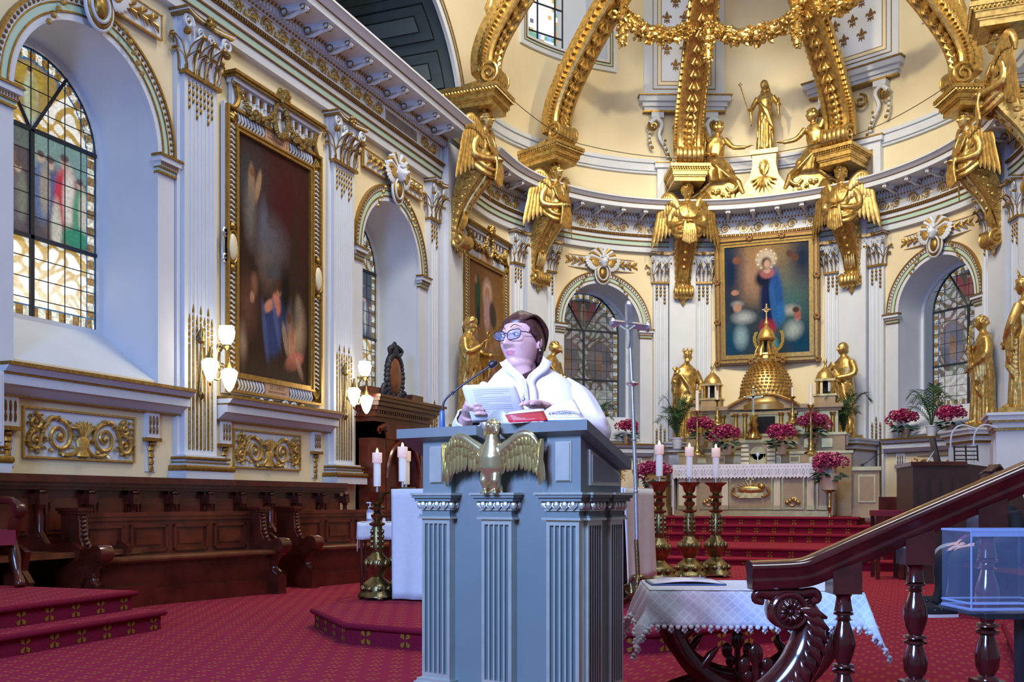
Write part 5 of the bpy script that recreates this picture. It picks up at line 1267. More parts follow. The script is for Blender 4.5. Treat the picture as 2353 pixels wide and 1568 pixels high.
put_statue(5, st, 'gilded statue with raised arm cut by the right edge', rad(-25), d=.42)

# ================================================================== figure group on the apse cornice
Mg = wframe(sa(0), .50, 7.71)
ped = MB(); rings = []
for (z, hx, hy) in ((0, .62, .24), (.10, .60, .24), (.25, .44, .23), (.45, .31, .22), (.70, .25, .21), (.92, .26, .21), (.94, .30, .24), (1.04, .30, .24)): rings.append([(-hx, -hy, z), (hx, -hy, z), (hx, hy, z), (-hx, hy, z)])
ped.loft(rings)
for k in range(-4, 5): a = k*.33; ped.tube([(0, -.25, .42), (.12*sin(a), -.28, .42-.12*cos(a)), (.30*sin(a), -.27, .42-.34*cos(a))], [.02, .045, .01], 6); ped.tube([(0, -.24, .44), (.06*sin(a), -.26, .52+.08*cos(a)), (.12*sin(a), -.24, .62+.2*cos(a))], [.02, .035, .01], 6)
pt_ = thing('statue_pedestal', 'gilded flaring pedestal with a shell under the standing madonna', 'pedestal', Mg); ped.build('pedestal_body', 'gold', pt_, smooth=40)
st = statue_mesh('figure', [dict(p=[(-.20, -.02, 1.46), (-.34, -.10, 1.18), (-.36, -.28, 1.06)], hand=(-.3, -.8, .1), drape=True), dict(p=[(.20, -.02, 1.46), (.36, -.06, 1.20), (.34, -.20, 1.22)], hand=(.2, -.6, .3), drape=True)], T(-.03, -.06, HZ) @ vrot('Z', rad(-25)) @ vrot('X', rad(-12)), seed=21, hair='', veil=True, width=.92)
tm = thing('madonna_statue', 'gilded veiled madonna statue with a staff standing above the cornice', 'statue', Mg @ T(0, 0, 1.04) @ S(.83)); st.parent = tm; st.name = 'figure'
b = MB(); b.tube([(-.40, -.36, 1.02), (-.60, -.42, 1.72)], .014, 6); [b.ell((-.60+.035*cos(k*1.57), -.42, 1.74+.035*sin(k*1.57)), .022, 6) for k in range(4)]; b.build('staff', 'gold', tm)
def seated_angel(sg, label):
    mb = MB()
    sp = [(.0, .30, .26, .05, 0, .10, 9), (.20, .30, .26, .02, -.02, .12, 9), (.38, .24, .22, -.02, 0, .10, 8), (.52, .17, .15, -.05, 0, .06, 7), (.75, .20, .14, -.05, 0, .05, 6), (.88, .17, .11, -.04, 0, .03, 5), (.95, .07, .06, -.02, 0, 0, 4)]
    mb.loft(robe_rings(sp, 40, 3 if sg > 0 else 6))
    for k in range(8): mb.tube(spline([(-.16+.03*k, -.14, .48-.02*k), (.02+.03*k, -.27, .28-.03*k), (.26+.02*k, -.16, .10-.02*k)], 4), .03, 6)
    mb.tube(spline([(.16, -.02, .84), (.32, -.06, .66), (.55, -.08, .62)], 4), [.06, .058, .055, .05, .048, .045, .042, .04, .036], 8); hand(mb, (.55, -.08, .62), (1, 0, .2), 1.1, 0, .6)
    mb.tube(spline([(-.22, -.02, .84), (-.28, -.12, .62), (-.10, -.22, .52)], 4), [.06, .058, .055, .05, .048, .045, .042, .04, .036], 8); hand(mb, (-.10, -.22, .52), (1, -.2, 0), 1.1)
    mb.tube([(.20, -.1, .12), (.42, -.12, -.05), (.52, -.10, -.28)], [.09, .07, .045], 8)
    hm = T(.04, -.02, 1.08) @ vrot('Z', rad(62)) @ vrot('X', rad(-6)) @ S(1.05); mb.tube([(-.01, 0, .9), (.03, -.01, 1.02)], .055, 8); add_head(mb, hm); curls(mb, hm, 0, 80, seed=5)
    flip = Matrix.Identity(4) if sg > 0 else S(-1, 1, 1)
    o = remesh(mb, 'figure', 'gold', .014, 1)
    if sg < 0:
        o.data.transform(S(-1, 1, 1)); o.data.flip_normals()
    t = thing('kneeling_angel', label, 'angel sculpture', Mg @ T(-sg*1.05, -.10, .42) @ S(1.16)); o.parent = t
    for q in (0, 1):
        w_ = MB(); M = flip @ T(-.12, -.02-.10*q, .80) @ vrot('Z', rad(10-25*q))
        w_.tube([M @ Vector(p) for p in spline([(0, 0, 0), (-.14, 0, .26), (-.30, 0, .24), (-.36, 0, .05)], 5)], .05, 7)
        feather_fan(w_, M @ T(-.10, 0, .10), 6, .40, .80, -1.7, -2.35, .10, 0, -.01); feather_fan(w_, M @ T(-.14, 0, .16), 6, .22, .42, -1.6, -2.5, .09, 0, -.05)
        w_.build('wing', 'gold', t, smooth=50)
    return t
seated_angel(1, 'gilded kneeling angel with extended hand left of the madonna'); seated_angel(-1, 'gilded kneeling angel right of the madonna')
for sg, lb in ((-1, 'gilded scroll pediment under the left kneeling angel'), (1, 'gilded scroll pediment under the right kneeling angel')):
    mb = MB(); pts = spline([(sg*1.75, -.15, .08), (sg*1.45, -.15, .20), (sg*1.15, -.15, .44), (sg*.85, -.15, .55), (sg*.62, -.15, .46), (sg*.56, -.15, .28), (sg*.70, -.15, .17), (sg*.82, -.15, .27)], 6)
    for dy, r in ((-.10, .055), (0, .045), (.10, .055)): mb.tube([p+Vector((0, dy, 0)) for p in pts], [r*(1-.3*i/len(pts)) for i in range(len(pts))], 8)
    n = len(pts); lo = [(p.x, .0) for p in pts[:25]]
    mb.prism([(p.x, p.z) for p in pts[:24]]+[(pts[23].x, .0), (pts[0].x, .0)], -.22, .10)
    rr = random.Random(4)
    for k in range(30): mb.ell((sg*rr.uniform(.7, 1.7), -.26, rr.uniform(.02, .22)), rr.uniform(.03, .06), 6)
    tag(mb.build('scroll_pediment', 'gold', M=Mg, smooth=50), lb, 'scroll ornament')

lamp('SPOT', 'statue_floodlight', wframe(sa(-10), .40, 0) @ Vector((0, 0, 8.35)), wframe(sa(1), -.1, 0) @ Vector((0, 0, 9.6)), 260, (1.0, .86, .60), .08, spot_size=rad(75), spot_blend=.9)
# ================================================================== drum: lily panels, brackets, upper window
def fleur():
    mb = MB()
    mb.prism([(0, .115), (.026, .06), (.022, .01), (0, -.015), (-.022, .01), (-.026, .06)], -.006, 0)
    for sg in (-1, 1): mb.prism([(sg*x, z) for x, z in ((.012, -.005), (.035, .045), (.062, .05), (.078, .02), (.066, 0), (.055, .018), (.042, .012), (.03, -.012))][::(1 if sg < 0 else -1)], -.006, 0); mb.prism([(sg*x, z) for x, z in ((.006, -.04), (.035, -.04), (.05, -.07), (.03, -.062), (.014, -.05))][::(1 if sg < 0 else -1)], -.006, 0)
    mb.box(-.045, .045, -.008, 0, -.034, -.020); mb.prism([(-.012, -.036), (.012, -.036), (0, -.095)], -.006, 0)
    return mb.mesh('fleur_de_lis', 'gilt_dark', 0)
FL = fleur(); mat('panel_blue', (.70, .76, .88), .6)
def lily_panel(a, label, hw=.92, iw=.62):
    s = sa(a); t = thing('wall_lily_panel', label, None, wframe(s, .0, 0), kind='structure')
    mb = MB(); mb.box(-hw, hw, -.14, .05, 10.2, 14.2, 0); mb.box(-iw-.10, iw+.10, -.155, 0, 10.42, 14.2, 1); mb.box(-iw-.085, iw+.085, -.16, 0, 10.435, 14.2, 0)
    mb.box(-iw, iw, -.165, 0, 10.5, 14.2, 1); mb.box(-iw+.015, iw-.015, -.168, 0, 10.515, 14.2, 2); mb.box(-iw+.085, iw-.085, -.171, 0, 10.585, 14.2, 1); mb.box(-iw+.10, iw-.10, -.174, 0, 10.60, 14.2, 3)
    mb.build('panel', ['white', 'gilt_dark', 'altar_ivory', 'panel_blue'], t, smooth=0)
    z = 10.95; k = 0
    while z < 13.4:
        for x in ((-.20, .20) if k % 2 == 0 else (-.40, 0.0, .40)): link('fleur_de_lis', FL, t, T(x, -.174, z) @ S(1.5))
        z += .36; k += 1
    b = MB()
    for (g, z0, z1, m) in ((0, 9.92, 10.0, 0), (.05, 10.0, 10.10, 0), (.12, 10.10, 10.22, 0), (.15, 10.22, 10.25, 1), (.02, 9.88, 9.92, 1)): b.box(-hw-g, hw+g, -.20-g, .05, z0, z1, m)
    for sg in (-1, 1): b.box(sg*.62-.14, sg*.62+.14, -.26, 0, 9.74, 9.90, 0); b.box(sg*.62-.15, sg*.62+.15, -.27, 0, 9.86, 9.90, 1)
    b.build('bracket_shelf', ['white', 'gilt'], t, smooth=0)
    for sg in (-1, 1):
        c = MB()
        pts = spline([(sg*.80, -.24, 9.60), (sg*.66, -.24, 9.72), (sg*.52, -.22, 9.60), (sg*.58, -.18, 9.35), (sg*.44, -.14, 9.1), (sg*.34, -.10, 8.85)], 6); c.tube(pts, [.06-.001*i for i in range(len(pts))], 7, 0)
        c.tube([(sg*(.72+p[0]), -.24, 9.55+p[2]) for p in spiral(0, 0, .13, .02, PI/2, 1.5*sg, 20)], .03, 6, 1); c.tube([(sg*(.16+p[0]), -.16, 9.55+p[2]) for p in spiral(0, 0, .16, .03, PI/2, -1.2*sg, 20)], .03, 6, 1)
        rr = random.Random(2)
        for k in range(14): c.ell((sg*(.50-.02*k+rr.uniform(-.05, .05)), -.16, 9.30-.055*k), rr.uniform(.03, .05), 6, k % 2)
        for k in range(8): c.ell((sg*(.82-.01*k+rr.uniform(-.03, .03)), -.2, 9.42-.05*k), rr.uniform(.025, .04), 6, k % 2)
        c.build('scroll_bracket', ['white', 'gilt'], t, smooth=60)
    return t
lily_panel(-22, 'pale blue lily panel on a bracket left of the madonna'); lily_panel(22.5, 'pale blue lily panel on a bracket right of the madonna', .98, .74)
lily_panel(-104+0.0, 'white bracketed pilaster behind the first canopy rib', .5, .3) if False else None
# pedestals on the cornice under the lily panels
for a in (-22, 22.5):
    mb = MB(); mb.box(-.62, .62, -.20, .05, 7.7, 8.66, 0); mb.box(-.68, .68, -.26, .05, 8.60, 8.70, 0); mb.box(-.69, .69, -.28, .05, 8.70, 8.73, 2); mb.box(-.46, .46, -.21, 0, 7.9, 8.45, 2); mb.box(-.44, .44, -.215, 0, 7.92, 8.43, 1)
    mb.build('drum_pedestal', ['white', 'marble', 'gilt'], wall_apse, wframe(sa(a)), 0)
def upper_window(s, name, label):
    t = thing(name, label, None, kind='structure'); z0 = 10.98; dp = -1.05
    mb = MB(); sv = srange(s-UHW, s+UHW, .25)
    for a_, b_ in zip(sv, sv[1:]): mb.add([wpos(a_, 0, z0), wpos(b_, 0, z0), wpos(b_, dp, z0), wpos(a_, dp, z0)], [(0, 1, 2, 3)]); mb.add([wpos(a_, dp, z0), wpos(b_, dp, z0), wpos(b_, dp, Z_TOP), wpos(a_, dp, Z_TOP)], [(0, 1, 2, 3)])
    for q in (s-UHW, s+UHW): mb.add([wpos(q, 0, z0), wpos(q, dp, z0), wpos(q, dp, Z_TOP), wpos(q, 0, Z_TOP)], [(0, 1, 2, 3)])
    mb.build('window_reveal', 'white', t, smooth=30)
    f = MB()
    for (g, w_, d, m) in ((0, .06, .06, 0), (.06, .075, .075, 1), (.075, .13, .05, 2), (.13, .145, .07, 1), (.145, .24, .06, 0)):
        sv2 = srange(s-UHW-w_, s+UHW+w_, .25); f.sweep([(-.01, z0-w_), (d, z0-w_), (d, z0-g), (-.01, z0-g)], sv2, m)
        for sg in (-1, 1): q0, q1 = sorted((s+sg*(UHW+g), s+sg*(UHW+w_))); f.sweep([(-.01, z0-g), (d, z0-g), (d, Z_TOP), (-.01, Z_TOP)], [q0, q1], m)
    f.build('window_frame', ['white', 'gilt_dark', 'mint'], t, smooth=20)
    M = wframe(s, dp+.03, 0); g = MB()
    nx, nz = 14, 26; x0, x1, za, zb = -.72, .72, 11.55, 14.2
    for i in range(nx):
        for j in range(nz):
            xa, xb = lerp(x0, x1, i/nx), lerp(x0, x1, (i+1)/nx); z_a, z_b = lerp(za, zb, j/nz), lerp(za, zb, (j+1)/nz)
            edge = i < 2 or i >= nx-2 or j < 2; h = random.random()
            c = ((.25, .55, .40) if h < .3 else (.75, .40, .15) if h < .55 else (.35, .65, 1.3) if h < .7 else (1.5, 1.5, 1.6)) if edge else ((.2, .2, .3) if h < .06 else (.9, .6, .2) if h < .12 else (1.9, 1.95, 2.1))
            g.add([(xa, 0, z_a), (xb, 0, z_a), (xb, 0, z_b), (xa, 0, z_b)], [(0, 1, 2, 3)], 0, None, c)
    g.build('pane', 'stained', t, M, 0)
    h = MB(); [h.box(x-.02, x+.02, -.02, .01, za, zb) for x in (x0, x1, x0+.22, x1-.22, 0)]; [h.box(x0, x1, -.02, .01, z-.02, z+.02) for z in (za, za+.23, za+.9, za+1.6)]
    h.build('leading', 'iron', t, M, 0)
upper_window(UPW[0], 'window_5', 'small bright stained glass window high in the apse at left')
upper_window(UPW[1], 'window_6', 'small bright stained glass window high in the apse at right')
# the steel wire strung between the ribs
mb = MB(); q = [wframe(PIERS[i]) @ Vector((.45, -1.0, 8.55)) for i in range(5)]
pts = []
for a_, b_ in zip(q, q[1:]):
    for k in range(8): u = k/8; c = a_.lerp(b_, u); c.z -= .10*4*u*(1-u); pts.append(c)
mb.tube(pts, .008, 5); tag(mb.build('steel_wire', 'cable'), 'thin wire strung between the canopy ribs', 'wire')
# ================================================================== high altar
AX, AY = -2.70, 19.10
def ht(n): pass
t = thing('high_altar', 'gilded high altar with domed tabernacle and carved frontal', 'altar', frame((AX, AY, .70)))
b = MB(); hw = 1.40
b.box(-hw, hw, .06, .95, 0, .90, 0); b.box(-hw-.05, hw+.05, .0, .98, 0, .10, 1); b.box(-hw-.06, hw+.06, -.03, 1.0, .90, .97, 1)
b.build('altar_body', ['altar_beige', 'altar_gold'], t, smooth=0)
def fpanel(x0, x1, m):
    p = MB(); p.box(x0, x1, .03, .07, .13, .88, 1); p.box(x0+.03, x1-.03, .02, .06, .17, .84, 0); p.box(x0+.05, x1-.05, .028, .06, .19, .82, 1); p.box(x0+.065, x1-.065, .022, .06, .205, .805, 0)
    return p.build('frontal_panel', ['altar_beige', 'altar_gold'], t, smooth=0)
for x0, x1 in ((-1.36, -1.18), (-.97, -.56), (-.40, .40), (.56, .97), (1.18, 1.36)): fpanel(x0, x1, 0)
for x in (-1.08, -.48, .48, 1.08, -1.3, 1.3, .88, -.88):
    if abs(x) in (.88,): continue
    p = MB(); p.box(x-.07, x+.07, 0, .06, .12, .20, 1); p.box(x-.06, x+.06, .01, .06, .20, .80, 0)
    for k in range(5): p.tube([(x-.044+.022*k, .012, .21), (x-.044+.022*k, .012, .79)], .009, 5, 0)
    p.box(x-.075, x+.075, -.005, .06, .80, .88, 1); p.build('frontal_column', ['altar_ivory', 'altar_gold'], t, smooth=40)
o = MB()     # lamb on the book, rays, cross
o.ell((0, -.01, .50), (.24, .05, .075), 12); o.ell((.20, -.02, .56), (.07, .04, .06), 8); o.box(-.26, .24, -.03, .03, .38, .44); o.box(-.22, .20, -.04, .02, .34, .38)
for k in range(9): a = PI*(k+.5)/9; o.tube([(.12*cos(a), .01, .52+.06*sin(a)), (.30*cos(a), .01, .54+.16*sin(a))], [.02, .004], 5)
o.box(-.015, .015, -.01, .01, .58, .80); o.box(-.07, .07, -.01, .01, .68, .71)
for sg in (-1, 1): o.tube(spline([(sg*.24, -.02, .36), (sg*.34, -.03, .44), (sg*.30, -.02, .54)], 4), .025, 6)
o.build('lamb_relief', 'gold', t, smooth=60)
for sg in (-1, 1):
    q = MB(); 
    for z in (.26, .80):
        for k in range(5): q.ell((sg*.765+(k-2)*.05, .0, z+.03*(2-abs(k-2))*(1 if z < .5 else -1)), (.045, .03, .04), 7)
        q.tube([(sg*.765+p[0], .005, z+p[2]) for p in spiral(0, 0, .10, .02, 0, 1.5, 16)], .016, 5)
    q.build('panel_ornament', 'altar_gold', t, smooth=60)
# gradines
g = MB()
g.box(-1.55, 1.75, .95, 1.35, 0, 1.25, 0); g.box(-1.58, 1.78, .93, 1.36, 1.20, 1.25, 1)
for k in range(9):
    x = -1.45+.36*k
    if abs(x) > .3: g.box(x-.10, x+.10, .93, .96, 1.02, 1.17, 1); g.box(x-.075, x+.075, .925, .96, 1.05, 1.14, 2 if k % 2 else 0)
g.build('gradine', ['altar_beige', 'altar_gold', 'altar_ivory'], t, smooth=0)
g = MB(); g.box(-1.45, 1.62, 1.2, 1.6, 1.2, 1.62, 0); g.box(-1.48, 1.65, 1.18, 1.6, 1.57, 1.62, 1); [g.box(-1.35+.33*k-.1, -1.35+.33*k+.1, 1.18, 1.2, 1.33, 1.5, 1) for k in range(9)]
g.build('gradine', ['altar_beige', 'altar_gold'], t, smooth=0)
# tabernacle with arched door
g = MB(); g.box(-.30, .36, .80, 1.4, .97, 1.42, 0)
for k in range(5):
    for sg in (-1, 1): x = .03+sg*.25; g.box(x-.075, x+.075, .78, .82, 1.0+.085*k, 1.05+.085*k, 2)
g.box(-.34, .40, .76, 1.4, 1.42, 1.50, 1); g.box(-.12, .18, .77, .9, .97, 1.20, 1); g.lathe([(.15, 0), (.15, .13)], 20, 1, T(.03, .90, 1.20) @ vrot('X', PI/2))
g.lathe([(.12, 0), (.12, .142)], 20, 3, T(.03, .90, 1.20) @ vrot('X', PI/2)); g.box(-.09, .15, .758, .9, .99, 1.20, 3)
tb = g.build('tabernacle', ['altar_beige', 'altar_gold', 'altar_ivory', 'altar_gold'], t, smooth=30)
g = MB(); g.lathe([(.03, 0), (.012, .03), (.012, .10), (.04, .14), (.035, .19)], 10); g.build('chalice_emblem', 'silver', tb, T(.03, .755, 1.04) @ S(1, .3, 1))
# retable
g = MB(); g.box(-1.30, 1.48, 1.45, 1.95, 1.5, 2.06, 0); g.box(-1.36, 1.54, 1.38, 2.0, 2.06, 2.12, 1); g.box(-1.40, 1.58, 1.32, 2.0, 2.12, 2.20, 1); g.box(-.52, .66, 1.25, 1.95, 1.5, 2.06, 0); g.box(-.58, .72, 1.20, 1.95, 2.0, 2.06, 1)
g.box(-.16, .30, 1.20, 1.3, 1.58, 1.96, 2)
g.build('retable', ['altar_gold', 'altar_beige', 'void'], t, smooth=0)
for x in (-.46, -.28, .42, .60, -1.2, -.75, .9, 1.38):
    g = MB(); g.lathe([(.055, 0), (.055, .04), (.04, .05), (.042, .3), (.036, .58), (.05, .60), (.06, .68)], 12, 0); g.build('retable_column', 'gold', t, T(x, 1.20 if abs(x-.07) < .6 else 1.40, 1.52) @ S(1, 1, .75))
for x in (-.98, 1.15):
    g = MB(); g.tube([(x+.12*cos(a), 1.43, 1.82+.12*sin(a)) for a in frange(0, 6.28, 16)[:-1]], .02, 6, closed=True); g.build('wreath', 'altar_gold', t)
g = MB(); arc = [(lerp(-.62, .76, i/16), 2.18+.24*sin(PI*i/16)) for i in range(17)]
g.prism([(-.62, 2.12)]+arc+[(.76, 2.12)], 1.30, 1.75, 0)
g.tube([(x, 1.26, z) for x, z in arc], .035, 7, 1); [g.ell((.07+.09*k, 1.27, 2.29-.015*abs(k)*abs(k)), (.06, .03, .05), 7, 1) for k in range(-3, 4)]
g.build('pediment', ['altar_beige', 'gold'], t, smooth=40)
DM = T(.07, 1.75, 0)
g = MB(); g.lathe([(.60, 2.10), (.60, 2.2), (.56, 2.24), (.53, 2.28), (.53, 2.36), (.57, 2.39)], 32, 0, DM); g.build('dome_drum', 'altar_gold', t, smooth=40)
g = MB(); g.lathe([(.53*cos(a), 2.37+.76*sin(a)) for a in frange(0, 1.38, 14)], 36, 0, DM)
for j in range(13):
    a = .06+j*.098; r = .53*cos(a)
    nn = max(8, int(40*cos(a)))
    for i in range(nn): q = 2*PI*(i+.5*(j % 2))/nn; g.ell((0, 0, 0), (.036, .012, .044), 6, 0, DM @ T(r*cos(q)*1.0, r*sin(q), 2.37+.76*sin(a)) @ vrot('Z', q-PI/2) @ vrot('X', -a*.9), 4)
tag(g.build('scaled_dome', 'gold', t, smooth=60), kind=None)
ln = MB(); ln.lathe([(.20, 3.10), (.21, 3.16), (.19, 3.18), (.19, 3.24), (.21, 3.25), (.20, 3.28), (.09, 3.28)], 24, 0, DM); ln.lathe([(.06, 3.28), (.06, 3.52)], 10, 1, DM)
for k in range(8): a = 2*PI*(k+.5)/8; ln.tube([DM @ Vector((.14*cos(a), .14*sin(a), 3.28)), DM @ Vector((.14*cos(a), .14*sin(a), 3.52))], .026, 7); ln.tube([DM @ Vector((.23*cos(a), .23*sin(a), 3.22)), DM @ Vector((.20*cos(a), .20*sin(a), 3.36)), DM @ Vector((.16*cos(a), .16*sin(a), 3.44))], [.03, .025, .012], 6)
ln.lathe([(.12, 3.52), (.18, 3.54), (.20, 3.58), (.18, 3.60), (.16, 3.66), (.12, 3.76), (.06, 3.82), (.03, 3.86), (.045, 3.90), (.03, 3.94), (.012, 3.97), (.012, 4.0)], 20, 0, DM)
ln.box(-.012, .012, -.01, .01, 3.98, 4.30, 0, DM); ln.box(-.085, .085, -.01, .01, 4.17, 4.19, 0, DM); ln.tube([DM @ Vector((.045*cos(a), 0, 4.18+.045*sin(a))) for a in frange(0, 6.28, 14)[:-1]], .008, 5, closed=True)
ln.build('lantern_cross', ['gold', 'void'], t, smooth=45)
for x in (-1.02, 1.22):
    g = MB(); M = T(x, 1.7, 2.20)
    g.box(-.20, .20, -.18, .18, 0, .16, 0, M); g.box(-.23, .23, -.2, .2, .16, .20, 1, M)
    for sx in (-1, 1):
        for sy_ in (-1, 1): g.tube([M @ Vector((sx*.14, sy_*.14, .20)), M @ Vector((sx*.14, sy_*.14, .46))], .03, 7, 1)
    g.lathe([(.05, .20), (.05, .46)], 8, 2, M); g.box(-.20, .20, -.18, .18, .46, .50, 1, M); g.lathe([(.19, .50), (.18, .56), (.14, .64), (.08, .70), (.035, .74), (.02, .80), (.04, .84), (.03, .88), (.006, .93)], 16, 1, M)
    g.build('side_turret', ['altar_beige', 'gold', 'void'], t, smooth=45)
for sg, x in ((-1, -1.85), (1, 2.05)):
    g = MB(); M = T(x, .35, -.02); g.frustum((.26, .26), (.24, .24), 0, .18, 0, M); g.frustum((.22, .22), (.21, .21), .18, .86, 0, M); g.box(-.25, .25, -.25, .25, .86, .93, 1, M); g.box(-.15, .15, -.235, -.2, .28, .78, 1, M); g.box(-.12, .12, -.24, -.2, .31, .75, 0, M)
    g.build('altar_wing_pier', ['altar_beige', 'altar_gold'], t, smooth=0)
# lace altar cloth
cl = thing('altar_cloth', 'white lace cloth hanging over the front of the high altar', 'altar cloth', frame((AX, AY, .70)))
g = MB(); n = 46; W2 = 1.46
V = []
for i in range(n*2+1):
    x = -W2+2*W2*i/(n*2); z = .975-.235-(.035 if i % 2 else 0.0); V += [(x, -.045-.006*sin(i*1.3), z), (x, -.045, .975), (x, .9, .982)]
g.add(V, [(3*i+j, 3*i+j+1, 3*i+4+j, 3*i+3+j) for i in range(n*2) for j in range(2)])
lace = g.build('lace_band', 'linen', cl, smooth=0); lace.modifiers.new('s', 'SOLIDIFY').thickness = .006
g = MB(); rr = random.Random(3)
for i in range(46): x = -W2+.06+i*.0622; g.tube([(x+.018*cos(a), -.052, .83+.05*sin(a)) for a in frange(0, 6.28, 8)[:-1]], .005, 4, closed=True); g.ell((x+.031, -.05, .93), (.01, .006, .014), 5)
tag(g.build('lace_motif', 'ink_soft', cl, smooth=60), kind='stuff')
for sg in (-1, 1): g = MB(); g.box(sg*1.46-.01, sg*1.46+.01, -.04, .6, .02, .98) ; g.build('side_drop', 'linen', cl, smooth=0)

def L(px, py, z): return P(px, py, z)
# ---- candlesticks on the altar
def slim_stick(px, y_base, y_pan, y_top, z, label, glass=False):
    b0 = P(px, y_base, z); h = (y_base-y_pan)/F_PX*z; hc = (y_pan-y_top)/F_PX*z
    t = thing('altar_candlestick', label, 'candlestick', frame(b0), 'brass candlesticks on the high altar')
    g = MB(); g.lathe([(.13, 0), (.12, .03), (.07, .06), (.045, .12), (.06, .16), (.03, .20), (.022, .3), (.035, h*.45), (.02, h*.5), (.018, h*.9), (.035, h*.95), (.075, h), (.06, h+.01)], 14); [g.ell((.11*cos(a), .11*sin(a), .015), .03, 6) for a in (.5, 2.6, 4.7)]
    g.build('stick', 'brass', t, smooth=60)
    g = MB(); g.lathe([(.032, 0), (.032, hc), (.008, hc+.004)], 12); g.build('candle', 'plastic_clear' if glass else 'candle', t, T(0, 0, h), 60)
    if glass: g = MB(); g.lathe([(.024, 0), (.024, hc*.6)], 10); g.build('candle', 'candle', t, T(0, 0, h), 60)
slim_stick(1602, 1046, 945, 898, 19.3, 'brass candlestick with white candle at the left of the high altar'); slim_stick(1863, 1044, 932, 886, 18.9, 'brass candlestick with white candle at the right of the high altar')
slim_stick(1648, 978, 920, 884, 19.9, 'short brass candlestick with glass topped candle left of the dome', True); slim_stick(1821, 974, 913, 875, 19.6, 'short brass candlestick with glass topped candle right of the dome', True)
c0 = P(1731, 1010, 19.45); t = thing('altar_crucifix', 'brass crucifix on a footed base above the tabernacle', 'crucifix', frame(c0))
g = MB(); g.lathe([(.14, 0), (.13, .04), (.09, .08), (.10, .14), (.06, .22), (.09, .28), (.05, .36), (.07, .42), (.03, .48)], 12, lobes=4, lamp_=.15); g.build('foot', 'brass', t, smooth=60)
g = MB(); g.box(-.02, .02, -.015, .015, .46, .98); g.box(-.16, .16, -.015, .015, .80, .84); [g.ell(p, .03, 6) for p in ((-.17, 0, .82), (.17, 0, .82), (0, 0, 1.0))]; g.build('cross', 'brass', t, smooth=30)
g = MB(); g.tube([(0, -.03, .55), (.01, -.035, .70), (0, -.03, .80)], [.012, .02, .022], 7); g.ell((0, -.035, .85), .022, 7); [g.tube([(0, -.03, .79), (s_*.14, -.02, .83)], .01, 5) for s_ in (-1, 1)]; g.build('corpus', 'silver', t, smooth=60)

# ---- potted hydrangeas and palms
def hydrangea_meshes():
    rr = random.Random(11); bl = MB(); bl2 = MB(); lf = MB()
    for k in range(17):
        a = rr.uniform(0, 2*PI); e = rr.uniform(.05, 1.25); R_ = .25; c = Vector((R_*cos(a)*cos(e)*1.15, R_*sin(a)*cos(e), .32+.16*sin(e)+rr.uniform(-.03, .03)))
        for _ in range(46):
            d = Vector((rr.gauss(0, 1), rr.gauss(0, 1), rr.gauss(.3, 1))).normalized(); p = c+d*.088
            (bl if rr.random() < .85 else bl2).ell(p, (.021, .021, .016), 5, 0, None, 3)
    for k in range(26):
        a = rr.uniform(0, 2*PI); r = rr.uniform(.16, .30); z = rr.uniform(.14, .30); q = rr.uniform(.10, .16); d = Vector((cos(a), sin(a), rr.uniform(-.7, .1))).normalized(); sd = Vector((-sin(a), cos(a), 0)); b_ = Vector((cos(a)*r*.6, sin(a)*r*.6, z))
        lf.add([b_, b_+d*q*.6+sd*q*.42, b_+d*q*1.3, b_+d*q*.6-sd*q*.42, b_+d*q*.6+Vector((0, 0, .025))], [(0, 1, 4), (1, 2, 4), (2, 3, 4), (3, 0, 4)])
    pt = MB(); pt.lathe([(.075, 0), (.10, .17), (.108, .17), (.108, .19), (.095, .19), (.09, .16)], 18)
    return bl.mesh('blossoms', 'bloom', 60), bl2.mesh('pale_blossoms', 'bloom_light', 60), lf.mesh('leaves', 'leaf', 30), pt.mesh('pot', 'terracotta', 40)
HY_ = hydrangea_meshes()
def hydrangea(base, label, scale=1.0, rot=0.0, pot=True, sx=1.0):
    t = thing('potted_hydrangea', label, 'flower pot', frame(base, rot) @ S(scale*sx, scale, scale), 'crimson hydrangeas')
    tag(link('blossoms', HY_[0], t), kind='stuff'); tag(link('pale_blossoms', HY_[1], t), kind='stuff'); tag(link('leaves', HY_[2], t), kind='stuff')
    if pot: link('pot', HY_[3], t)
    return t
hydrangea(P(1610, 1022, 19.75), 'crimson hydrangea at the left end of the retable', .95, 0); hydrangea(P(1670, 1045, 19.35), 'crimson hydrangea in a cream pot left of the tabernacle', 1.0, 1.1)
hydrangea(P(1797, 1044, 19.05), 'crimson hydrangea in a cream pot right of the tabernacle', 1.0, 2.3); hydrangea(P(1867, 1020, 19.4), 'crimson hydrangea at the right end of the retable', 1.05, 3.9)
hydrangea(wpos(sa(-38), .16, 2.28), 'crimson hydrangea on the ledge right of the reader', .95, 5.0); hydrangea(wpos(sa(36.5), .16, 2.28), 'wide crimson hydrangea on the ledge left of the palm pot', 1.05, .7); hydrangea(wpos(sa(50.5), .15, 2.28), 'crimson hydrangea half hidden behind the palm bearing statue', 1.0, 2.0)
def stand(px, y_base, y_top, z, label, hl, sc, ro):
    b0 = P(px, y_base, z); h = (y_base-y_top)/F_PX*z; t = thing('flower_stand', label, 'flower stand', frame(b0))
    g = MB(); g.lathe([(.17, 0), (.16, .02), (.09, .05), (.04, .10), (.022, .14), (.022, h*.45), (.04, h*.48), (.02, h*.51), (.02, h*.92), (.06, h*.95), (.14, h), (.13, h+.01)], 18); g.build('stem', 'brass', t, smooth=60)
    g = MB(); g.lathe([(.12, 0), (.17, .22), (.20, .30), (.185, .30), (.11, .02)], 20, lobes=20, lamp_=.02); g.build('cachepot', 'altar_ivory', t, T(0, 0, h), 50)
    hydrangea(b0+Vector((0, 0, h+.03)), hl, sc, ro, False)
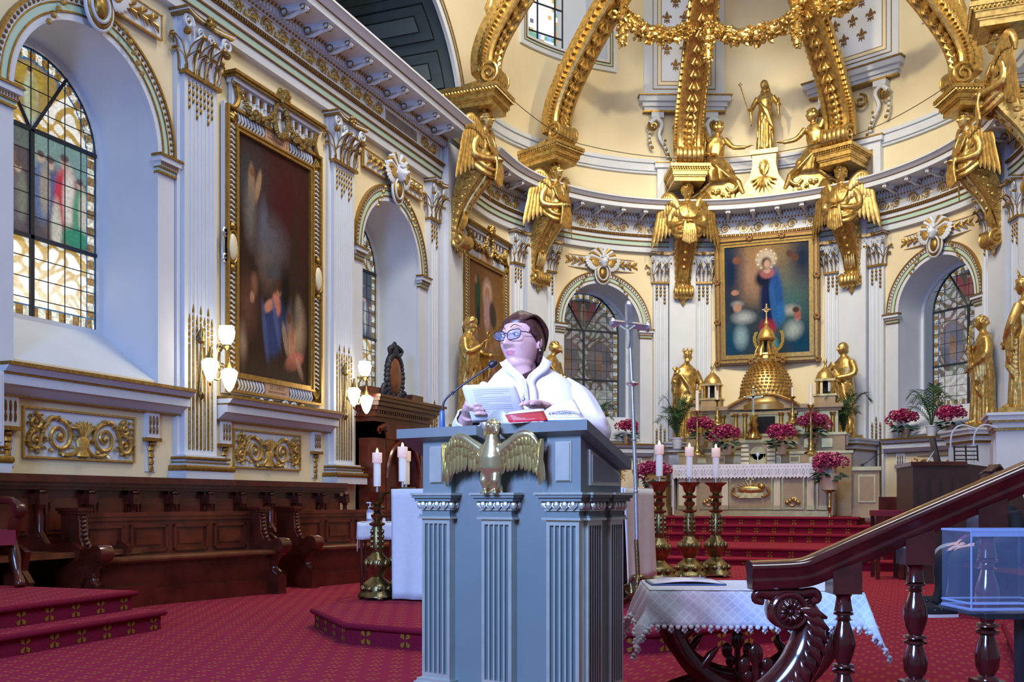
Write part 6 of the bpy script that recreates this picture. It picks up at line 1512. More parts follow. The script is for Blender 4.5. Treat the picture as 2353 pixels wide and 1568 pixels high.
stand(1906, 1204, 1127, 17.9, 'tall brass flower stand on the altar steps at right', 'bright crimson hydrangea on the brass stand right of the high altar', 1.12, 1.7)
stand(1506, 1214, 1140, 18.6, 'brass flower stand left of the high altar behind the tall candles', 'crimson hydrangea behind the tall candles left of the high altar', 1.08, .4)
def palm(base, label, scale, seed):
    rr = random.Random(seed); t = thing('potted_palm', label, 'potted palm', frame(base) @ S(scale), 'palms in white pots')
    g = MB(); g.lathe([(.10, 0), (.14, .24), (.15, .24), (.15, .27), (.135, .27), (.12, .2)], 18); g.build('pot', 'pot_white', t, smooth=40)
    for k in range(13):
        a = 2*PI*k/13+rr.uniform(-.2, .2); H = rr.uniform(.75, 1.35); out = rr.uniform(.15, .75); g = MB()
        c = spline([(0, 0, .22), (out*.22*cos(a), out*.22*sin(a), H*.62), (out*.7*cos(a), out*.7*sin(a), H*.95), (out*1.1*cos(a), out*1.1*sin(a), H*(.97-.25*out))], 7)
        g.tube(c, [.010*(1-.7*i/len(c)) for i in range(len(c))], 5)
        for i in range(5, len(c)-1):
            tg = (c[i+1]-c[i-1]).normalized(); sd = tg.cross(Vector((0, 0, 1)))
            if sd.length < .05: sd = Vector((-sin(a), cos(a), 0))
            sd.normalize(); ll = .20*sin(PI*(i-3)/(len(c)-1))+.05
            for sg in (-1, 1):
                tip = c[i]+(sd*sg*.75+tg*.75+Vector((0, 0, -.18))).normalized()*ll; w_ = tg*.011
                g.add([c[i]-w_, c[i]+w_, (c[i]+tip)/2+w_*1.3+Vector((0, 0, .012)), tip, (c[i]+tip)/2-w_*1.3+Vector((0, 0, .012))], [(0, 1, 2, 4), (4, 2, 3)])
        g.build('frond', 'palm', t, smooth=0)
    return t
palm(P(1556, 1032, 21.0), 'potted palm in front of the crowned king statue', .86, 1); palm(P(1938, 1024, 19.9), 'potted palm between the altar and the short haired statue', .86, 2)
palm(wpos(sa(44.5), .16, 2.28), 'potted palm between two hydrangeas under the right window', .80, 3); palm(wpos(sa(-47), .16, 2.28), 'potted palm behind the shoulder of the reader', .80, 4)

# ================================================================== organ corner at the right
def place(px, py, z, rz=0.0): return frame(P(px, py, z), rz)
om = frame(P(2098, 1420, 12.0)*1.0, rad(12)); om = frame((P(2098, 1150, 12.0).x, P(2098, 1150, 12.0).y, 0), rad(10))
t = thing('organ_console', 'dark wooden organ console with vertical panels and rounded lid', 'organ', om)
g = MB(); prof = [(0, 0), (1.25, 0), (1.25, .95), (1.20, 1.12), (1.05, 1.28), (.82, 1.40), (.55, 1.44), (0, 1.42)]
g.prism(prof, 0, 1.1); g.build('case', 'organ_wood', t, smooth=35)
for k in range(4): g = MB(); x = .06+.13*k; g.box(x, x+.10, -.015, .01, .2, 1.25); g.box(x+.015, x+.085, -.022, .01, .22, 1.22); g.build('panel', 'organ_wood', t, smooth=0)
g = MB(); g.box(-.03, .60, -.04, 1.1, 1.41, 1.46); g.build('lid_edge', 'dark_wood', t, smooth=0)
mr = thing('music_rack', 'black wire music rack on top of the organ console', 'music rack', om @ T(.50, .15, 1.47))
g = MB(); 
for z in (.02, .07, .12, .17): g.tube([(0, .12*z, z), (.26, .12*z, z)], .008, 5)
for x in (0, .13, .26): g.tube([(x, 0, 0), (x, .03, .19)], .010, 5)
g.build('wire_frame', 'black', mr)
lp = thing('arched_stand_lamp', 'pair of thin white arched lamp arms above the music rack', 'lamp', om @ T(.48, .25, 1.45))
for dx in (0, .26): g = MB(); g.tube(spline([(dx, 0, 0), (dx, 0, .30), (dx+.05, 0, .42), (dx+.14, 0, .46), (dx+.26, 0, .42)], 5), .010, 6); g.build('arm', 'pot_white', lp)
tb = thing('tablet', 'black tablet leaning on a white easel on the organ', 'tablet', om @ T(.30, .12, 1.46)); g = MB(); g.box(-.01, .01, -.14, .14, 0, .30, 0, vrot('Y', rad(-12))); g.build('screen', 'black_plastic', tb, smooth=0); g = MB(); g.tube([(-.12, 0, 0), (-.03, 0, .14), (.02, 0, 0)], .010, 5); g.build('easel', 'pot_white', tb)
bn = thing('organ_bench', 'small bench with red cushion beside the organ', 'bench', place(2012, 1168, 12.6, rad(10))); bn.location.z = 0
g = MB(); g.box(0, .36, 0, .5, .80, .87); g.build('cushion', 'upholstery', bn, smooth=0)
for x in (.03, .31):
    for y in (.03, .45): g = MB(); g.box(x-.025, x+.025, y-.025, y+.025, 0, .80); g.build('leg', 'dark_wood', bn, smooth=0)
wn = MB(); wn.box(0, .95, 0, .06, 0, 1.05, 0); wn.box(.05, .42, -.02, .02, .15, .95, 0); wn.box(.52, .90, -.02, .02, .15, .95, 0); wn.box(.48, .80, -.05, .1, .86, .90, 1)
tag(wn.build('wood_screen', ['dark_wood', 'pot_white'], M=frame((P(2020, 1150, 15.0).x, P(2020, 1150, 15.0).y, 0), rad(8)), smooth=0), 'low dark wooden panel screen behind the organ bench', 'screen')
ms = thing('microphone_stand', 'thin microphone stand with boom and cable right of the altar', 'microphone stand', frame((G(1997, 1232, .28).x, G(1997, 1232, .28).y, .28)))
z_ = G(1997, 1232, .28); hh = (1232-1070)/F_PX*((z_-Vector((0, 0, CH))).length)
g = MB(); g.lathe([(.13, 0), (.12, .02), (.015, .03), (.012, hh*.5), (.018, hh*.5), (.018, hh*.55), (.010, hh*.56), (.010, hh)], 14); g.build('pole', 'silver', ms, smooth=50)
g = MB(); g.tube([(-.10, -.03, hh-.06), (0, 0, hh), (.10, 0, hh+.10), (.26, 0, hh+.16)], .010, 6); g.build('boom', 'black', ms); g = MB(); g.tube([(-.16, -.03, hh-.11), (-.10, -.03, hh-.06)], [.03, .02], 8); g.build('microphone', 'black', ms)
g = MB(); g.tube(spline([(-.10, -.03, hh-.08), (-.20, -.03, hh*.5), (-.14, -.04, .3), (-.05, -.05, .02)], 6), .006, 5); g.build('cable', 'black', ms)
# ================================================================== choir stalls along the left wall
st_ = tag(thing('choir_stalls', 'row of dark panelled choir stalls fixed along the left wall', 'choir stalls', frame((XA-RA, 0, 0), PI/2)))
g = MB(); g.box(4.6, 12.35, -.42, 0, 0, 1.10, 0); g.box(4.6, 12.35, -1.25, -.3, 0, .20, 0); g.build('stall_back', 'dark_wood', st_, smooth=0)
g = MB()
for (d, z0, z1) in ((.50, 1.10, 1.13), (.54, 1.13, 1.17), (.58, 1.17, 1.21), (.55, 1.21, 1.24)): g.box(4.6, 12.35, -d, 0, z0, z1)
g.build('cap_rail', 'dark_wood', st_, smooth=0)
pan = MB(); pan.box(-.20, .20, -.015, 0, -.22, .12); pan.box(-.16, .16, -.03, 0, -.18, .08); PANEL = pan.mesh('stall_panel', 'pew_wood', 0)
col_ = MB(); col_.box(-.05, .05, -.10, 0, .10, .20); col_.lathe([(.03, -.22), (.045, -.20), (.03, -.16), (.035, 0), (.028, .06), (.045, .09), (.045, .10)], 10, 0, T(0, -.05, 0)); col_.ell((0, -.07, .22), (.05, .05, .03), 8); COLM = col_.mesh('stall_column', 'dark_wood', 50)
arm = MB(); arm.prism([(0, .20), (-.55, .20), (-.60, .30), (-.52, .40), (-.56, .56), (-.46, .62), (-.15, .60), (0, .80)], -.03, .03); ARMM = arm.mesh('stall_divider', 'dark_wood', 40)
seat_ = MB(); seat_.box(-.27, .27, -.50, 0, .48, .53); SEATM = seat_.mesh('stall_seat', 'seat_wood', 0)
for k in range(13):
    x = 4.9+.6*k
    link('stall_panel', PANEL, st_, T(x, -.42, .90)); link('stall_column', COLM, st_, T(x+.30, -.42, .86)); link('stall_divider', ARMM, st_, T(x+.30, -.42, .0) @ vrot('Z', PI/2)); link('stall_seat', SEATM, st_, T(x, -.42, 0))

# ---- front pews
def pew(origin, Ln, label, ends=(1, 1), npan=4):
    """origin = right front floor corner; local x along the pew, facing -y"""
    t = thing('choir_pew', label, 'pew', frame(origin, rad(76)))
    g = MB(); g.box(-Ln, 0, .46, .52, .0, .84, 0); g.box(-Ln-.02, .02, .43, .55, .84, .88, 0); g.box(-Ln, 0, .44, .54, .80, .84, 0); g.build('backrest', 'pew_wood', t, smooth=0)
    for k in range(npan):
        w_ = (Ln-.12)/npan; x = -Ln+.06+(k+.5)*w_
        p = MB(); [p.box(a, b_, .435, .47, c_, d_, 0) for a, b_, c_, d_ in ((x-w_*.42, x-w_*.37, .49, .76), (x+w_*.37, x+w_*.42, .49, .76), (x-w_*.42, x+w_*.42, .49, .52), (x-w_*.42, x+w_*.42, .73, .76))]; p.box(x-w_*.29, x+w_*.29, .445, .47, .56, .69, 0); p.build('back_panel', 'pew_wood', t, smooth=0)
    g = MB(); g.loft([[(-Ln, y, z), (0, y, z), (0, y2, z2), (-Ln, y2, z2)] for y, z, y2, z2 in ((.02, .42, .50, .41), (.0, .44, .50, .43), (.0, .46, .50, .45), (.03, .47, .50, .46))]); g.build('seat', 'seat_wood', t, smooth=40)
    g = MB(); g.box(-Ln, 0, .10, .15, 0, .42); g.box(-Ln, 0, .07, .15, 0, .16); g.build('front_board', 'dark_wood', t, smooth=0)
    for q, x in ((0, -Ln), (1, 0)):
        if not ends[q]: continue
        e_ = MB(); pr = [(.56, 0), (-.02, 0), (-.02, .20), (.06, .22), (.10, .30), (.04, .38), (-.06, .44), (-.09, .52), (-.05, .58), (.04, .60), (.12, .56), (.22, .58), (.27, .66), (.28, .80), (.30, .90), (.58, .90)]
        e_.prism([(a, z) for a, z in pr][::-1], -.045, .045, 0, T(x, 0, 0) @ vrot('Z', PI/2)); e_.box(x-.075, x+.075, .24, .62, .90, .93); e_.box(x-.06, x+.06, .26, .60, .87, .90); e_.box(x-.055, x+.055, -.03, .58, 0, .20)
        en = e_.build('pew_end', 'dark_wood', t, smooth=35)
        s_ = MB(); s_.lathe([(.015, -.07), (.075, -.065), (.085, 0), (.075, .065), (.015, .07)], 16, 0, T(x, -.03, .52) @ vrot('Y', PI/2)); s_.tube(spline([(x, .03, .44), (x, .10, .36), (x, .10, .26), (x, .02, .20)], 5), [.06]*8+[.05]*8, 7)
        for k in range(7): s_.ell((x, .22+.02*min(k, 3), .60+.04*k), (.03, .03, .022), 7)
        s_.build('scroll_arm', 'dark_wood', en, smooth=60)
    return t
pew((-6.22, 9.06, 0), 2.10, 'nearer dark wooden choir pew beside the carpeted corner steps')
pew((-5.74, 11.92, 0), 2.20, 'farther dark wooden choir pew behind the gilt candlesticks')

# ---- carved wooden doorcase with oval cartouche
t = thing('carved_doorcase', 'tall dark wooden doorcase with cornice and arched recess at the end of the stalls', 'doorcase', frame((XA-RA, 0, 0), PI/2) @ S(1, 1, 1.055))
x0, x1, D = 13.50, 15.40, -.34
g = MB(); g.box(x0, x0+.34, D, 0, 0, 2.10, 0); g.box(x1-.34, x1, D, 0, 0, 2.10, 0); g.box(x0, x1, D, 0, 1.86, 2.10, 0); g.box(x0, x1, -.06, 0, 0, 2.1, 0)
N = 16; cx_ = (x0+x1)/2; r = .56
V = []
for i in range(N+1): a = PI*i/N; V += [(cx_-r*cos(a), D+.02, 1.28+r*sin(a)), (cx_-r*cos(a), D+.02, 1.9)]
g.add(V, [(2*i, 2*i+2, 2*i+3, 2*i+1) for i in range(N)])
g.build('case', 'pew_wood', t, smooth=0)
g = MB(); g.tube([(cx_-r*cos(PI*i/20), D, 1.28+r*sin(PI*i/20)) for i in range(21)], .035, 7); g.box(cx_-r-.04, cx_-r+.04, D-.02, D+.04, .3, 1.28); g.box(cx_+r-.04, cx_+r+.04, D-.02, D+.04, .3, 1.28); g.ell((cx_, D-.05, 1.86), (.08, .06, .13), 8); g.build('arch_moulding', 'pew_wood', t, smooth=50)
g = MB(); g.box(cx_-.48, cx_+.48, -.12, -.06, .1, 1.75); g.box(cx_-.40, cx_+.40, -.14, -.08, .3, .9); g.box(cx_-.40, cx_+.40, -.14, -.08, 1.0, 1.5); g.build('inner_panel', 'dark_wood', t, smooth=0)
g = MB()
for (e_, z0, z1) in ((.0, 2.10, 2.17), (.04, 2.17, 2.22), (.08, 2.26, 2.32), (.14, 2.32, 2.38), (.19, 2.38, 2.43), (.22, 2.43, 2.47), (.02, 2.22, 2.26)): g.box(x0-e_, x1+e_, D-e_, 0, z0, z1)
for k in range(26): x = x0+.03+k*.0695; g.box(x-.02, x+.02, D-.06, D, 2.22, 2.26)
g.box(x0+.05, x0+.45, D+.1, 0, 2.47, 2.62); g.box(x1-.45, x1-.05, D+.1, 0, 2.47, 2.62)
g.build('cornice', 'dark_wood', t, smooth=0)
for x in (x0+.17, x1-.17): g = MB(); g.tube([(x-.10, D-.03, 1.98), (x, D-.06, 2.03), (x+.10, D-.03, 1.98)], .05, 7); g.tube([(x+p[0], D-.04, 1.96+p[2]) for p in spiral(-.10, 0, .06, .01, 0, 1.4, 14)], .02, 5); g.tube([(x+p[0], D-.04, 1.96+p[2]) for p in spiral(.10, 0, .06, .01, PI, -1.4, 14)], .02, 5); g.build('scroll_capital', 'dark_wood', t)
ct = thing('oval_cartouche', 'carved oval wooden cartouche standing on the doorcase cornice', 'cartouche', frame((XA-RA, 0, 0), PI/2) @ T(cx_-.15, -.25, 2.61))
g = MB(); g.ell((0, -.02, .38), (.20, .045, .30), 18); g.build('oval_panel', 'seat_wood', ct, smooth=60)
g = MB(); rr = random.Random(6)
for i in range(30):
    a = 2*PI*i/30; g.ell((.25*cos(a), 0, .38+.35*sin(a)), (.05*rr.uniform(.8, 1.5), .06, .05*rr.uniform(.8, 1.5)), 7)
for sg in (-1, 1): g.tube([(sg*(.30+p[0]), 0, .10+p[2]) for p in spiral(0, 0, .13, .02, PI/2, 1.4*sg, 16)], .035, 6); g.tube(spline([(sg*.10, 0, .70), (sg*.20, -.02, .80), (sg*.06, -.02, .86)], 4), .04, 6)
g.ell((0, 0, .78), (.10, .06, .09), 8); g.tube([(.05*cos(a), 0, .88+.05*sin(a)) for a in frange(0, 6.28, 10)[:-1]], .018, 5, closed=True)
g.build('carved_border', 'iron', ct, smooth=60)

# ---- wall sconces
def sconce(s, label, z=2.55):
    M = wframe(s, .12, z); t = thing('wall_sconce', label, 'wall lamp', M)
    g = MB(); g.tube([(-.05, 0, -.30), (-.05, -.03, .0), (-.05, -.03, .36)], [.02, .03, .02], 8); g.lathe([(.02, 0), (.05, .03), (.03, .08), (.045, .12), (.01, .2)], 8, 0, T(-.05, -.03, .30)); g.lathe([(.01, -.10), (.04, -.05), (.03, 0)], 8, 0, T(-.05, -.03, -.26)); g.build('back_stem', 'bronze', t, smooth=60)
    for (p, up) in (((.12, -.26, .28), 1), ((-.16, -.24, .12), -1), ((.17, -.26, .04), -1)):
        a = MB(); a.tube(spline([(-.05, -.03, .02), (p[0]*.4, -.16, -.12 if up < 0 else .0), (p[0]*.8, p[1]*.7, p[2]-.05), (p[0], p[1], p[2])], 5), .014, 6); a.tube([(p[0]*.6+q[0], -.20, p[2]-.02+q[2]) for q in spiral(0, 0, .07, .015, 0, 1.5, 14)], .010, 5)
        a.lathe([(.02, -.05), (.055, 0), (.055, .02)] if up > 0 else [(.055, -.03), (.055, 0), (.02, .06), (.012, .12)], 10, 0, T(*p)); am = a.build('arm', 'bronze', t, smooth=60)
        s_ = MB(); pr = [(.045, 0), (.085, .07), (.10, .16), (.085, .20), (.09, .22)] if up > 0 else [(.015, -.27), (.05, -.22), (.085, -.12), (.10, -.04), (.06, 0)]
        s_.lathe(pr, 16, 0, T(p[0], p[1], p[2]+(.02 if up > 0 else -.02))); s_.build('lamp_shade', 'lampglass', am, smooth=60)
        if up < 0: f_ = MB(); f_.lathe([(.004, -.06), (.018, -.03), (.01, 0)], 7, 0, T(p[0], p[1], p[2]-.28)); f_.build('finial', 'bronze', am)
    c_ = M @ Vector((.02, -.40, .1)); d = bpy.data.lights.new('sconce_bulb', 'POINT'); d.energy = 14; d.color = (1.0, .80, .52); d.shadow_soft_size = .18
    o = bpy.data.objects.new('sconce_bulb', d); COL.objects.link(o); o.location = c_
sconce(PIL[1], 'three-shade wall sconce on the pilaster left of the big painting'); sconce(PIL[2], 'three-shade wall sconce on the pilaster right of the big painting')
# small switch box by the second pilaster
g = MB(); g.box(-.10, .10, -.05, 0, -.12, .12, 0); g.box(-.015, .015, -.06, 0, -.05, .05, 1); tag(g.build('switch_box', ['switch_plastic', 'black'], M=wframe(sy(13.62), .14, 1.44), smooth=0), 'small clear plastic switch box on the wall by the doorcase', 'switch')
# white column loudspeaker at the left edge
g = MB(); g.box(-.16, .16, -.14, 0, 0, .66, 0); g.box(-.13, .13, -.15, 0, .03, .63, 1); g.box(-.03, .03, -.02, .14, .3, .36, 0); tag(g.build('column_loudspeaker', ['white', 'pot_white'], M=wframe(sy(6.42), .36, 1.48), smooth=0), 'white column loudspeaker cut by the left edge', 'loudspeaker')

# ---- carved armchair at the left edge, on the corner platform
am_ = frame(G(-55, 1356, .30), rad(70)); t = thing('carved_armchair', 'carved wooden armchair with red upholstery cut by the left edge', 'armchair', am_)
g = MB(); g.box(-.30, .30, 0, .55, .34, .46); g.build('seat', 'upholstery', t, smooth=0); g = MB(); g.box(-.28, .28, .48, .56, .46, 1.15); g.build('backrest', 'upholstery', t, smooth=0)
for sg in (-1, 1):
    g = MB(); g.tube(spline([(sg*.32, .52, .70), (sg*.32, .25, .70), (sg*.32, .06, .68), (sg*.32, -.02, .60)], 5), .035, 7); g.lathe([(.01, -.04), (.06, -.035), (.065, 0), (.06, .035), (.01, .04)], 14, 0, T(sg*.32, .0, .62) @ vrot('Y', PI/2)); g.build('arm', 'dark_wood', t, smooth=60)
    g = MB(); g.tube(spline([(sg*.32, .02, .58), (sg*.32, .10, .42), (sg*.32, .06, .22), (sg*.32, -.02, .04), (sg*.32, -.04, 0)], 5), [.03+.018*abs(sin(i*.5)) for i in range(21)], 8); g.build('leg', 'dark_wood', t, smooth=60)
    g = MB(); g.box(sg*.32-.03, sg*.32+.03, .50, .56, 0, .75); g.build('leg', 'dark_wood', t, smooth=0)

# ---- little credence table with sanitizer
tp = P(857, 1200, 10.2); t = thing('credence_table', 'small table under a white cloth with sanitizer bottle beside the candlesticks', 'table', frame((tp.x, tp.y, 0), TH))
g = MB(); g.box(-.13, .22, -.15, .2, tp.z-.03, tp.z-.005); g.build('table_top', 'dark_wood', t, smooth=0)
for sx in (-.10, .19):
    for y in (-.11, .16): g = MB(); g.tube([(sx, y, 0), (sx*1.0, y, tp.z-.03)], .014, 6); g.build('leg', 'dark_wood', t)
tc = thing('table_runner', 'white cloth draped over the little credence table', 'cloth', frame((tp.x, tp.y, tp.z), TH))
g = MB(); g.grid(lambda u, v: (lerp(-.135, .225, u), lerp(-.16, .21, v), .002), 4, 4); g.grid(lambda u, v: (lerp(-.135, .225, u)-.008*v, -.16-.012*sin(u*14)*v, .002-lerp(0, .17, v)-.008*sin(u*9)), 12, 4); g.grid(lambda u, v: (-.135-.015*sin(u*9)*v, lerp(-.16, .21, u), .002-lerp(0, .30-.1*u, v)), 8, 4)
o = g.build('drape', 'linen', tc, smooth=60); o.modifiers.new('s', 'SOLIDIFY').thickness = .004
bt = thing('sanitizer_bottle', 'clear pump bottle of hand sanitizer on the credence table', 'bottle', frame((tp.x, tp.y, tp.z+.005), TH) @ T(-.03, 0, 0))
g = MB(); g.lathe([(.033, 0), (.035, .01), (.035, .11), (.015, .13), (.015, .14)], 16); g.build('bottle_body', 'plastic_edge', bt, smooth=60); g = MB(); g.lathe([(.018, .135), (.018, .155), (.006, .16), (.006, .185)], 12); g.box(-.035, .012, -.008, .008, .185, .198); g.build('pump', 'pot_white', bt, smooth=40); g = MB(); g.lathe([(.0355, .03), (.0355, .09)], 16); g.build('bottle_label', 'paper', bt, smooth=60)
for k, (dx, m) in enumerate(((.07, 'upholstery'), (.11, 'pot_white'), (.15, 'black'))): g = MB(); g.lathe([(.016, 0), (.018, .02), (.01, .035)], 10); tag(g.build('small_jar', m, M=frame((tp.x, tp.y, tp.z+.005), TH) @ T(dx, .02*k, 0), smooth=60), ('tiny red jar on the credence table', 'tiny white jar on the credence table', 'tiny black jar on the credence table')[k], 'jar')

# ================================================================== free-standing choir altar
AM = frame((-3.035, 7.60, .15)) @ S(.9155, 1, 1); t = thing('choir_altar', 'grey green table altar with fluted legs behind the ambo', 'altar', AM)
g = MB(); g.box(-1.065, 1.065, 0, .95, .88, .935, 0); g.box(-1.01, 1.01, .04, .9, .82, .88, 0); g.build('mensa', 'ambo_paint', t, smooth=0)
for x in (-.90, .90):
    for y in (.16, .8):
        g = MB(); g.box(x-.10, x+.10, y-.10, y+.10, 0, .14, 0); g.box(x-.08, x+.08, y-.08, y+.08, .14, .76, 0); g.box(x-.10, x+.10, y-.10, y+.10, .76, .82, 1)
        for k in range(6): g.tube([(x-.065+.026*k, y-.082, .16), (x-.065+.026*k, y-.082, .74)], .008, 5, 1); g.tube([(x+.082, y-.065+.026*k, .16), (x+.082, y-.065+.026*k, .74)], .008, 5, 1)
        g.build('leg', ['ambo_paint', 'ambo_gold'], t, smooth=40)
g = MB(); g.box(-.8, .8, .35, .7, 0, .82); g.build('dark_core', 'black', t, smooth=0)  # black block stands in for the shade inside the altar base
c2 = thing('altar_linen', 'white embroidered altar cloth hanging at both ends of the choir altar', 'altar cloth', AM)
def drape(sg, zend, y0, y1, nm):
    g = MB(); g.grid(lambda u, v: (sg*(1.08+.03*v+.012*sin(u*17+v*2)*v), lerp(y0, y1, u)+.02*(v-.5)*(1 if u > .5 else -1), .945-(.945-zend)*v), 22, 14); g.grid(lambda u, v: (lerp(sg*.2, sg*1.08, v), lerp(y0, y1, u), .945), 6, 4)
    o = g.build(nm, 'linen', c2, smooth=60); o.modifiers.new('s', 'SOLIDIFY').thickness = .006; return o
drape(-1, .30, -.03, .9, 'side_drape'); g = MB(); g.grid(lambda u, v: (lerp(-1.12, -.72, u)+.03*(v-.3), -.05-.014*sin(u*11+v*2)*v-.02*v, .945-.93*v), 16, 14); o = g.build('front_drape', 'linen', c2, smooth=60); o.modifiers.new('s', 'SOLIDIFY').thickness = .006; drape(1, .20, -.02, .97, 'side_drape')
g = MB(); g.grid(lambda u, v: (lerp(-1.08, 1.08, u), -.02-.01*sin(u*60)*v, .947-(.22+.05*abs(sin(u*26)))*v), 90, 5); g.grid(lambda u, v: (lerp(-1.08, 1.08, u), lerp(-.02, .98, v), .947), 6, 4)
o = g.build('front_lace', 'linen', c2, smooth=60); o.modifiers.new('s', 'SOLIDIFY').thickness = .005
g = MB()
for k in range(30): x = -1.04+k*.0717; g.tube([(x+.035*cos(a), -.03, .72+.03*sin(a)) for a in frange(PI, 2*PI, 8)], .005, 4)
tag(g.build('embroidery', 'pot_white', c2), kind='stuff')
# ---- tall gilt candlesticks
def candlestick_meshes():
    g = MB()
    pr = [(.19, .03), (.18, .06), (.15, .09), (.16, .12), (.13, .16), (.075, .20), (.06, .22), (.085, .26), (.11, .31), (.12, .36), (.105, .40), (.06, .44), (.055, .46)]
    g.lathe(pr, 18, 0, lobes=3, lamp_=.10); [g.ell((.17*cos(a), .17*sin(a), .02), (.04, .04, .022), 8) for a in (0, 2.094, 4.188)]
    for k in range(9): a = 2*PI*k/9; g.ell((.115*cos(a), .115*sin(a), .35), (.03, .03, .045), 7); g.ell((.15*cos(a), .15*sin(a), .11), (.035, .035, .03), 7)
    g.v = [(x*.95, y*.95, z) for x, y, z in g.v]; foot = g.mesh('foot', 'bronze', 60)
    g = MB(); g.lathe([(.055, .46), (.062, .50), (.058, .60), (.050, .70), (.046, .71), (.075, .725), (.08, .74), (.05, .755), (.03, .77), (.058, .80), (.062, .825), (.035, .85), (.028, .865)], 8, 0); g.lathe([(.028, .865), (.07, .875), (.08, .895), (.05, .91), (.03, .92)], 16)
    for k in range(6):
        a = 2*PI*k/6; [g.ell((.058*cos(a), .058*sin(a), z), (.016, .016, .025), 6) for z in (.51, .56, .61, .66)]
    shaft = g.mesh('shaft', 'bronze', 50)
    g = MB(); g.lathe([(.03, .915), (.06, .95), (.07, 1.0), (.115, 1.035), (.12, 1.045), (.10, 1.045), (.05, 1.03)], 18, lobes=9, lamp_=.04); pan_ = g.mesh('drip_pan', 'bronze', 60)
    g = MB(); g.tube([(0, 0, 1.02), (0, 0, 1.12)], .012, 7); spike = g.mesh('spike', 'silver', 60)
    g = MB(); g.lathe([(.033, 1.10), (.036, 1.101), (.036, 1.33), (.030, 1.335)], 16); cand = g.mesh('candle', 'candle', 60)
    g = MB(); g.lathe([(.047, 1.33), (.048, 1.331), (.048, 1.425), (.044, 1.43), (.036, 1.42), (.01, 1.418)], 18); foll = g.mesh('candle_top', 'candle_glow', 60)
    g = MB(); g.lathe([(.004, 1.42), (.013, 1.437), (.011, 1.45), (.002, 1.475)], 8); fl = g.mesh('flame', 'flame', 60)
    return foot, shaft, pan_, spike, cand, foll, fl
CS = candlestick_meshes()
def candlestick(loc, label, sc=1.0, rot=0.0):
    t = thing('gilt_candlestick', label, 'candlestick', frame(loc, rot) @ S(sc), 'tall gilt candlesticks')
    for nm, me in zip(('foot', 'shaft', 'drip_pan'), CS[:3]): link(nm, me, t)
    c_ = thing('pillar_candle', label.replace('gilt candlestick', 'white lit candle on the gilt candlestick'), 'candle', frame(loc, rot) @ S(sc), 'lit white candles')
    link('spike', CS[3], c_); link('candle', CS[4], c_); link('candle_top', CS[5], c_); link('flame', CS[6], c_)
for px, py, lb in ((1515, 1337, 'leftmost gilt candlestick of the three before the altar steps'), (1584, 1329, 'middle gilt candlestick of the three before the altar steps'), (1645, 1326, 'rightmost gilt candlestick of the three before the altar steps')): candlestick(G(px, py, .15), lb, 1.0, px*.3)
for (dx, dy, lb, sc) in ((-.10, -.02, 'nearest gilt candlestick at the left end of the choir altar', .88), (-.02, .36, 'hindmost gilt candlestick at the left end of the choir altar', .90), (.05, .16, 'gilt candlestick closest to the cloth at the altar end', .92)):
    b0 = G(893, 1378, .15); candlestick((b0.x+dx, b0.y+dy, .15), lb, sc, dx*9)
# ---- processional cross
b0 = G(1466, 1402, .15); zc = (b0-Vector((0, 0, CH))).dot(Vector((-_s, _c, 0))); top = P(1444, 700, zc+.1)
t = thing('processional_cross', 'silver processional cross on a pole in a bronze foot beside the ambo', 'cross', frame(b0, TH))
k_ = zc/F_PX
def lx(px, py): return ((px-1466)*k_, 0, (1402-py)*k_)
g = MB(); g.tube([lx(1466, 1330), lx(1462, 1240)], .018, 10); g.build('lower_tube', 'bronze', t, smooth=60)
g = MB(); g.tube([lx(1464, 1270), lx(1461, 1130), lx(1453, 890)], .0155, 10); g.tube([lx(1453, 890), lx(1444, 705)], .018, 10); g.lathe([(.02, -.02), (.045, -.008), (.05, 0), (.045, .008), (.02, .02)], 14, 0, T(*lx(1453, 882))); [g.lathe([(.016, -.012), (.022, 0), (.016, .012)], 10, 0, T(*lx(px, py))) for px, py in ((1461, 1130), (1457, 1010))]; g.build('pole', 'silver', t, smooth=60)
g = MB(); a, b_ = Vector(lx(1408, 742)), Vector(lx(1488, 752)); g.tube([a, b_], .030, 4); 
for p in (a, b_, Vector(lx(1444, 703))): g.ell(p, (.03, .025, .042), 6)
g.tube([lx(1447, 800), lx(1444, 703)], .030, 4); g.build('cross_head', 'silver', t, smooth=40)
g = MB(); c_ = Vector(lx(1441, 775)); g.tube([c_+Vector((0, -.03, -.09)), c_+Vector((.006, -.035, -.02)), c_+Vector((0, -.03, .05))], [.008, .014, .016], 7); g.ell(c_+Vector((-.004, -.035, .075)), .016, 7); [g.tube([c_+Vector((0, -.03, .045)), c_+Vector((s_*.06, -.022, .085))], .007, 5) for s_ in (-1, 1)]; g.build('corpus', 'altar_ivory', t, smooth=60)
for k in range(3):
    a = 2*PI*k/3+2.4; g = MB(); g.tube(spline([(.01*cos(a), .01*sin(a), .26), (.07*cos(a), .07*sin(a), .22), (.06*cos(a), .06*sin(a), .12), (.15*cos(a), .15*sin(a), .06), (.17*cos(a), .17*sin(a), .0)], 5), [.018+.008*sin(i*.8) for i in range(21)], 7); g.tube([(.09*cos(a)+p[0]*cos(a), .09*sin(a)+p[0]*sin(a), .15+p[2]) for p in spiral(0, 0, .05, .01, 0, 1.6, 14)], .010, 5); g.build('foot_scroll', 'bronze', t, smooth=60)
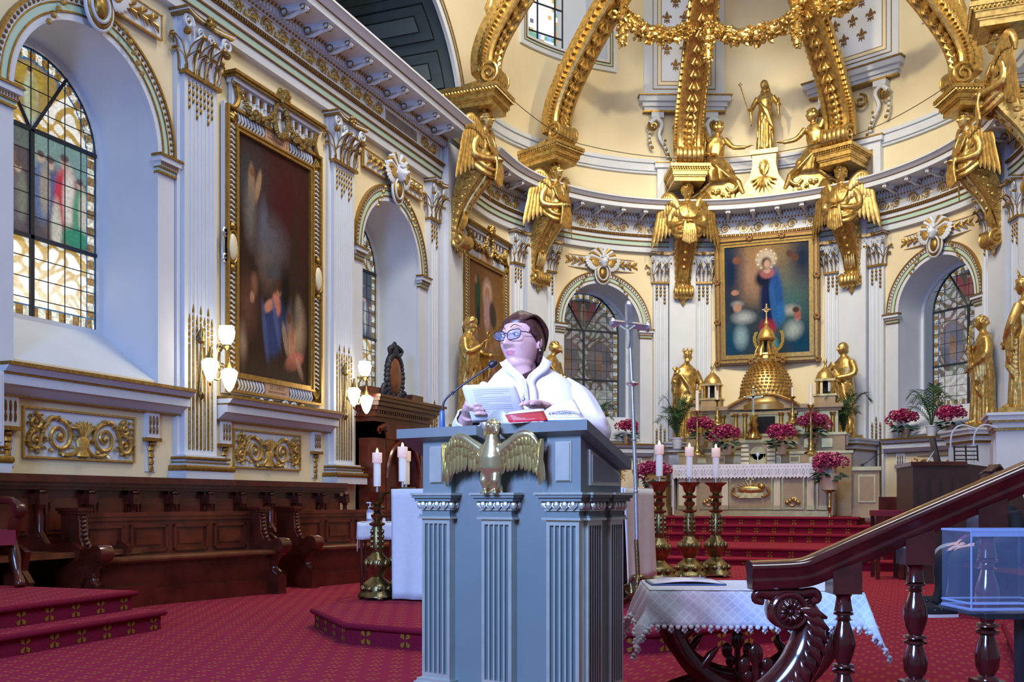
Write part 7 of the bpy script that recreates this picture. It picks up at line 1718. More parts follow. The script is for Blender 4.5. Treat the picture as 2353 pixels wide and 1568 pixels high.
# ================================================================== ambo
BETA = rad(34.7)
_o = Vector((0, 0, 0))+Vector((_c, _s, 0))*(-.048)+Vector((-_s, _c, 0))*3.496
AMB = frame((_o.x, _o.y, 0), TH-BETA)
amb = thing('ambo', 'blue grey painted ambo with fluted pilasters and sloping top', 'lectern', AMB)
g = MB(); g.box(-.335, .335, .02, .275, .30, 1.02, 0); g.build('body', 'ambo_paint', amb, smooth=0)
g = MB()
for (e_, z0, z1) in ((.07, 0, .24), (.06, .24, .275), (.045, .275, .30), (.03, .30, .325), (.02, .325, .34)): g.box(-.335-e_, .335+e_, .02-e_, .275+e_, z0, z1)
g.build('plinth', 'ambo_paint', amb, smooth=0)
def ambo_pil():
    hw = .064; mb = MB(); pts = [(-hw, .03), (-hw, -.012)]; nf = 5; mg = .010; fw = (2*hw-2*mg)/nf
    for i in range(nf):
        c = -hw+mg+(i+.5)*fw; r = fw*.36
        for k in range(6): a = PI-PI*k/5; pts.append((c+r*cos(a), -.012+r*1.5*sin(a)))
    pts += [(hw, -.012), (hw, .03)]; n = len(pts)
    mb.add([(x, y, .37) for x, y in pts]+[(x, y, .915) for x, y in pts], [(i, i+1, n+i+1, n+i) for i in range(n-1)], 1); mb.m = [0 if 2 <= i < n-3 and (i-2) % 6 < 5 else 1 for i in range(n-1)]
    mb.box(-hw, hw, -.012, .03, .915, .935, 1); mb.box(-hw, hw, -.012, .03, .35, .37, 1)
    for (e_, z0, z1, m) in ((.022, .325, .338, 1), (.014, .338, .35, 1), (.012, .933, .941, 1), (.007, .941, .948, 0), (.0, .948, .964, 0), (.006, .964, .970, 1), (.020, .996, 1.008, 0), (.027, 1.008, 1.018, 0), (.032, 1.018, 1.026, 1)): mb.box(-hw-e_, hw+e_, -.012-e_, .03, z0, z1, m)
    mb.box(-hw-.008, hw+.008, -.02, .03, .97, .996, 0)
    for k in range(4): x = -hw+.016+k*.032; mb.ell((x, -.022, .983), (.0115, .012, .015), 8, 1); mb.tube([(x-.014, -.020, .995), (x-.015, -.026, .98), (x, -.024, .967), (x+.015, -.026, .98), (x+.014, -.020, .995)], .0022, 5, 1)
    for q in (0, 1):
        for k in range(2): y = -.012+.028*k; mb.ell(((-1)**q*(hw+.010), y, .983), (.012, .0115, .015), 8, 1)
    return mb.mesh('fluted_pilaster', ['ambo_paint', 'ambo_gold'], 30)
AP_ = ambo_pil()
for x in (-.271, 0.0, .271): link('fluted_pilaster', AP_, amb, T(x, 0, 0))
for y in (.075, .225): link('fluted_pilaster', AP_, amb, T(.335, y, 0) @ vrot('Z', PI/2) @ S(.72, 1, 1)); link('fluted_pilaster', AP_, amb, T(-.335, y, 0) @ vrot('Z', -PI/2) @ S(.72, 1, 1))
g = MB(); g.prism([(-.01, 1.02), (.275, 1.02), (.275, 1.10), (-.01, 1.235)], -.335, .335, 0, vrot('Z', PI/2)); 
g = MB(); V = []
for x in (-.335, .335): V += [(x, .02, 1.02), (x, .275, 1.02), (x, .275, 1.112), (x, .02, 1.215)]
g.add(V, [(0, 1, 2, 3), (7, 6, 5, 4), (0, 4, 5, 1), (1, 5, 6, 2), (2, 6, 7, 3), (3, 7, 4, 0)]); g.build('upper_box', 'ambo_paint', amb, smooth=0)
def ridge_panel(x0, x1, z0, z1, M, nm='raised_panel'):
    g = MB()
    for (e_, y, m) in ((0, -.005, 1), (.004, -.012, 1), (.014, -.005, 0)):
        g.box(x0+e_, x1-e_, y, .004, z0+e_, z1-e_, m)
    return g.build(nm, ['ambo_paint', 'ambo_gold'], amb, M, 0)
for x in (-.271, .271):
    g = MB(); g.box(x-.066, x+.066, -.004, .03, 1.026, 1.232); g.build('corner_block', 'ambo_paint', amb, smooth=0); ridge_panel(x-.030, x+.032, 1.062, 1.196, T(0, -.004, 0))
# side panel follows the slope
g = MB(); pr = [(.05, 1.05), (.255, 1.05), (.255, 1.095), (.05, 1.17)]
g.prism([(y, z) for y, z in pr], -.342, -.33, 1, vrot('Z', PI/2)); pr2 = [(.062, 1.062), (.243, 1.062), (.243, 1.09), (.062, 1.155)]; g.prism(pr2, -.345, -.33, 0, vrot('Z', PI/2)); g.build('side_panel', ['ambo_paint', 'ambo_gold'], amb, smooth=0)
def slab(poly, nm='reading_top'):
    g = MB(); n = len(poly); zt = lambda y: 1.262-.40*(y+.045)
    g.add([(x, y, zt(y)-.034) for x, y in poly]+[(x, y, zt(y)) for x, y in poly], [tuple(range(n)), tuple(reversed(range(n, 2*n)))]+[(i, i+n, (i+1) % n+n, (i+1) % n) for i in range(n)]); return g.build(nm, 'ambo_paint', amb, smooth=0)
slab([(-.43, -.045), (-.43, .26), (-.02, .26), (-.02, .10), (-.062, -.045)][::-1]); slab([(.040, -.045), (.02, .10), (.02, .26), (.385, .26), (.385, -.045)][::-1]); slab([(-.02, .14), (-.02, .26), (.02, .26), (.02, .14)][::-1])
g = MB(); g.box(-.45, .55, .30, .80, 0, .14); g.build('footboard', 'carpet_plain', amb, smooth=0)

# ---- eagle
EM = AMB @ T(0.004, -.035, 0); eg = thing('eagle_emblem', 'gilded spread winged eagle mounted on the front of the ambo', 'eagle sculpture', EM)
g = MB(); g.loft(robe_rings([(1.055, .018, .016, 0, 0, 0, 4), (1.075, .034, .026, 0, -.004, .02, 7), (1.11, .048, .036, 0, -.010, .02, 7), (1.15, .050, .038, 0, -.012, .02, 7), (1.18, .042, .032, 0, -.008, .01, 7), (1.205, .028, .026, .002, -.006, 0, 6), (1.228, .023, .024, .004, -.006, 0, 5)], 24, 1))
for sg in (-1, 1):
    g.tube([(sg*.022, -.015, 1.09), (sg*.024, -.020, 1.065), (sg*.020, -.018, 1.042)], [.020, .017, .010], 9)
    for k in (-1, 0, 1): g.tube([(sg*.020, -.018, 1.036), (sg*.020+k*.009, -.030, 1.030), (sg*.020+k*.012, -.034, 1.022)], [.006, .006, .003], 6)
    g.tube(spline([(sg*.03, -.008, 1.165), (sg*.075, -.010, 1.195), (sg*.125, -.012, 1.222), (sg*.165, -.010, 1.218), (sg*.192, -.006, 1.18)], 5), [.020-.0005*i for i in range(21)], 8)
for k in range(5): g.tube([(-.02+.01*k, .005, 1.07), (-.028+.014*k, .0, 1.045), (-.036+.018*k, .004, 1.022)], [.008, .010, .004], 6)
body = remesh(g, 'body', 'eagle_gold', .004, 1, eg)
g = MB(); hm = T(.006, -.012, 1.254) @ vrot('Z', rad(52)) @ vrot('X', rad(10)) @ S(1.28)
g.ell((0, 0, 0), (.021, .027, .023), 14, 0, hm); g.tube([hm @ Vector(p) for p in ((0, -.016, .002), (0, -.034, .003), (0, -.044, -.008), (0, -.044, -.020))], [.013, .011, .008, .002], 9); g.tube([hm @ Vector(p) for p in ((0, -.018, -.009), (0, -.032, -.011))], [.008, .004], 7)
for sg in (-1, 1): g.tube([hm @ Vector(p) for p in ((sg*.010, -.022, .012), (sg*.018, -.008, .013))], .005, 6); g.ell((sg*.017, -.013, .005), .005, 8, 0, hm)
for k in range(9): a = -1.2+.3*k; g.tube([hm @ Vector((.020*sin(a), .016*cos(a)*.6+.004, -.006)), hm @ Vector((.024*sin(a), .018*cos(a)*.6+.002, -.030))], [.007, .002], 5)
remesh(g, 'head', 'eagle_gold', .0026, 1, eg)
g = MB(); g.lathe([(.001, -.002), (.040, -.002), (.043, 0), (.040, .002), (.001, .002)], 32, 0, T(.006, .022, 1.272) @ vrot('X', PI/2)); g.build('halo_disc', 'ambo_gold', eg, smooth=40)
fr_ = MB(); rings = []
for q, ww, dy in ((0, .35, 0), (.2, .75, -.10), (.55, 1.0, -.14), (.82, .92, -.12), (.95, .6, -.06), (1.0, .12, 0)): rings.append([(-ww*.5, .05, -q), (-ww*.12, dy*.7-.02, -q), (0, dy-.10, -q), (ww*.12, dy*.7-.02, -q), (ww*.5, .05, -q), (0, .12, -q)])
fr_.loft(rings); FEA = fr_.mesh('feather', 'eagle_gold', 50)
for sg in (-1, 1):
    sp = spline([(sg*.030, 0, 1.165), (sg*.075, 0, 1.195), (sg*.125, 0, 1.222), (sg*.165, 0, 1.218), (sg*.197, 0, 1.175)], 10); w_ = thing('wing', None, None); w_.parent = eg
    g = MB(); n = len(sp)
    g.grid(lambda u, v: (sp[int(u*(n-1))].x*(1-.03*v)+sg*.006*v, .004, sp[int(u*(n-1))].z-v*(.055+.055*min(1, u*1.5))), 20, 6); wb = g.build('wing_web', 'eagle_gold', eg, smooth=60); wb.modifiers.new('s', 'SOLIDIFY').thickness = .008
    bpy.data.objects.remove(w_); w_ = wb; wb.name = 'wing'
    def feather(u, ln, wd, tilt, y): p = sp[min(n-1, int(u*(n-1)))]; link('feather', FEA, w_, T(p.x, y, p.z+.004) @ vrot('Y', -sg*tilt) @ S(wd, .045, ln))
    for k in range(12): t_ = k/11; feather(.06+.92*t_, lerp(.085, .135, min(1, t_*1.6)) if t_ < .9 else .12, .021, lerp(-.12, .16, t_), -.004-.0006*k)
    for k in range(12): t_ = k/11; feather(.06+.90*t_, lerp(.058, .085, t_), .019, lerp(-.12, .14, t_), -.012)
    for k in range(12): t_ = k/11; feather(.06+.88*t_, lerp(.034, .045, t_), .018, lerp(-.1, .12, t_), -.018)
    for k in range(3): p = sp[-1]; link('feather', FEA, w_, T(p.x+sg*(.004+.006*k), -.010-.003*k, p.z+.03) @ vrot('Y', sg*(.02+.05*k)) @ S(.020, .05, .155-.012*k))

# ---- gooseneck microphone on the ambo
mb0 = P(1016, 977, 3.60); t = thing('gooseneck_microphone', 'blue black gooseneck microphone on the left of the ambo top', 'microphone', frame(mb0, TH)); k_ = 3.60/F_PX
def lm(px, py, y=0.0): return ((px-1016)*k_, y, (977-py)*k_)
g = MB(); g.lathe([(.010, -.01), (.0105, .0), (.0095, .045), (.006, .052)], 14); g.build('base_socket', 'mic_blue', t, smooth=50)
g = MB(); g.tube(spline([lm(1016, 946), lm(1020, 925), lm(1030, 911), lm(1042, 902), lm(1060, 887), lm(1125, 842)], 6), .0042, 8); g.lathe([(.0055, -.006), (.0055, .006)], 10, 0, T(*lm(1040, 904))); g.build('gooseneck', 'black_plastic', t, smooth=60)
g = MB(); a, b_ = Vector(lm(1124, 843)), Vector(lm(1141, 831)); g.tube([a, a.lerp(b_, .2), a.lerp(b_, .8), b_], [.008, .013, .013, .007], 12); g.build('foam_head', 'black', t, smooth=60)

# ================================================================== the reader
ZR = 4.0; KR = F_PX/ZR; wo = P(1205, HY, ZR); WMX = frame((wo.x, wo.y, 0), TH)
rd = thing('person', 'woman in white alb and glasses reading from a sheet at the ambo', 'person', WMX)
HM = T(-.012, -.01, 1.628) @ vrot('Y', rad(-2)) @ vrot('Z', rad(-33)) @ vrot('X', rad(-3)) @ S(1.0, 1.0, .98)
b = MB(); add_head(b, HM, 0, 1.15, 0, 72, 56)
b.ell((0, -.008, -.088), (.050, .068, .036), 24, 0, HM); b.tube([HM @ Vector((0, -.03, -.08)), (-.006, -.03, 1.50)], [.040, .040], 28)
b.tube([(.0, .03, 1.40), (-.004, .02, 1.48), (-.008, .005, 1.56)], [.066, .056, .052], 30)
b.loft(robe_rings([(.75, .15, .11, 0, .02, 0, 4), (1.0, .15, .11, 0, .02, 0, 4), (1.2, .165, .115, 0, .01, 0, 4), (1.36, .17, .105, 0, .01, 0, 4), (1.44, .12, .085, 0, .02, 0, 4), (1.47, .07, .06, 0, .02, 0, 4)], 28))
for sg in (-1, 1): b.tube([(sg*.08, .02, .80), (sg*.085, .02, .45), (sg*.09, .03, .16)], [.085, .06, .045], 12); b.ell((sg*.09, -.04, .155), (.045, .12, .04), 10)
b.tube(spline([(.17, .01, 1.40), (.27, -.03, 1.22), (.16, -.22, 1.28), (.085, -.36, 1.335)], 5), [.050, .048, .046, .045, .044, .043, .042, .04, .038, .036, .034, .032, .030, .028, .026, .025], 12)
b.tube(spline([(-.17, .01, 1.40), (-.25, -.04, 1.20), (-.235, -.20, 1.27), (-.212, -.30, 1.315)], 5), [.050, .048, .046, .045, .044, .043, .042, .04, .038, .036, .034, .032, .030, .028, .026, .025], 12)
hand(b, (.085, -.36, 1.335), (-.5, -.55, .12), .95, 0, .4, -1)
# left hand of the picture: fingers closed round the edge of the sheet
p0 = Vector((-.212, -.30, 1.315)); b.tube([p0, p0+Vector((.008, -.035, .020)), p0+Vector((.018, -.060, .034))], [.025, .030, .026], 10, 0, None, .6)
for k in range(4):
    q = p0+Vector((.012+.004*k, -.062+.006*k, .048-.016*k)); b.tube([q, q+Vector((.022, -.012, .003)), q+Vector((.040, -.006, .0)), q+Vector((.048, .006, -.001))], [.0085, .0082, .0075, .005], 7)
b.tube([p0+Vector((-.004, -.03, .04)), p0+Vector((.014, -.058, .062)), p0+Vector((.034, -.066, .066))], [.012, .010, .006], 8)
IH = HM.inverted()
def lipmask(c):
    q = IH @ c
    return 1 if (q.y < -.08 and (q.x/.022)**2+((q.z+.0545)/.0092)**2 < 1) else 0
body = remesh(b, 'body', ['skin', 'lips'], .0030, 6, rd, None, lipmask)
# hair: swept back, gathered low behind the head
h = MB(); V = []; nu, nv = 56, 30
rows = []
for j in range(nv+1):
    ph = PI/2-PI*.80*j/nv; row = []
    for i in range(nu):
        th = 2*PI*i/nu; dx, dy, dz = cos(ph)*cos(th), cos(ph)*sin(th), sin(ph)
        # hairline: frontal part stays above the forehead
        lim = .54 if dy < -.55 else lerp(.54, -.10, min(1, (dy+.55)/.50)) if dy < -.05 else lerp(-.10, -.72, min(1, (dy+.05)/.30))
        k = max(dz, lim); 
        if dz < lim:
            cc = math.sqrt(max(0, 1-k*k)); l_ = math.hypot(dx, dy) or 1; dx, dy, dz = dx/l_*cc, dy/l_*cc, k; r_ = .975
        else: r_ = 1.065+.018*sin(9*th+6*ph)*.4
        row.append((dx*.081*r_, dy*(.100 if dy > 0 else .094)*r_+.002, dz*.119*r_))
    rows.append(row)
h.loft(rows, 0, HM, caps=True); h.ell((0, .075, -.052), (.045, .035, .042), 12, 0, HM)
rr = random.Random(4)
for i in range(46):
    t0 = rr.uniform(-2.6, -.5); 
    x0 = rr.uniform(-.06, .06); pts = [HM @ Vector((x0*.9, -.062+.05*abs(x0)*8*.3, .092-.25*abs(x0))), HM @ Vector((x0*1.25, .0, .128-.5*abs(x0))), HM @ Vector((x0*1.35, .075, .085-.6*abs(x0))), HM @ Vector((x0*.7, .112, -.02))]; h.tube(spline(pts, 5), [.004+.003*sin(PI*q/15) for q in range(16)], 5)
h.build('hair', 'hair', rd, smooth=70)
# brows, eyes, glasses, earrings
g = MB()
for sg in (-1, 1): g.tube(spline([HM @ Vector((sg*.014, -.100, .043)), HM @ Vector((sg*.031, -.097, .053)), HM @ Vector((sg*.056, -.080, .043))], 5), [.0017]*8+[.001]*3, 6)
g.build('eyebrows', 'hair', rd)
g = MB()
for sg in (-1, 1): g.ell((sg*.031, -.0865, .0155), (.0125, .008, .0062), 12, 0, HM); g.ell((sg*.031-.003, -.0935, .0145), (.0048, .0025, .0048), 8, 1, HM); g.tube([HM @ Vector((sg*.031+.013*cos(a), -.0905-.004*sin(a), .0175+.0035*sin(a))) for a in frange(0, PI, 8)], .0013, 5, 1)
g.build('eyes', ['eye_white', 'black'], rd, smooth=60)
gl = MB(); GY = -.112
for sg in (-1, 1):
    ring = []
    for i in range(24):
        a = 2*PI*i/24; cx_, cz_ = cos(a), sin(a); k = (abs(cx_)**3.2+abs(cz_)**3.2)**(-1/3.2); ring.append(HM @ Vector((sg*.0335+.0275*cx_*k+sg*.003*cz_, GY+.010*(sg*cx_*k+1)*.5, .012+.0195*cz_*k+.003*sg*cx_)))
    gl.tube(ring, .0021, 7, closed=True)
gl.tube([HM @ Vector((-.007, GY-.001, .017)), HM @ Vector((0, GY-.004, .0195)), HM @ Vector((.007, GY-.001, .017))], .002, 6)
for sg in (-1, 1): gl.tube(spline([HM @ Vector((sg*.060, GY+.012, .022)), HM @ Vector((sg*.074, GY+.035, .021)), HM @ Vector((sg*.081, -.03, .018)), HM @ Vector((sg*.080, .012, .012))], 5), .0022, 6)
glo = gl.build('eyeglasses', 'black_plastic', rd, smooth=60)
for sg in (-1, 1):
    q = MB(); pts = []
    for i in range(24): a = 2*PI*i/24; cx_, cz_ = cos(a), sin(a); k = (abs(cx_)**3.2+abs(cz_)**3.2)**(-1/3.2); pts.append(HM @ Vector((sg*.0335+.0270*cx_*k+sg*.003*cz_, GY+.010*(sg*cx_*k+1)*.5, .012+.019*cz_*k+.003*sg*cx_)))
    q.add(pts, [tuple(range(24))]); q.build('lens', 'lens', glo, smooth=0)
g = MB()
for sg in (-1, 1): g.ell((sg*.083, .006, -.040), .0045, 8, 0, HM)
g.build('earrings', 'silver', rd)
# alb
al = MB(); n = 64
def albrow(rx, ry, zs_, zf, zb, cy=.01, am=0.0, cx_=0.0):
    row = []
    for i in range(n):
        t_ = 2*PI*i/n; s_ = sin(t_); f_ = max(0, -s_)**2.2; bk = max(0, s_)**1.5; z = zs_*(1-f_-bk*(1-f_))+zf*f_+zb*bk*(1-f_)
        m = 1+am*(sin(7*t_+z*9)+.6*sin(13*t_-z*5)); row.append((cx_+rx*cos(t_)*m, cy+ry*s_*m, z))
    return row
al.loft([albrow(.074, .080, 1.548, 1.476, 1.558, 0, 0, .0), albrow(.082, .092, 1.536, 1.462, 1.548, -.004, 0, .002), albrow(.132, .116, 1.502, 1.42, 1.512, -.004, 0, .012), albrow(.172, .132, 1.466, 1.37, 1.47, -.004, .004, .022), albrow(.198, .142, 1.405, 1.315, 1.40, -.002, .008, .026), albrow(.205, .152, 1.30, 1.26, 1.30, 0, .012, .026), albrow(.208, .155, 1.12, 1.10, 1.12, 0, .018, .02), albrow(.24, .18, .80, .80, .80, 0, .03), albrow(.28, .22, .40, .40, .40, 0, .04), albrow(.30, .24, .17, .17, .17, 0, .05)], 0, None, False)
o = al.build('alb', 'alb', rd, smooth=180); md = o.modifiers.new('s', 'SOLIDIFY'); md.thickness = .006; md.offset = 1
def sleeve(pts, rads, seed, label='sleeve'):
    g = MB(); c = spline(pts, 8); k = len(c); rr = random.Random(seed); rings = []
    prev = Vector((0, 0, 1))
    for i, p in enumerate(c):
        tg = (c[min(i+1, k-1)]-c[max(i-1, 0)]).normalized(); a = prev-tg*prev.dot(tg); a.normalize(); prev = a; q = tg.cross(a); t_ = i/(k-1)
        R_ = np.interp(t_, [0, .3, .6, 1], rads); ring = []
        for j in range(36):
            th = 2*PI*j/36; rr_ = R_*(1+.06*t_*sin(5*th+i*.3)+.03*sin(9*th-i*.5)); dn = .22*max(0, -cos(th))*t_ ; ring.append(p+a*(cos(th)*rr_*(1+dn))+q*(sin(th)*rr_*.92))
        rings.append(ring)
    g.loft(rings, 0, None, False); o = g.build(label, 'alb', rd, smooth=180); o.modifiers.new('s', 'SOLIDIFY').thickness = .005; return o
sleeve([(.135, .01, 1.43), (.200, 0, 1.38), (.252, -.03, 1.27), (.19, -.16, 1.265), (.115, -.30, 1.315)], [.072, .082, .095, .046], 1); sleeve([(-.115, .01, 1.43), (-.155, 0, 1.375), (-.190, -.04, 1.25), (-.215, -.16, 1.26), (-.216, -.275, 1.305)], [.070, .078, .085, .044], 2)
# overlapping lapels of the alb and its long front folds
for (pts, wd) in (([(-.060, .045, 1.560), (-.066, -.030, 1.550), (-.046, -.078, 1.515), (-.004, -.100, 1.474), (.012, -.128, 1.42), (.02, -.155, 1.30)], .030), ([(.064, .045, 1.570), (.074, -.025, 1.560), (.058, -.078, 1.522), (.010, -.104, 1.474), (.018, -.134, 1.42), (.025, -.160, 1.28)], .036)):
    g = MB(); c = spline(pts, 7); k = len(c); V = []
    sg = -1 if pts[0][0] < 0 else 1
    for i, p in enumerate(c):
        t_ = i/(k-1); out = Vector((sg*.9, -.15, -.25)); out.normalize(); w_ = wd*(1.15-.3*t_); V += [p+Vector((0, -.004, .012*(1-t_))), p+out*w_*.5+Vector((0, -.005, 0)), p+out*w_+Vector((0, .004, 0))]
    g.add(V, [(3*i+j, 3*i+3+j, 3*i+4+j, 3*i+1+j) for i in range(k-1) for j in range(2)]); o = g.build('lapel', 'alb', rd, smooth=180); o.modifiers.new('s', 'SOLIDIFY').thickness = .004
g = MB()
for x in (.095, .125, .15, -.08): g.tube(spline([(x, -.118+abs(x)*.35, 1.44), (x*1.05, -.158+abs(x)*.35, 1.34), (x*1.08, -.165+abs(x)*.35, 1.18)], 5), [.006+.008*q/10 for q in range(11)], 7)
g.build('pleats', 'alb', rd, smooth=70)
g = MB(); g.tube(spline([(-.030, -.085, 1.50), (-.008, -.118, 1.465), (-.004, -.150, 1.43), (-.005, -.166, 1.41), (-.005, -.168, 1.40)], 5), .0009, 5); g.tube(spline([(.034, -.09, 1.505), (.010, -.125, 1.465), (.0, -.155, 1.43), (-.005, -.168, 1.40)], 5), .0009, 5); g.ell((-.006, -.176, 1.386), (.0075, .004, .011), 10); g.ell((-.005, -.170, 1.400), .004, 8); g.build('necklace', 'silver', rd, smooth=60)
# sheet of paper in her hand
pc_ = [P(1060, 886, 3.60), P(1183, 883, 3.60), P(1214, 965, 3.70), P(1086, 972, 3.68)]
g = MB(); g.grid(lambda u, v: tuple((pc_[0].lerp(pc_[1], u)).lerp(pc_[3].lerp(pc_[2], u), v)+Vector((_s, -_c, 0))*(.012*sin(PI*u)+.006*sin(PI*v))), 12, 10)
sh = tag(thing('paper_sheet', 'white typed sheet of paper held up by the reader', 'paper'), None); o = g.build('sheet', 'paper', sh, smooth=180); o.modifiers.new('s', 'SOLIDIFY').thickness = .0006
g = MB(); rr = random.Random(2)
for k in range(12):
    v = .14+.052*k; u1 = rr.uniform(.72, .86) if k % 4 != 3 else rr.uniform(.3, .6)
    g.add([tuple((pc_[0].lerp(pc_[1], u)).lerp(pc_[3].lerp(pc_[2], u), vv)+Vector((_s, -_c, 0))*(.012*sin(PI*u)+.006*sin(PI*vv)+.0012)) for vv in (v, v+.010) for u in frange(.18, u1, 5)], [(i, i+1, i+7, i+6) for i in range(5)])
tag(g.build('typed_lines', 'ink_soft', sh, smooth=0), kind='stuff')
# ---- open missal on the ambo top
bk = thing('open_missal', 'open paperback missal with red and blue cover on the ambo top', 'book', T(0, 0, -.003))
def quad(pts, m, nm, th=.003, n=6, bulge=0.0, lift=Vector((0, 0, 0))):
    a, b_, c_, d_ = pts; g = MB(); g.grid(lambda u, v: tuple(a.lerp(b_, u).lerp(d_.lerp(c_, u), v)+Vector((_s, -_c, 0))*bulge*sin(PI*u)+Vector((0, 0, 1))*bulge*.8*sin(PI*u)+lift), n, 4); o = g.build(nm, m, bk, smooth=180); o.modifiers.new('s', 'SOLIDIFY').thickness = th; return o
zf, zb = 3.36, 3.46
quad([P(1160, 953, zb), P(1249, 944, zb), P(1259, 965, zf), P(1171, 970, zf)], 'red_cover', 'back_cover'); quad([P(1249, 944, zb), P(1330, 952, zb), P(1343, 963, zf), P(1259, 965, zf)], 'paper', 'front_cover')
quad([P(1256, 957, zf+.03), P(1337, 958, zf+.03), P(1343, 964, zf-.006), P(1259, 966, zf-.006)], 'blue_cover', 'cover_band', .001)
for k in range(4): quad([P(1162+2*k, 951-1.6*k, zb+.09+.004*k), P(1249, 942-1.4*k, zb+.09), P(1254, 954-2*k, zf+.13), P(1170+2*k, 960-2*k, zf+.13)], 'paper', 'page_block', .0012, 8, .004)
for k in range(4):
    t_ = k/3; quad([P(1249, 944, zb+.08), P(lerp(1332, 1319, t_), lerp(944, 917, t_), zb+.08), P(lerp(1341, 1337, t_), lerp(957, 950, t_), zf+.12), P(1257, 956-2*k, zf+.12)], 'paper', 'page', .0012, 10, .006+.007*t_)
g = MB(); rr = random.Random(8)
for k in range(9):
    for (u0, u1) in ((.32, .56), (.62, .92)):
        v = .22+.075*k; a, b_, c_, d_ = P(1249, 944, zb+.08), P(1319, 917, zb+.08), P(1337, 950, zf+.12), P(1257, 950, zf+.12); f_ = lambda u, vv: tuple(a.lerp(b_, u).lerp(d_.lerp(c_, u), vv)+Vector((_s, -_c, 0))*(.013*sin(PI*u)+.0016)+Vector((0, 0, 1))*.0104*sin(PI*u))
        g.add([f_(u0, v), f_(u1*rr.uniform(.85, 1), v), f_(u1*.95, v+.032), f_(u0, v+.032)], [(0, 1, 2, 3)])
tag(g.build('printed_lines', 'ink', bk, smooth=0), kind='stuff')
def on_quad(A, B, C, u, v, off):
    X = (B-A); Y = (C-A); N = X.cross(Y).normalized(); X_ = X.normalized(); Y_ = N.cross(X_); M = Matrix((( X_.x, Y_.x, N.x, 0), (X_.y, Y_.y, N.y, 0), (X_.z, Y_.z, N.z, 0), (0, 0, 0, 1))); p = A+X*u+Y*v+N*off
    return Matrix.Translation(p) @ M
A, B, C_ = P(1259, 965, zf), P(1343, 963, zf), P(1249, 944, zb)
text_mesh('lettering', '\u2020Prions', .026, on_quad(A, B, C_, .40, .62, .004), 'ink', bk, bold=True)
A, B, C_ = P(1171, 970, zf), P(1259, 965, zf), P(1160, 953, zb)
g = MB()
for k, w_ in enumerate((.55, .40, .48, .36, .62)):
    M = on_quad(A, B, C_, .12, .80-.15*k, .0035); g.box(0, .12*w_, -.0012, .0012, 0, .0004, 0, M)
tag(g.build('cover_lines', 'paper', bk, smooth=0), kind='stuff')
# ================================================================== curule table with cloth
TM = frame((P(1712, HY, 4.60).x, P(1712, HY, 4.60).y, 0), TH+rad(-3)); TW, TD, TZ = .46, .26, .612
t = thing('curule_table', 'dark wooden X-frame table with carved leaves under the lace cloth', 'table', TM)
g = MB(); g.box(-TW, TW, -TD, TD, TZ-.03, TZ-.004); g.build('table_top', 'rail_wood', t, smooth=0)
for y in (-TD+.03, TD-.03):
    g = MB(); arc = [(.38*cos(a), y, .59+.44*sin(a)) for a in frange(PI, 2*PI, 26)]; g.tube(arc, [.044]*27, 8, flat=.55, up=(0, 1, 0)); inv = [(.40*cos(a), y, .0+.15*sin(a)) for a in frange(0, PI, 26)]; g.tube(inv, [.034]*27, 8, flat=.55, up=(0, 1, 0))
    for a in (PI*1.15, PI*1.28, PI*1.72, PI*1.85): g.tube([(.36*cos(a), y, .59+.42*sin(a)), (.30*cos(a), y, .60+.36*sin(a)), (.28*cos(a)+.02, y, .61+.33*sin(a))], [.022, .020, .008], 7)
    g.build('curved_leg', 'rail_wood', t, smooth=60)
    g = MB()
    for (dx, dz, s_) in ((0, .11, 1), (-.05, .06, .8), (.05, .06, .8), (-.035, .01, .7), (.035, .01, .7)): g.ell((dx, y-.03, .22+dz), (.032*s_, .010, .050*s_), 10)
    g.tube([(0, y-.03, .14), (0, y-.03, .32)], .016, 7); g.build('leaf_crest', 'rail_wood', t, smooth=60)
g = MB(); g.tube([(0, -TD, .16), (0, TD, .16)], .02, 8); g.build('stretcher', 'rail_wood', t)
def damask():
    m = bpy.data.materials.new('damask'); m.use_nodes = True; nt = m.node_tree; b_ = nt.nodes['Principled BSDF']; Lk = nt.links.new; b_.inputs['Roughness'].default_value = .75
    tc = nt.nodes.new('ShaderNodeTexCoord'); mp = nt.nodes.new('ShaderNodeMapping'); mp.inputs['Rotation'].default_value = (0, 0, PI/4); mp.inputs['Scale'].default_value = (34, 34, 34); Lk(tc.outputs['UV'], mp.inputs['Vector'])
    ch = nt.nodes.new('ShaderNodeTexBrick'); ch.offset = 0; ch.inputs['Color1'].default_value = (.70, .75, .86, 1); ch.inputs['Color2'].default_value = (.62, .67, .80, 1); ch.inputs['Mortar'].default_value = (.80, .84, .92, 1); ch.inputs['Scale'].default_value = 1; ch.inputs['Mortar Size'].default_value = .12; ch.inputs['Brick Width'].default_value = 1; ch.inputs['Row Height'].default_value = 1
    Lk(mp.outputs['Vector'], ch.inputs['Vector']); Lk(ch.outputs['Color'], b_.inputs['Base Color']); MATS['damask'] = m
damask()
ct = thing('lace_tablecloth', 'white patterned tablecloth with lace edge over the curule table', 'tablecloth', TM)
hang = .165; nx, ny = 64, 44; V = []; UV = []
def dr(x, y):
    ex = max(0, abs(x)-TW); ey = max(0, abs(y)-TD); cx_ = max(-TW, min(TW, x)); cy_ = max(-TD, min(TD, y)); sx = 1 if x > 0 else -1; sy_ = 1 if y > 0 else -1
    e_ = math.hypot(ex, ey)
    if e_ < 1e-6: return (x, y, TZ)
    fl = .26+.22*min(ex, ey)/hang; ox, oy = ex/e_*sx, ey/e_*sy_; wv = .012*sin(x*34+y*29)*min(1, e_/.1)
    return (cx_+ox*(e_*fl+wv), cy_+oy*(e_*fl+wv), TZ-e_*.93*(1.0+.25*min(ex, ey)/hang))
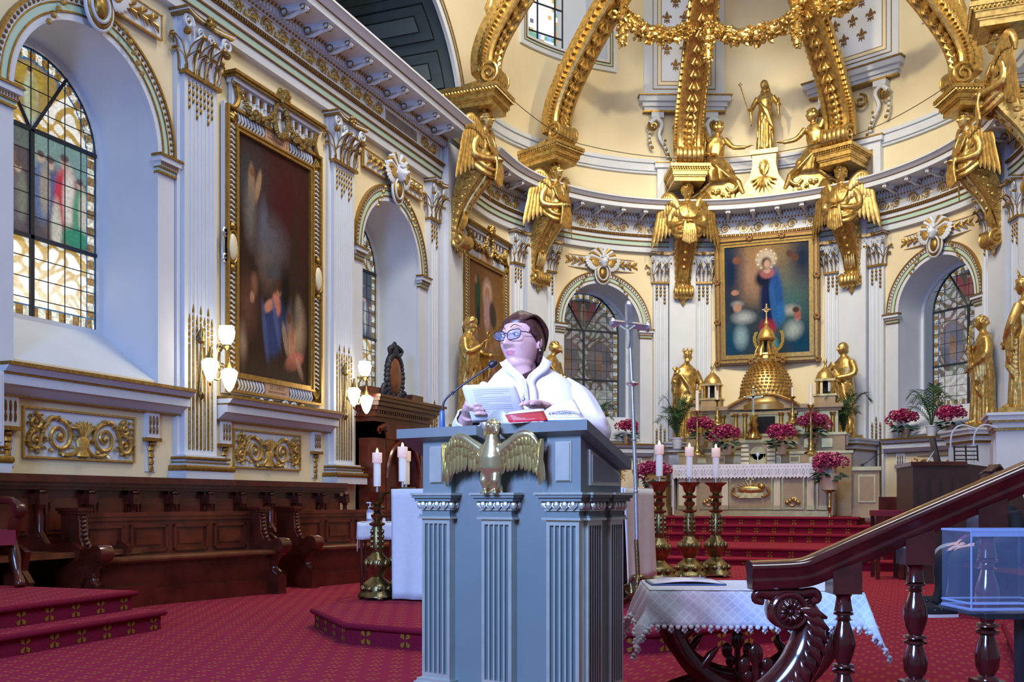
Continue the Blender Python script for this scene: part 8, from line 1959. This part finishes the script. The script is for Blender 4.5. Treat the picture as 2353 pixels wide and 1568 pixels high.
xs = frange(-TW-hang, TW+hang, nx); ys = frange(-TD-hang, TD+hang, ny)
g = MB(); g.add([dr(x, y) for y in ys for x in xs], [(j*(nx+1)+i, j*(nx+1)+i+1, (j+1)*(nx+1)+i+1, (j+1)*(nx+1)+i) for j in range(ny) for i in range(nx)])
o = g.build('cloth', 'damask', ct, smooth=180); uv = o.data.uv_layers.new(name='UV'); flat = [(x, y) for y in ys for x in xs]
for l_ in o.data.loops: uv.data[l_.index].uv = flat[l_.vertex_index]
o.modifiers.new('s', 'SOLIDIFY').thickness = .004
g = MB(); per = [(x, -TD-hang) for x in frange(-TW-hang, TW+hang, 44)]+[(TW+hang, y) for y in frange(-TD-hang, TD+hang, 28)]+[(x, TD+hang) for x in frange(TW+hang, -TW-hang, 44)]+[(-TW-hang, y) for y in frange(TD+hang, -TD-hang, 28)]
for i, (x, y) in enumerate(per):
    p = Vector(dr(x, y)); g.ell(p+Vector((0, 0, -.006)), (.012, .012, .010), 6)
    if i % 2: [g.ell(p+Vector((.009*cos(k*1.57), .009*cos(k*1.57), -.018+.008*sin(k*1.57))), .007, 5) for k in range(4)]
tag(g.build('lace_edge', 'linen', ct, smooth=60), kind='stuff')
bd = thing('ring_binder', 'open ring binder with printed pages on the tablecloth', 'binder', TM @ T(-.27, .02, TZ+.002) @ vrot('Z', rad(3)))
g = MB(); g.box(-.17, .17, -.10, .13, 0, .006); g.build('cover', 'mic_blue', bd, smooth=0); g = MB(); g.grid(lambda u, v: (lerp(-.16, .16, u), lerp(-.09, .125, v), .008+.012*abs(sin(PI*u))), 16, 4); o = g.build('pages', 'paper', bd, smooth=180); o.modifiers.new('s', 'SOLIDIFY').thickness = .004
for k in range(3): g = MB(); g.tube([(-.09+.09*k, .12+.012*cos(a), .014+.016*sin(a)) for a in frange(-.3, PI+.3, 10)], .0022, 5); g.build('ring', 'silver', bd)
g = MB(); rr = random.Random(3)
for k in range(7):
    for x0 in (-.14, .03): g.box(x0, x0+rr.uniform(.05, .10), -.07+.024*k, -.064+.024*k, .0235, .024)
tag(g.build('printed_lines', 'ink_soft', bd, smooth=0), kind='stuff')

# ================================================================== stair balustrade at the right
ZB = 3.5; KB = ZB/F_PX; ro = P(CX, HY, ZB); RMX = frame((ro.x, ro.y, 0), TH)
def rl(px, py, y=0.0): return Vector(((px-CX)*KB, y, CH+(HY-py)*KB))
t = thing('stair_balustrade', 'polished red brown wooden handrail with carved balusters and scroll newel', 'balustrade', RMX)
path = spline([rl(1722, 1322), rl(1790, 1320), rl(1850, 1314), rl(1905, 1292), rl(1990, 1254), rl(2150, 1184), rl(2353, 1096), rl(2620, 978)], 6)
def rail_sweep(prof, nm, m):
    g = MB(); rings = []
    for i, p in enumerate(path):
        q = path[min(i+1, len(path)-1)]-path[max(i-1, 0)]; q.normalize(); n = Vector((-q.z, 0, q.x)); rings.append([p+n*z+Vector((0, y, 0)) for y, z in prof])
    g.loft(rings); return g.build(nm, m, t, smooth=50)
rail_sweep([(-.050, .018), (-.056, .026), (-.052, .036), (-.036, .046), (0, .052), (.036, .046), (.052, .036), (.056, .026), (.05, .018)][::-1], 'handrail', 'rail_wood')
rail_sweep([(-.040, -.006), (-.044, .004), (-.050, .018), (.05, .018), (.044, .004), (.04, -.006)][::-1], 'rail_moulding', 'rail_wood')
rail_sweep([(-.034, -.050), (-.040, -.042), (-.040, -.030), (-.046, -.022), (-.046, -.012), (-.040, -.006), (.04, -.006), (.046, -.012), (.046, -.022), (.04, -.03), (.04, -.042), (.034, -.05)][::-1], 'lower_moulding', 'rail_wood')
def baluster_mesh(Lb):
    g = MB(); p = [(.026, 0), (.029, .012), (.024, .03), (.028, .10), (.032, .15), (.022, .155), (.034, .165), (.034, .18), (.022, .19), (.025, .22), (.032, .225), (.02, .235), (.026, .28), (.038, .36), (.041, .44), (.034, .52), (.022, .60), (.036, .61), (.038, .63), (.022, .645), (.038, .655), (.038, .675), (.024, .69), (.032, .75), (.041, .83), (.038, .91), (.024, .97), (.034, .985), (.036, 1.0)]
    g.lathe([(r, -z*Lb) for r, z in p], 20, lobes=10, lamp_=.035); return g.mesh('baluster', 'rail_wood', 60)
for (px, y0, y1, yb) in ((1938, 1300, 1364, 1632), (2103, 1228, 1297, 1566), (2268, 1158, 1232, 1562)):
    a = rl(px, y1); k = MB(); hw = 33*KB; dz = (y1-y0)*KB; sl = 30*KB
    k.add([(a.x-hw, -.045, a.z), (a.x+hw, -.045, a.z), (a.x+hw, .045, a.z), (a.x-hw, .045, a.z), (a.x-hw, -.045, a.z+dz-sl*.4), (a.x+hw, -.045, a.z+dz+sl*.4), (a.x+hw, .045, a.z+dz+sl*.4), (a.x-hw, .045, a.z+dz-sl*.4)], [(0, 3, 2, 1), (4, 5, 6, 7), (0, 1, 5, 4), (1, 2, 6, 5), (2, 3, 7, 6), (3, 0, 4, 7)]); k.build('top_block', 'rail_wood', t, smooth=0)
    link('baluster', baluster_mesh((yb-y1)*KB), t, Matrix.Translation(a)); f = MB(); bz = a.z-(yb-y1)*KB; f.box(a.x-.045, a.x+.045, -.045, .045, bz-.08, bz); f.build('foot_block', 'rail_wood', t, smooth=0)
# scroll newel
g = MB(); c = rl(1806, 1402)
g.lathe([(.01, -.055), (.058, -.05), (.066, -.04), (.068, 0), (.066, .04), (.058, .05), (.01, .055)], 32, 0, Matrix.Translation(c) @ vrot('X', PI/2))
g.tube([c+Vector((.058*cos(a), -.052, .058*sin(a))) for a in frange(0, 2*PI, 28)[:-1]], .009, 7, closed=True); nw = g.build('volute_disc', 'rail_wood', t, smooth=50)
g = MB(); g.ell(c+Vector((0, -.06, 0)), (.010, .012, .010), 8)
for k in range(12): a = 2*PI*k/12; g.tube([c+Vector((.012*cos(a), -.056, .012*sin(a))), c+Vector((.026*cos(a), -.066, .026*sin(a))), c+Vector((.042*cos(a), -.056, .042*sin(a)))], [.003, .0085, .004], 6)
g.build('rosette', 'rail_wood', nw, smooth=60)
g = MB(); sc = spline([rl(1838, 1388), rl(1858, 1430), rl(1852, 1490), rl(1822, 1548), rl(1770, 1600), rl(1700, 1640)], 8)
for (off, r0) in ((0, .052),): g.tube(sc, [lerp(.040, .068, min(1, i/18)) for i in range(len(sc))], 14, flat=.95, up=(0, 1, 0))
for y in (-.05, -.025, 0, .025, .05):
    g.tube([p+Vector((.012, y, .004)) for p in sc], [lerp(.014, .020, min(1, i/18)) for i in range(len(sc))], 7)
for i in range(4, len(sc)-3, 3):
    p = sc[i]; q = (sc[i+1]-sc[i-1]).normalized(); n = Vector((-q.z, 0, q.x))
    for y in (-.058, .058): g.tube([p-q*.03-n*.02+Vector((0, y*.9, 0)), p+n*.01+Vector((0, y*1.15, 0)), p+q*.045+n*.045+Vector((0, y*.9, 0))], [.008, .022, .006], 7)
g.build('acanthus_scroll', 'rail_wood', t, smooth=60)
g = MB()
for sg in (-1, 1): g.tube(spline([rl(1806, 1366), rl(1806+sg*35, 1366), rl(1806+sg*62, 1362), rl(1806+sg*70, 1376), rl(1806+sg*52, 1382)], 5), [.034-.0008*i for i in range(21)], 9, flat=.7)
g.build('leaf_cap', 'rail_wood', t, smooth=60)
g = MB(); hb = rl(1806, 1372); g.box(hb.x-.05, hb.x+.05, -.03, .03, 0.0, .30); g.build('newel_foot', 'rail_wood', t, smooth=0)
# carpeted steps under the balustrade and at the right edge
a_, b_ = G(2300, 1432, .14), G(2352, 1548, .14)
step_slab('floor_right_step', [(b_.x, b_.y), (b_.x+1.6, b_.y), (a_.x+1.6, a_.y+.8), (a_.x, a_.y)], 0, .14, 'carpeted step at the lower right edge', gap=.28)

# ================================================================== clear acrylic box
ZX = 3.05; KX = ZX/F_PX; xo = P(2232, 1402, ZX); XM = frame(xo, TH+rad(4)); t = thing('acrylic_box', 'clear acrylic box in front of the handrail at the right edge', 'acrylic box', XM)
W_, H_, D_ = .26, .245, .18; th = .006
for (nm, bx) in (('panel', (0, W_, 0, th, 0, H_)), ('panel', (0, W_, D_-th, D_, 0, H_)), ('panel', (0, th, 0, D_, 0, H_)), ('panel', (W_-th, W_, 0, D_, 0, H_)), ('bottom_panel', (-.012, W_+.012, -.012, D_, -.012, 0))): g = MB(); g.box(*bx); g.build(nm, 'plastic_clear', t, smooth=0)
g = MB(); 
for z, r_ in ((H_-.004, .004), (.018, .0035), (0.0, .005)): g.tube([(0, -.002, z), (W_, -.002, z), (W_, D_, z), (0, D_, z)], r_, 6, closed=True)
g.box(-.002, W_, -.004, 0, H_-.022, H_); g.tube([(0, 0, 0), (0, 0, H_)], .003, 6); g.build('polished_edge', 'plastic_edge', t, smooth=40)
g = MB(); g.box(.20, .24, .07, .11, -xo.z, -.012); g.box(.05, .25, .0, .17, -.03, -.012); g.box(.02, .28, -.03, .2, -xo.z, -xo.z+.02); g.build('post', 'black_plastic', t, smooth=0)

# ================================================================== people seated at the right
def seated(px, z, label, top_m, leg_m, hair_m, dy=0.0, seed=1, knee=(0, 0)):
    o_ = P(px, HY, z); M = frame((o_.x, o_.y, 0), TH-PI/2+dy); t = thing('person', label, 'person', M)
    b = MB(); hm = T(0, -.06, 1.16) @ vrot('X', rad(12)); add_head(b, hm, 0, .9); b.tube([(0, 0, .96), (0, -.03, 1.08)], [.06, .055], 10)
    b.loft(robe_rings([(.44, .16, .13, 0, .02, 0, 4), (.60, .155, .11, 0, .02, 0, 4), (.78, .175, .11, 0, 0, 0, 4), (.93, .15, .085, 0, -.005, 0, 4), (.99, .06, .055, 0, -.01, 0, 4)], 24))
    legs = [[(sg*.09, 0, .50), (sg*.11, -.25, .53), (sg*.11, -.45, .52), (sg*.11, -.50, .44), (sg*.105, -.50, .25), (sg*.10, -.50+knee[0], .09)] for sg in (-1, 1)]; lr = [.085, .080, .070, .062, .052, .042]
    arms = [[(sg*.19, .0, .90), (sg*.24, -.02, .70), (sg*.16, -.22, .62), (sg*.05, -.34, .60)] for sg in (-1, 1)]
    def tub(mb, pts, rs, k=0.0): c = spline(pts, 4); n = len(c); mb.tube(c, [np.interp(i/(n-1), np.linspace(0, 1, len(rs)), rs)+k for i in range(n)], 10)
    for A in legs: tub(b, A, [r*.85 for r in lr])
    for A in arms: tub(b, A, [.045, .042, .035, .028]); hand(b, A[-1], (-A[-1][0]*.8, -1, -.2), .95, 0, .2)
    remesh(b, 'body', 'skin', .010, 1, t)
    c = MB(); [tub(c, A, lr) for A in legs]; c.loft(robe_rings([(.42, .17, .15, 0, .02, .02, 6), (.54, .175, .15, 0, 0, .02, 6), (.60, .165, .13, 0, .02, .02, 6)], 24)); remesh(c, 'trousers', leg_m, .011, 1, t)
    c = MB(); c.loft(robe_rings([(.52, .178, .14, 0, .02, .03, 6), (.62, .175, .135, 0, .02, .02, 6), (.80, .19, .125, 0, 0, .02, 6), (.95, .16, .095, 0, -.005, 0, 4), (1.0, .075, .07, 0, -.01, 0, 4)], 24)); [tub(c, A[:3]+[tuple(np.array(A[2])*.35+np.array(A[3])*.65)], [.06, .056, .05, .042]) for A in arms]; remesh(c, 'top', top_m, .011, 1, t)
    h = MB(); h.ell((0, .016, .026), (.088, .107, .105), 16, 0, hm); h.ell((0, .055, -.03), (.078, .065, .08), 12, 0, hm)
    rr = random.Random(seed); [h.tube([hm @ Vector((rr.uniform(-.06, .06), -.06, .10)), hm @ Vector((rr.uniform(-.08, .08), .03, .135)), hm @ Vector((rr.uniform(-.07, .07), .115, .03))], [.012, .018, .008], 6) for _ in range(14)]
    h.build('hair', hair_m, t, smooth=70)
    for sg in (-1, 1):
        s_ = MB(); x = sg*.10; y = -.54+knee[0]; s_.loft([[(x+dx*w_, y+yy, z_) for dx, yy in ((-.038, .10), (-.042, .0), (-.045, -.08), (-.030, -.16), (0, -.185), (.030, -.16), (.045, -.08), (.042, 0), (.038, .10), (0, .12))] for z_, w_ in ((.025, 1.0), (.06, .95), (.085, .75), (.10, .5))], 0); sh_ = s_.build('shoe', 'black_cloth', t, smooth=60)
        so = MB(); so.loft([[(x+dx*1.05, y+yy*1.04, z_) for dx, yy in ((-.038, .10), (-.042, .0), (-.045, -.08), (-.030, -.16), (0, -.185), (.030, -.16), (.045, -.08), (.042, 0), (.038, .10), (0, .12))] for z_ in (0, .026)], 0); so.build('sole', 'sole', sh_, smooth=40)
        st_2 = MB(); [st_2.tube([(x-.036, y-.05-.03*k, .068-.004*k), (x, y-.05-.03*k, .094-.008*k), (x+.036, y-.05-.03*k, .068-.004*k)], .006, 5) for k in range(3)]; st_2.build('laces', 'sole', sh_)
    return t
seated(2292, 9.35, 'seated person in a purple top and grey trousers behind the handrail', 'purple_cloth', 'jeans', 'hair_grey', rad(4), 2)
seated(2300, 8.75, 'seated person in black trousers and white soled sneakers beside the acrylic box', 'black_cloth', 'black_cloth', 'hair', rad(8), 5, (-.05, 0))
pb_ = P(2300, HY, 9.05); t = thing('side_bench', 'dark bench under the seated people at the right', 'bench', frame((pb_.x, pb_.y, 0), TH-PI/2))
g = MB(); g.box(-.9, .9, -.22, .25, .38, .425); g.build('seat', 'pew_wood', t, smooth=0); g = MB(); g.box(-.9, .9, .26, .31, 0, .85); g.build('backrest', 'pew_wood', t, smooth=0)
for x in (-.85, .85): g = MB(); g.box(x-.03, x+.03, -.2, .26, 0, .38); g.build('leg', 'pew_wood', t, smooth=0)
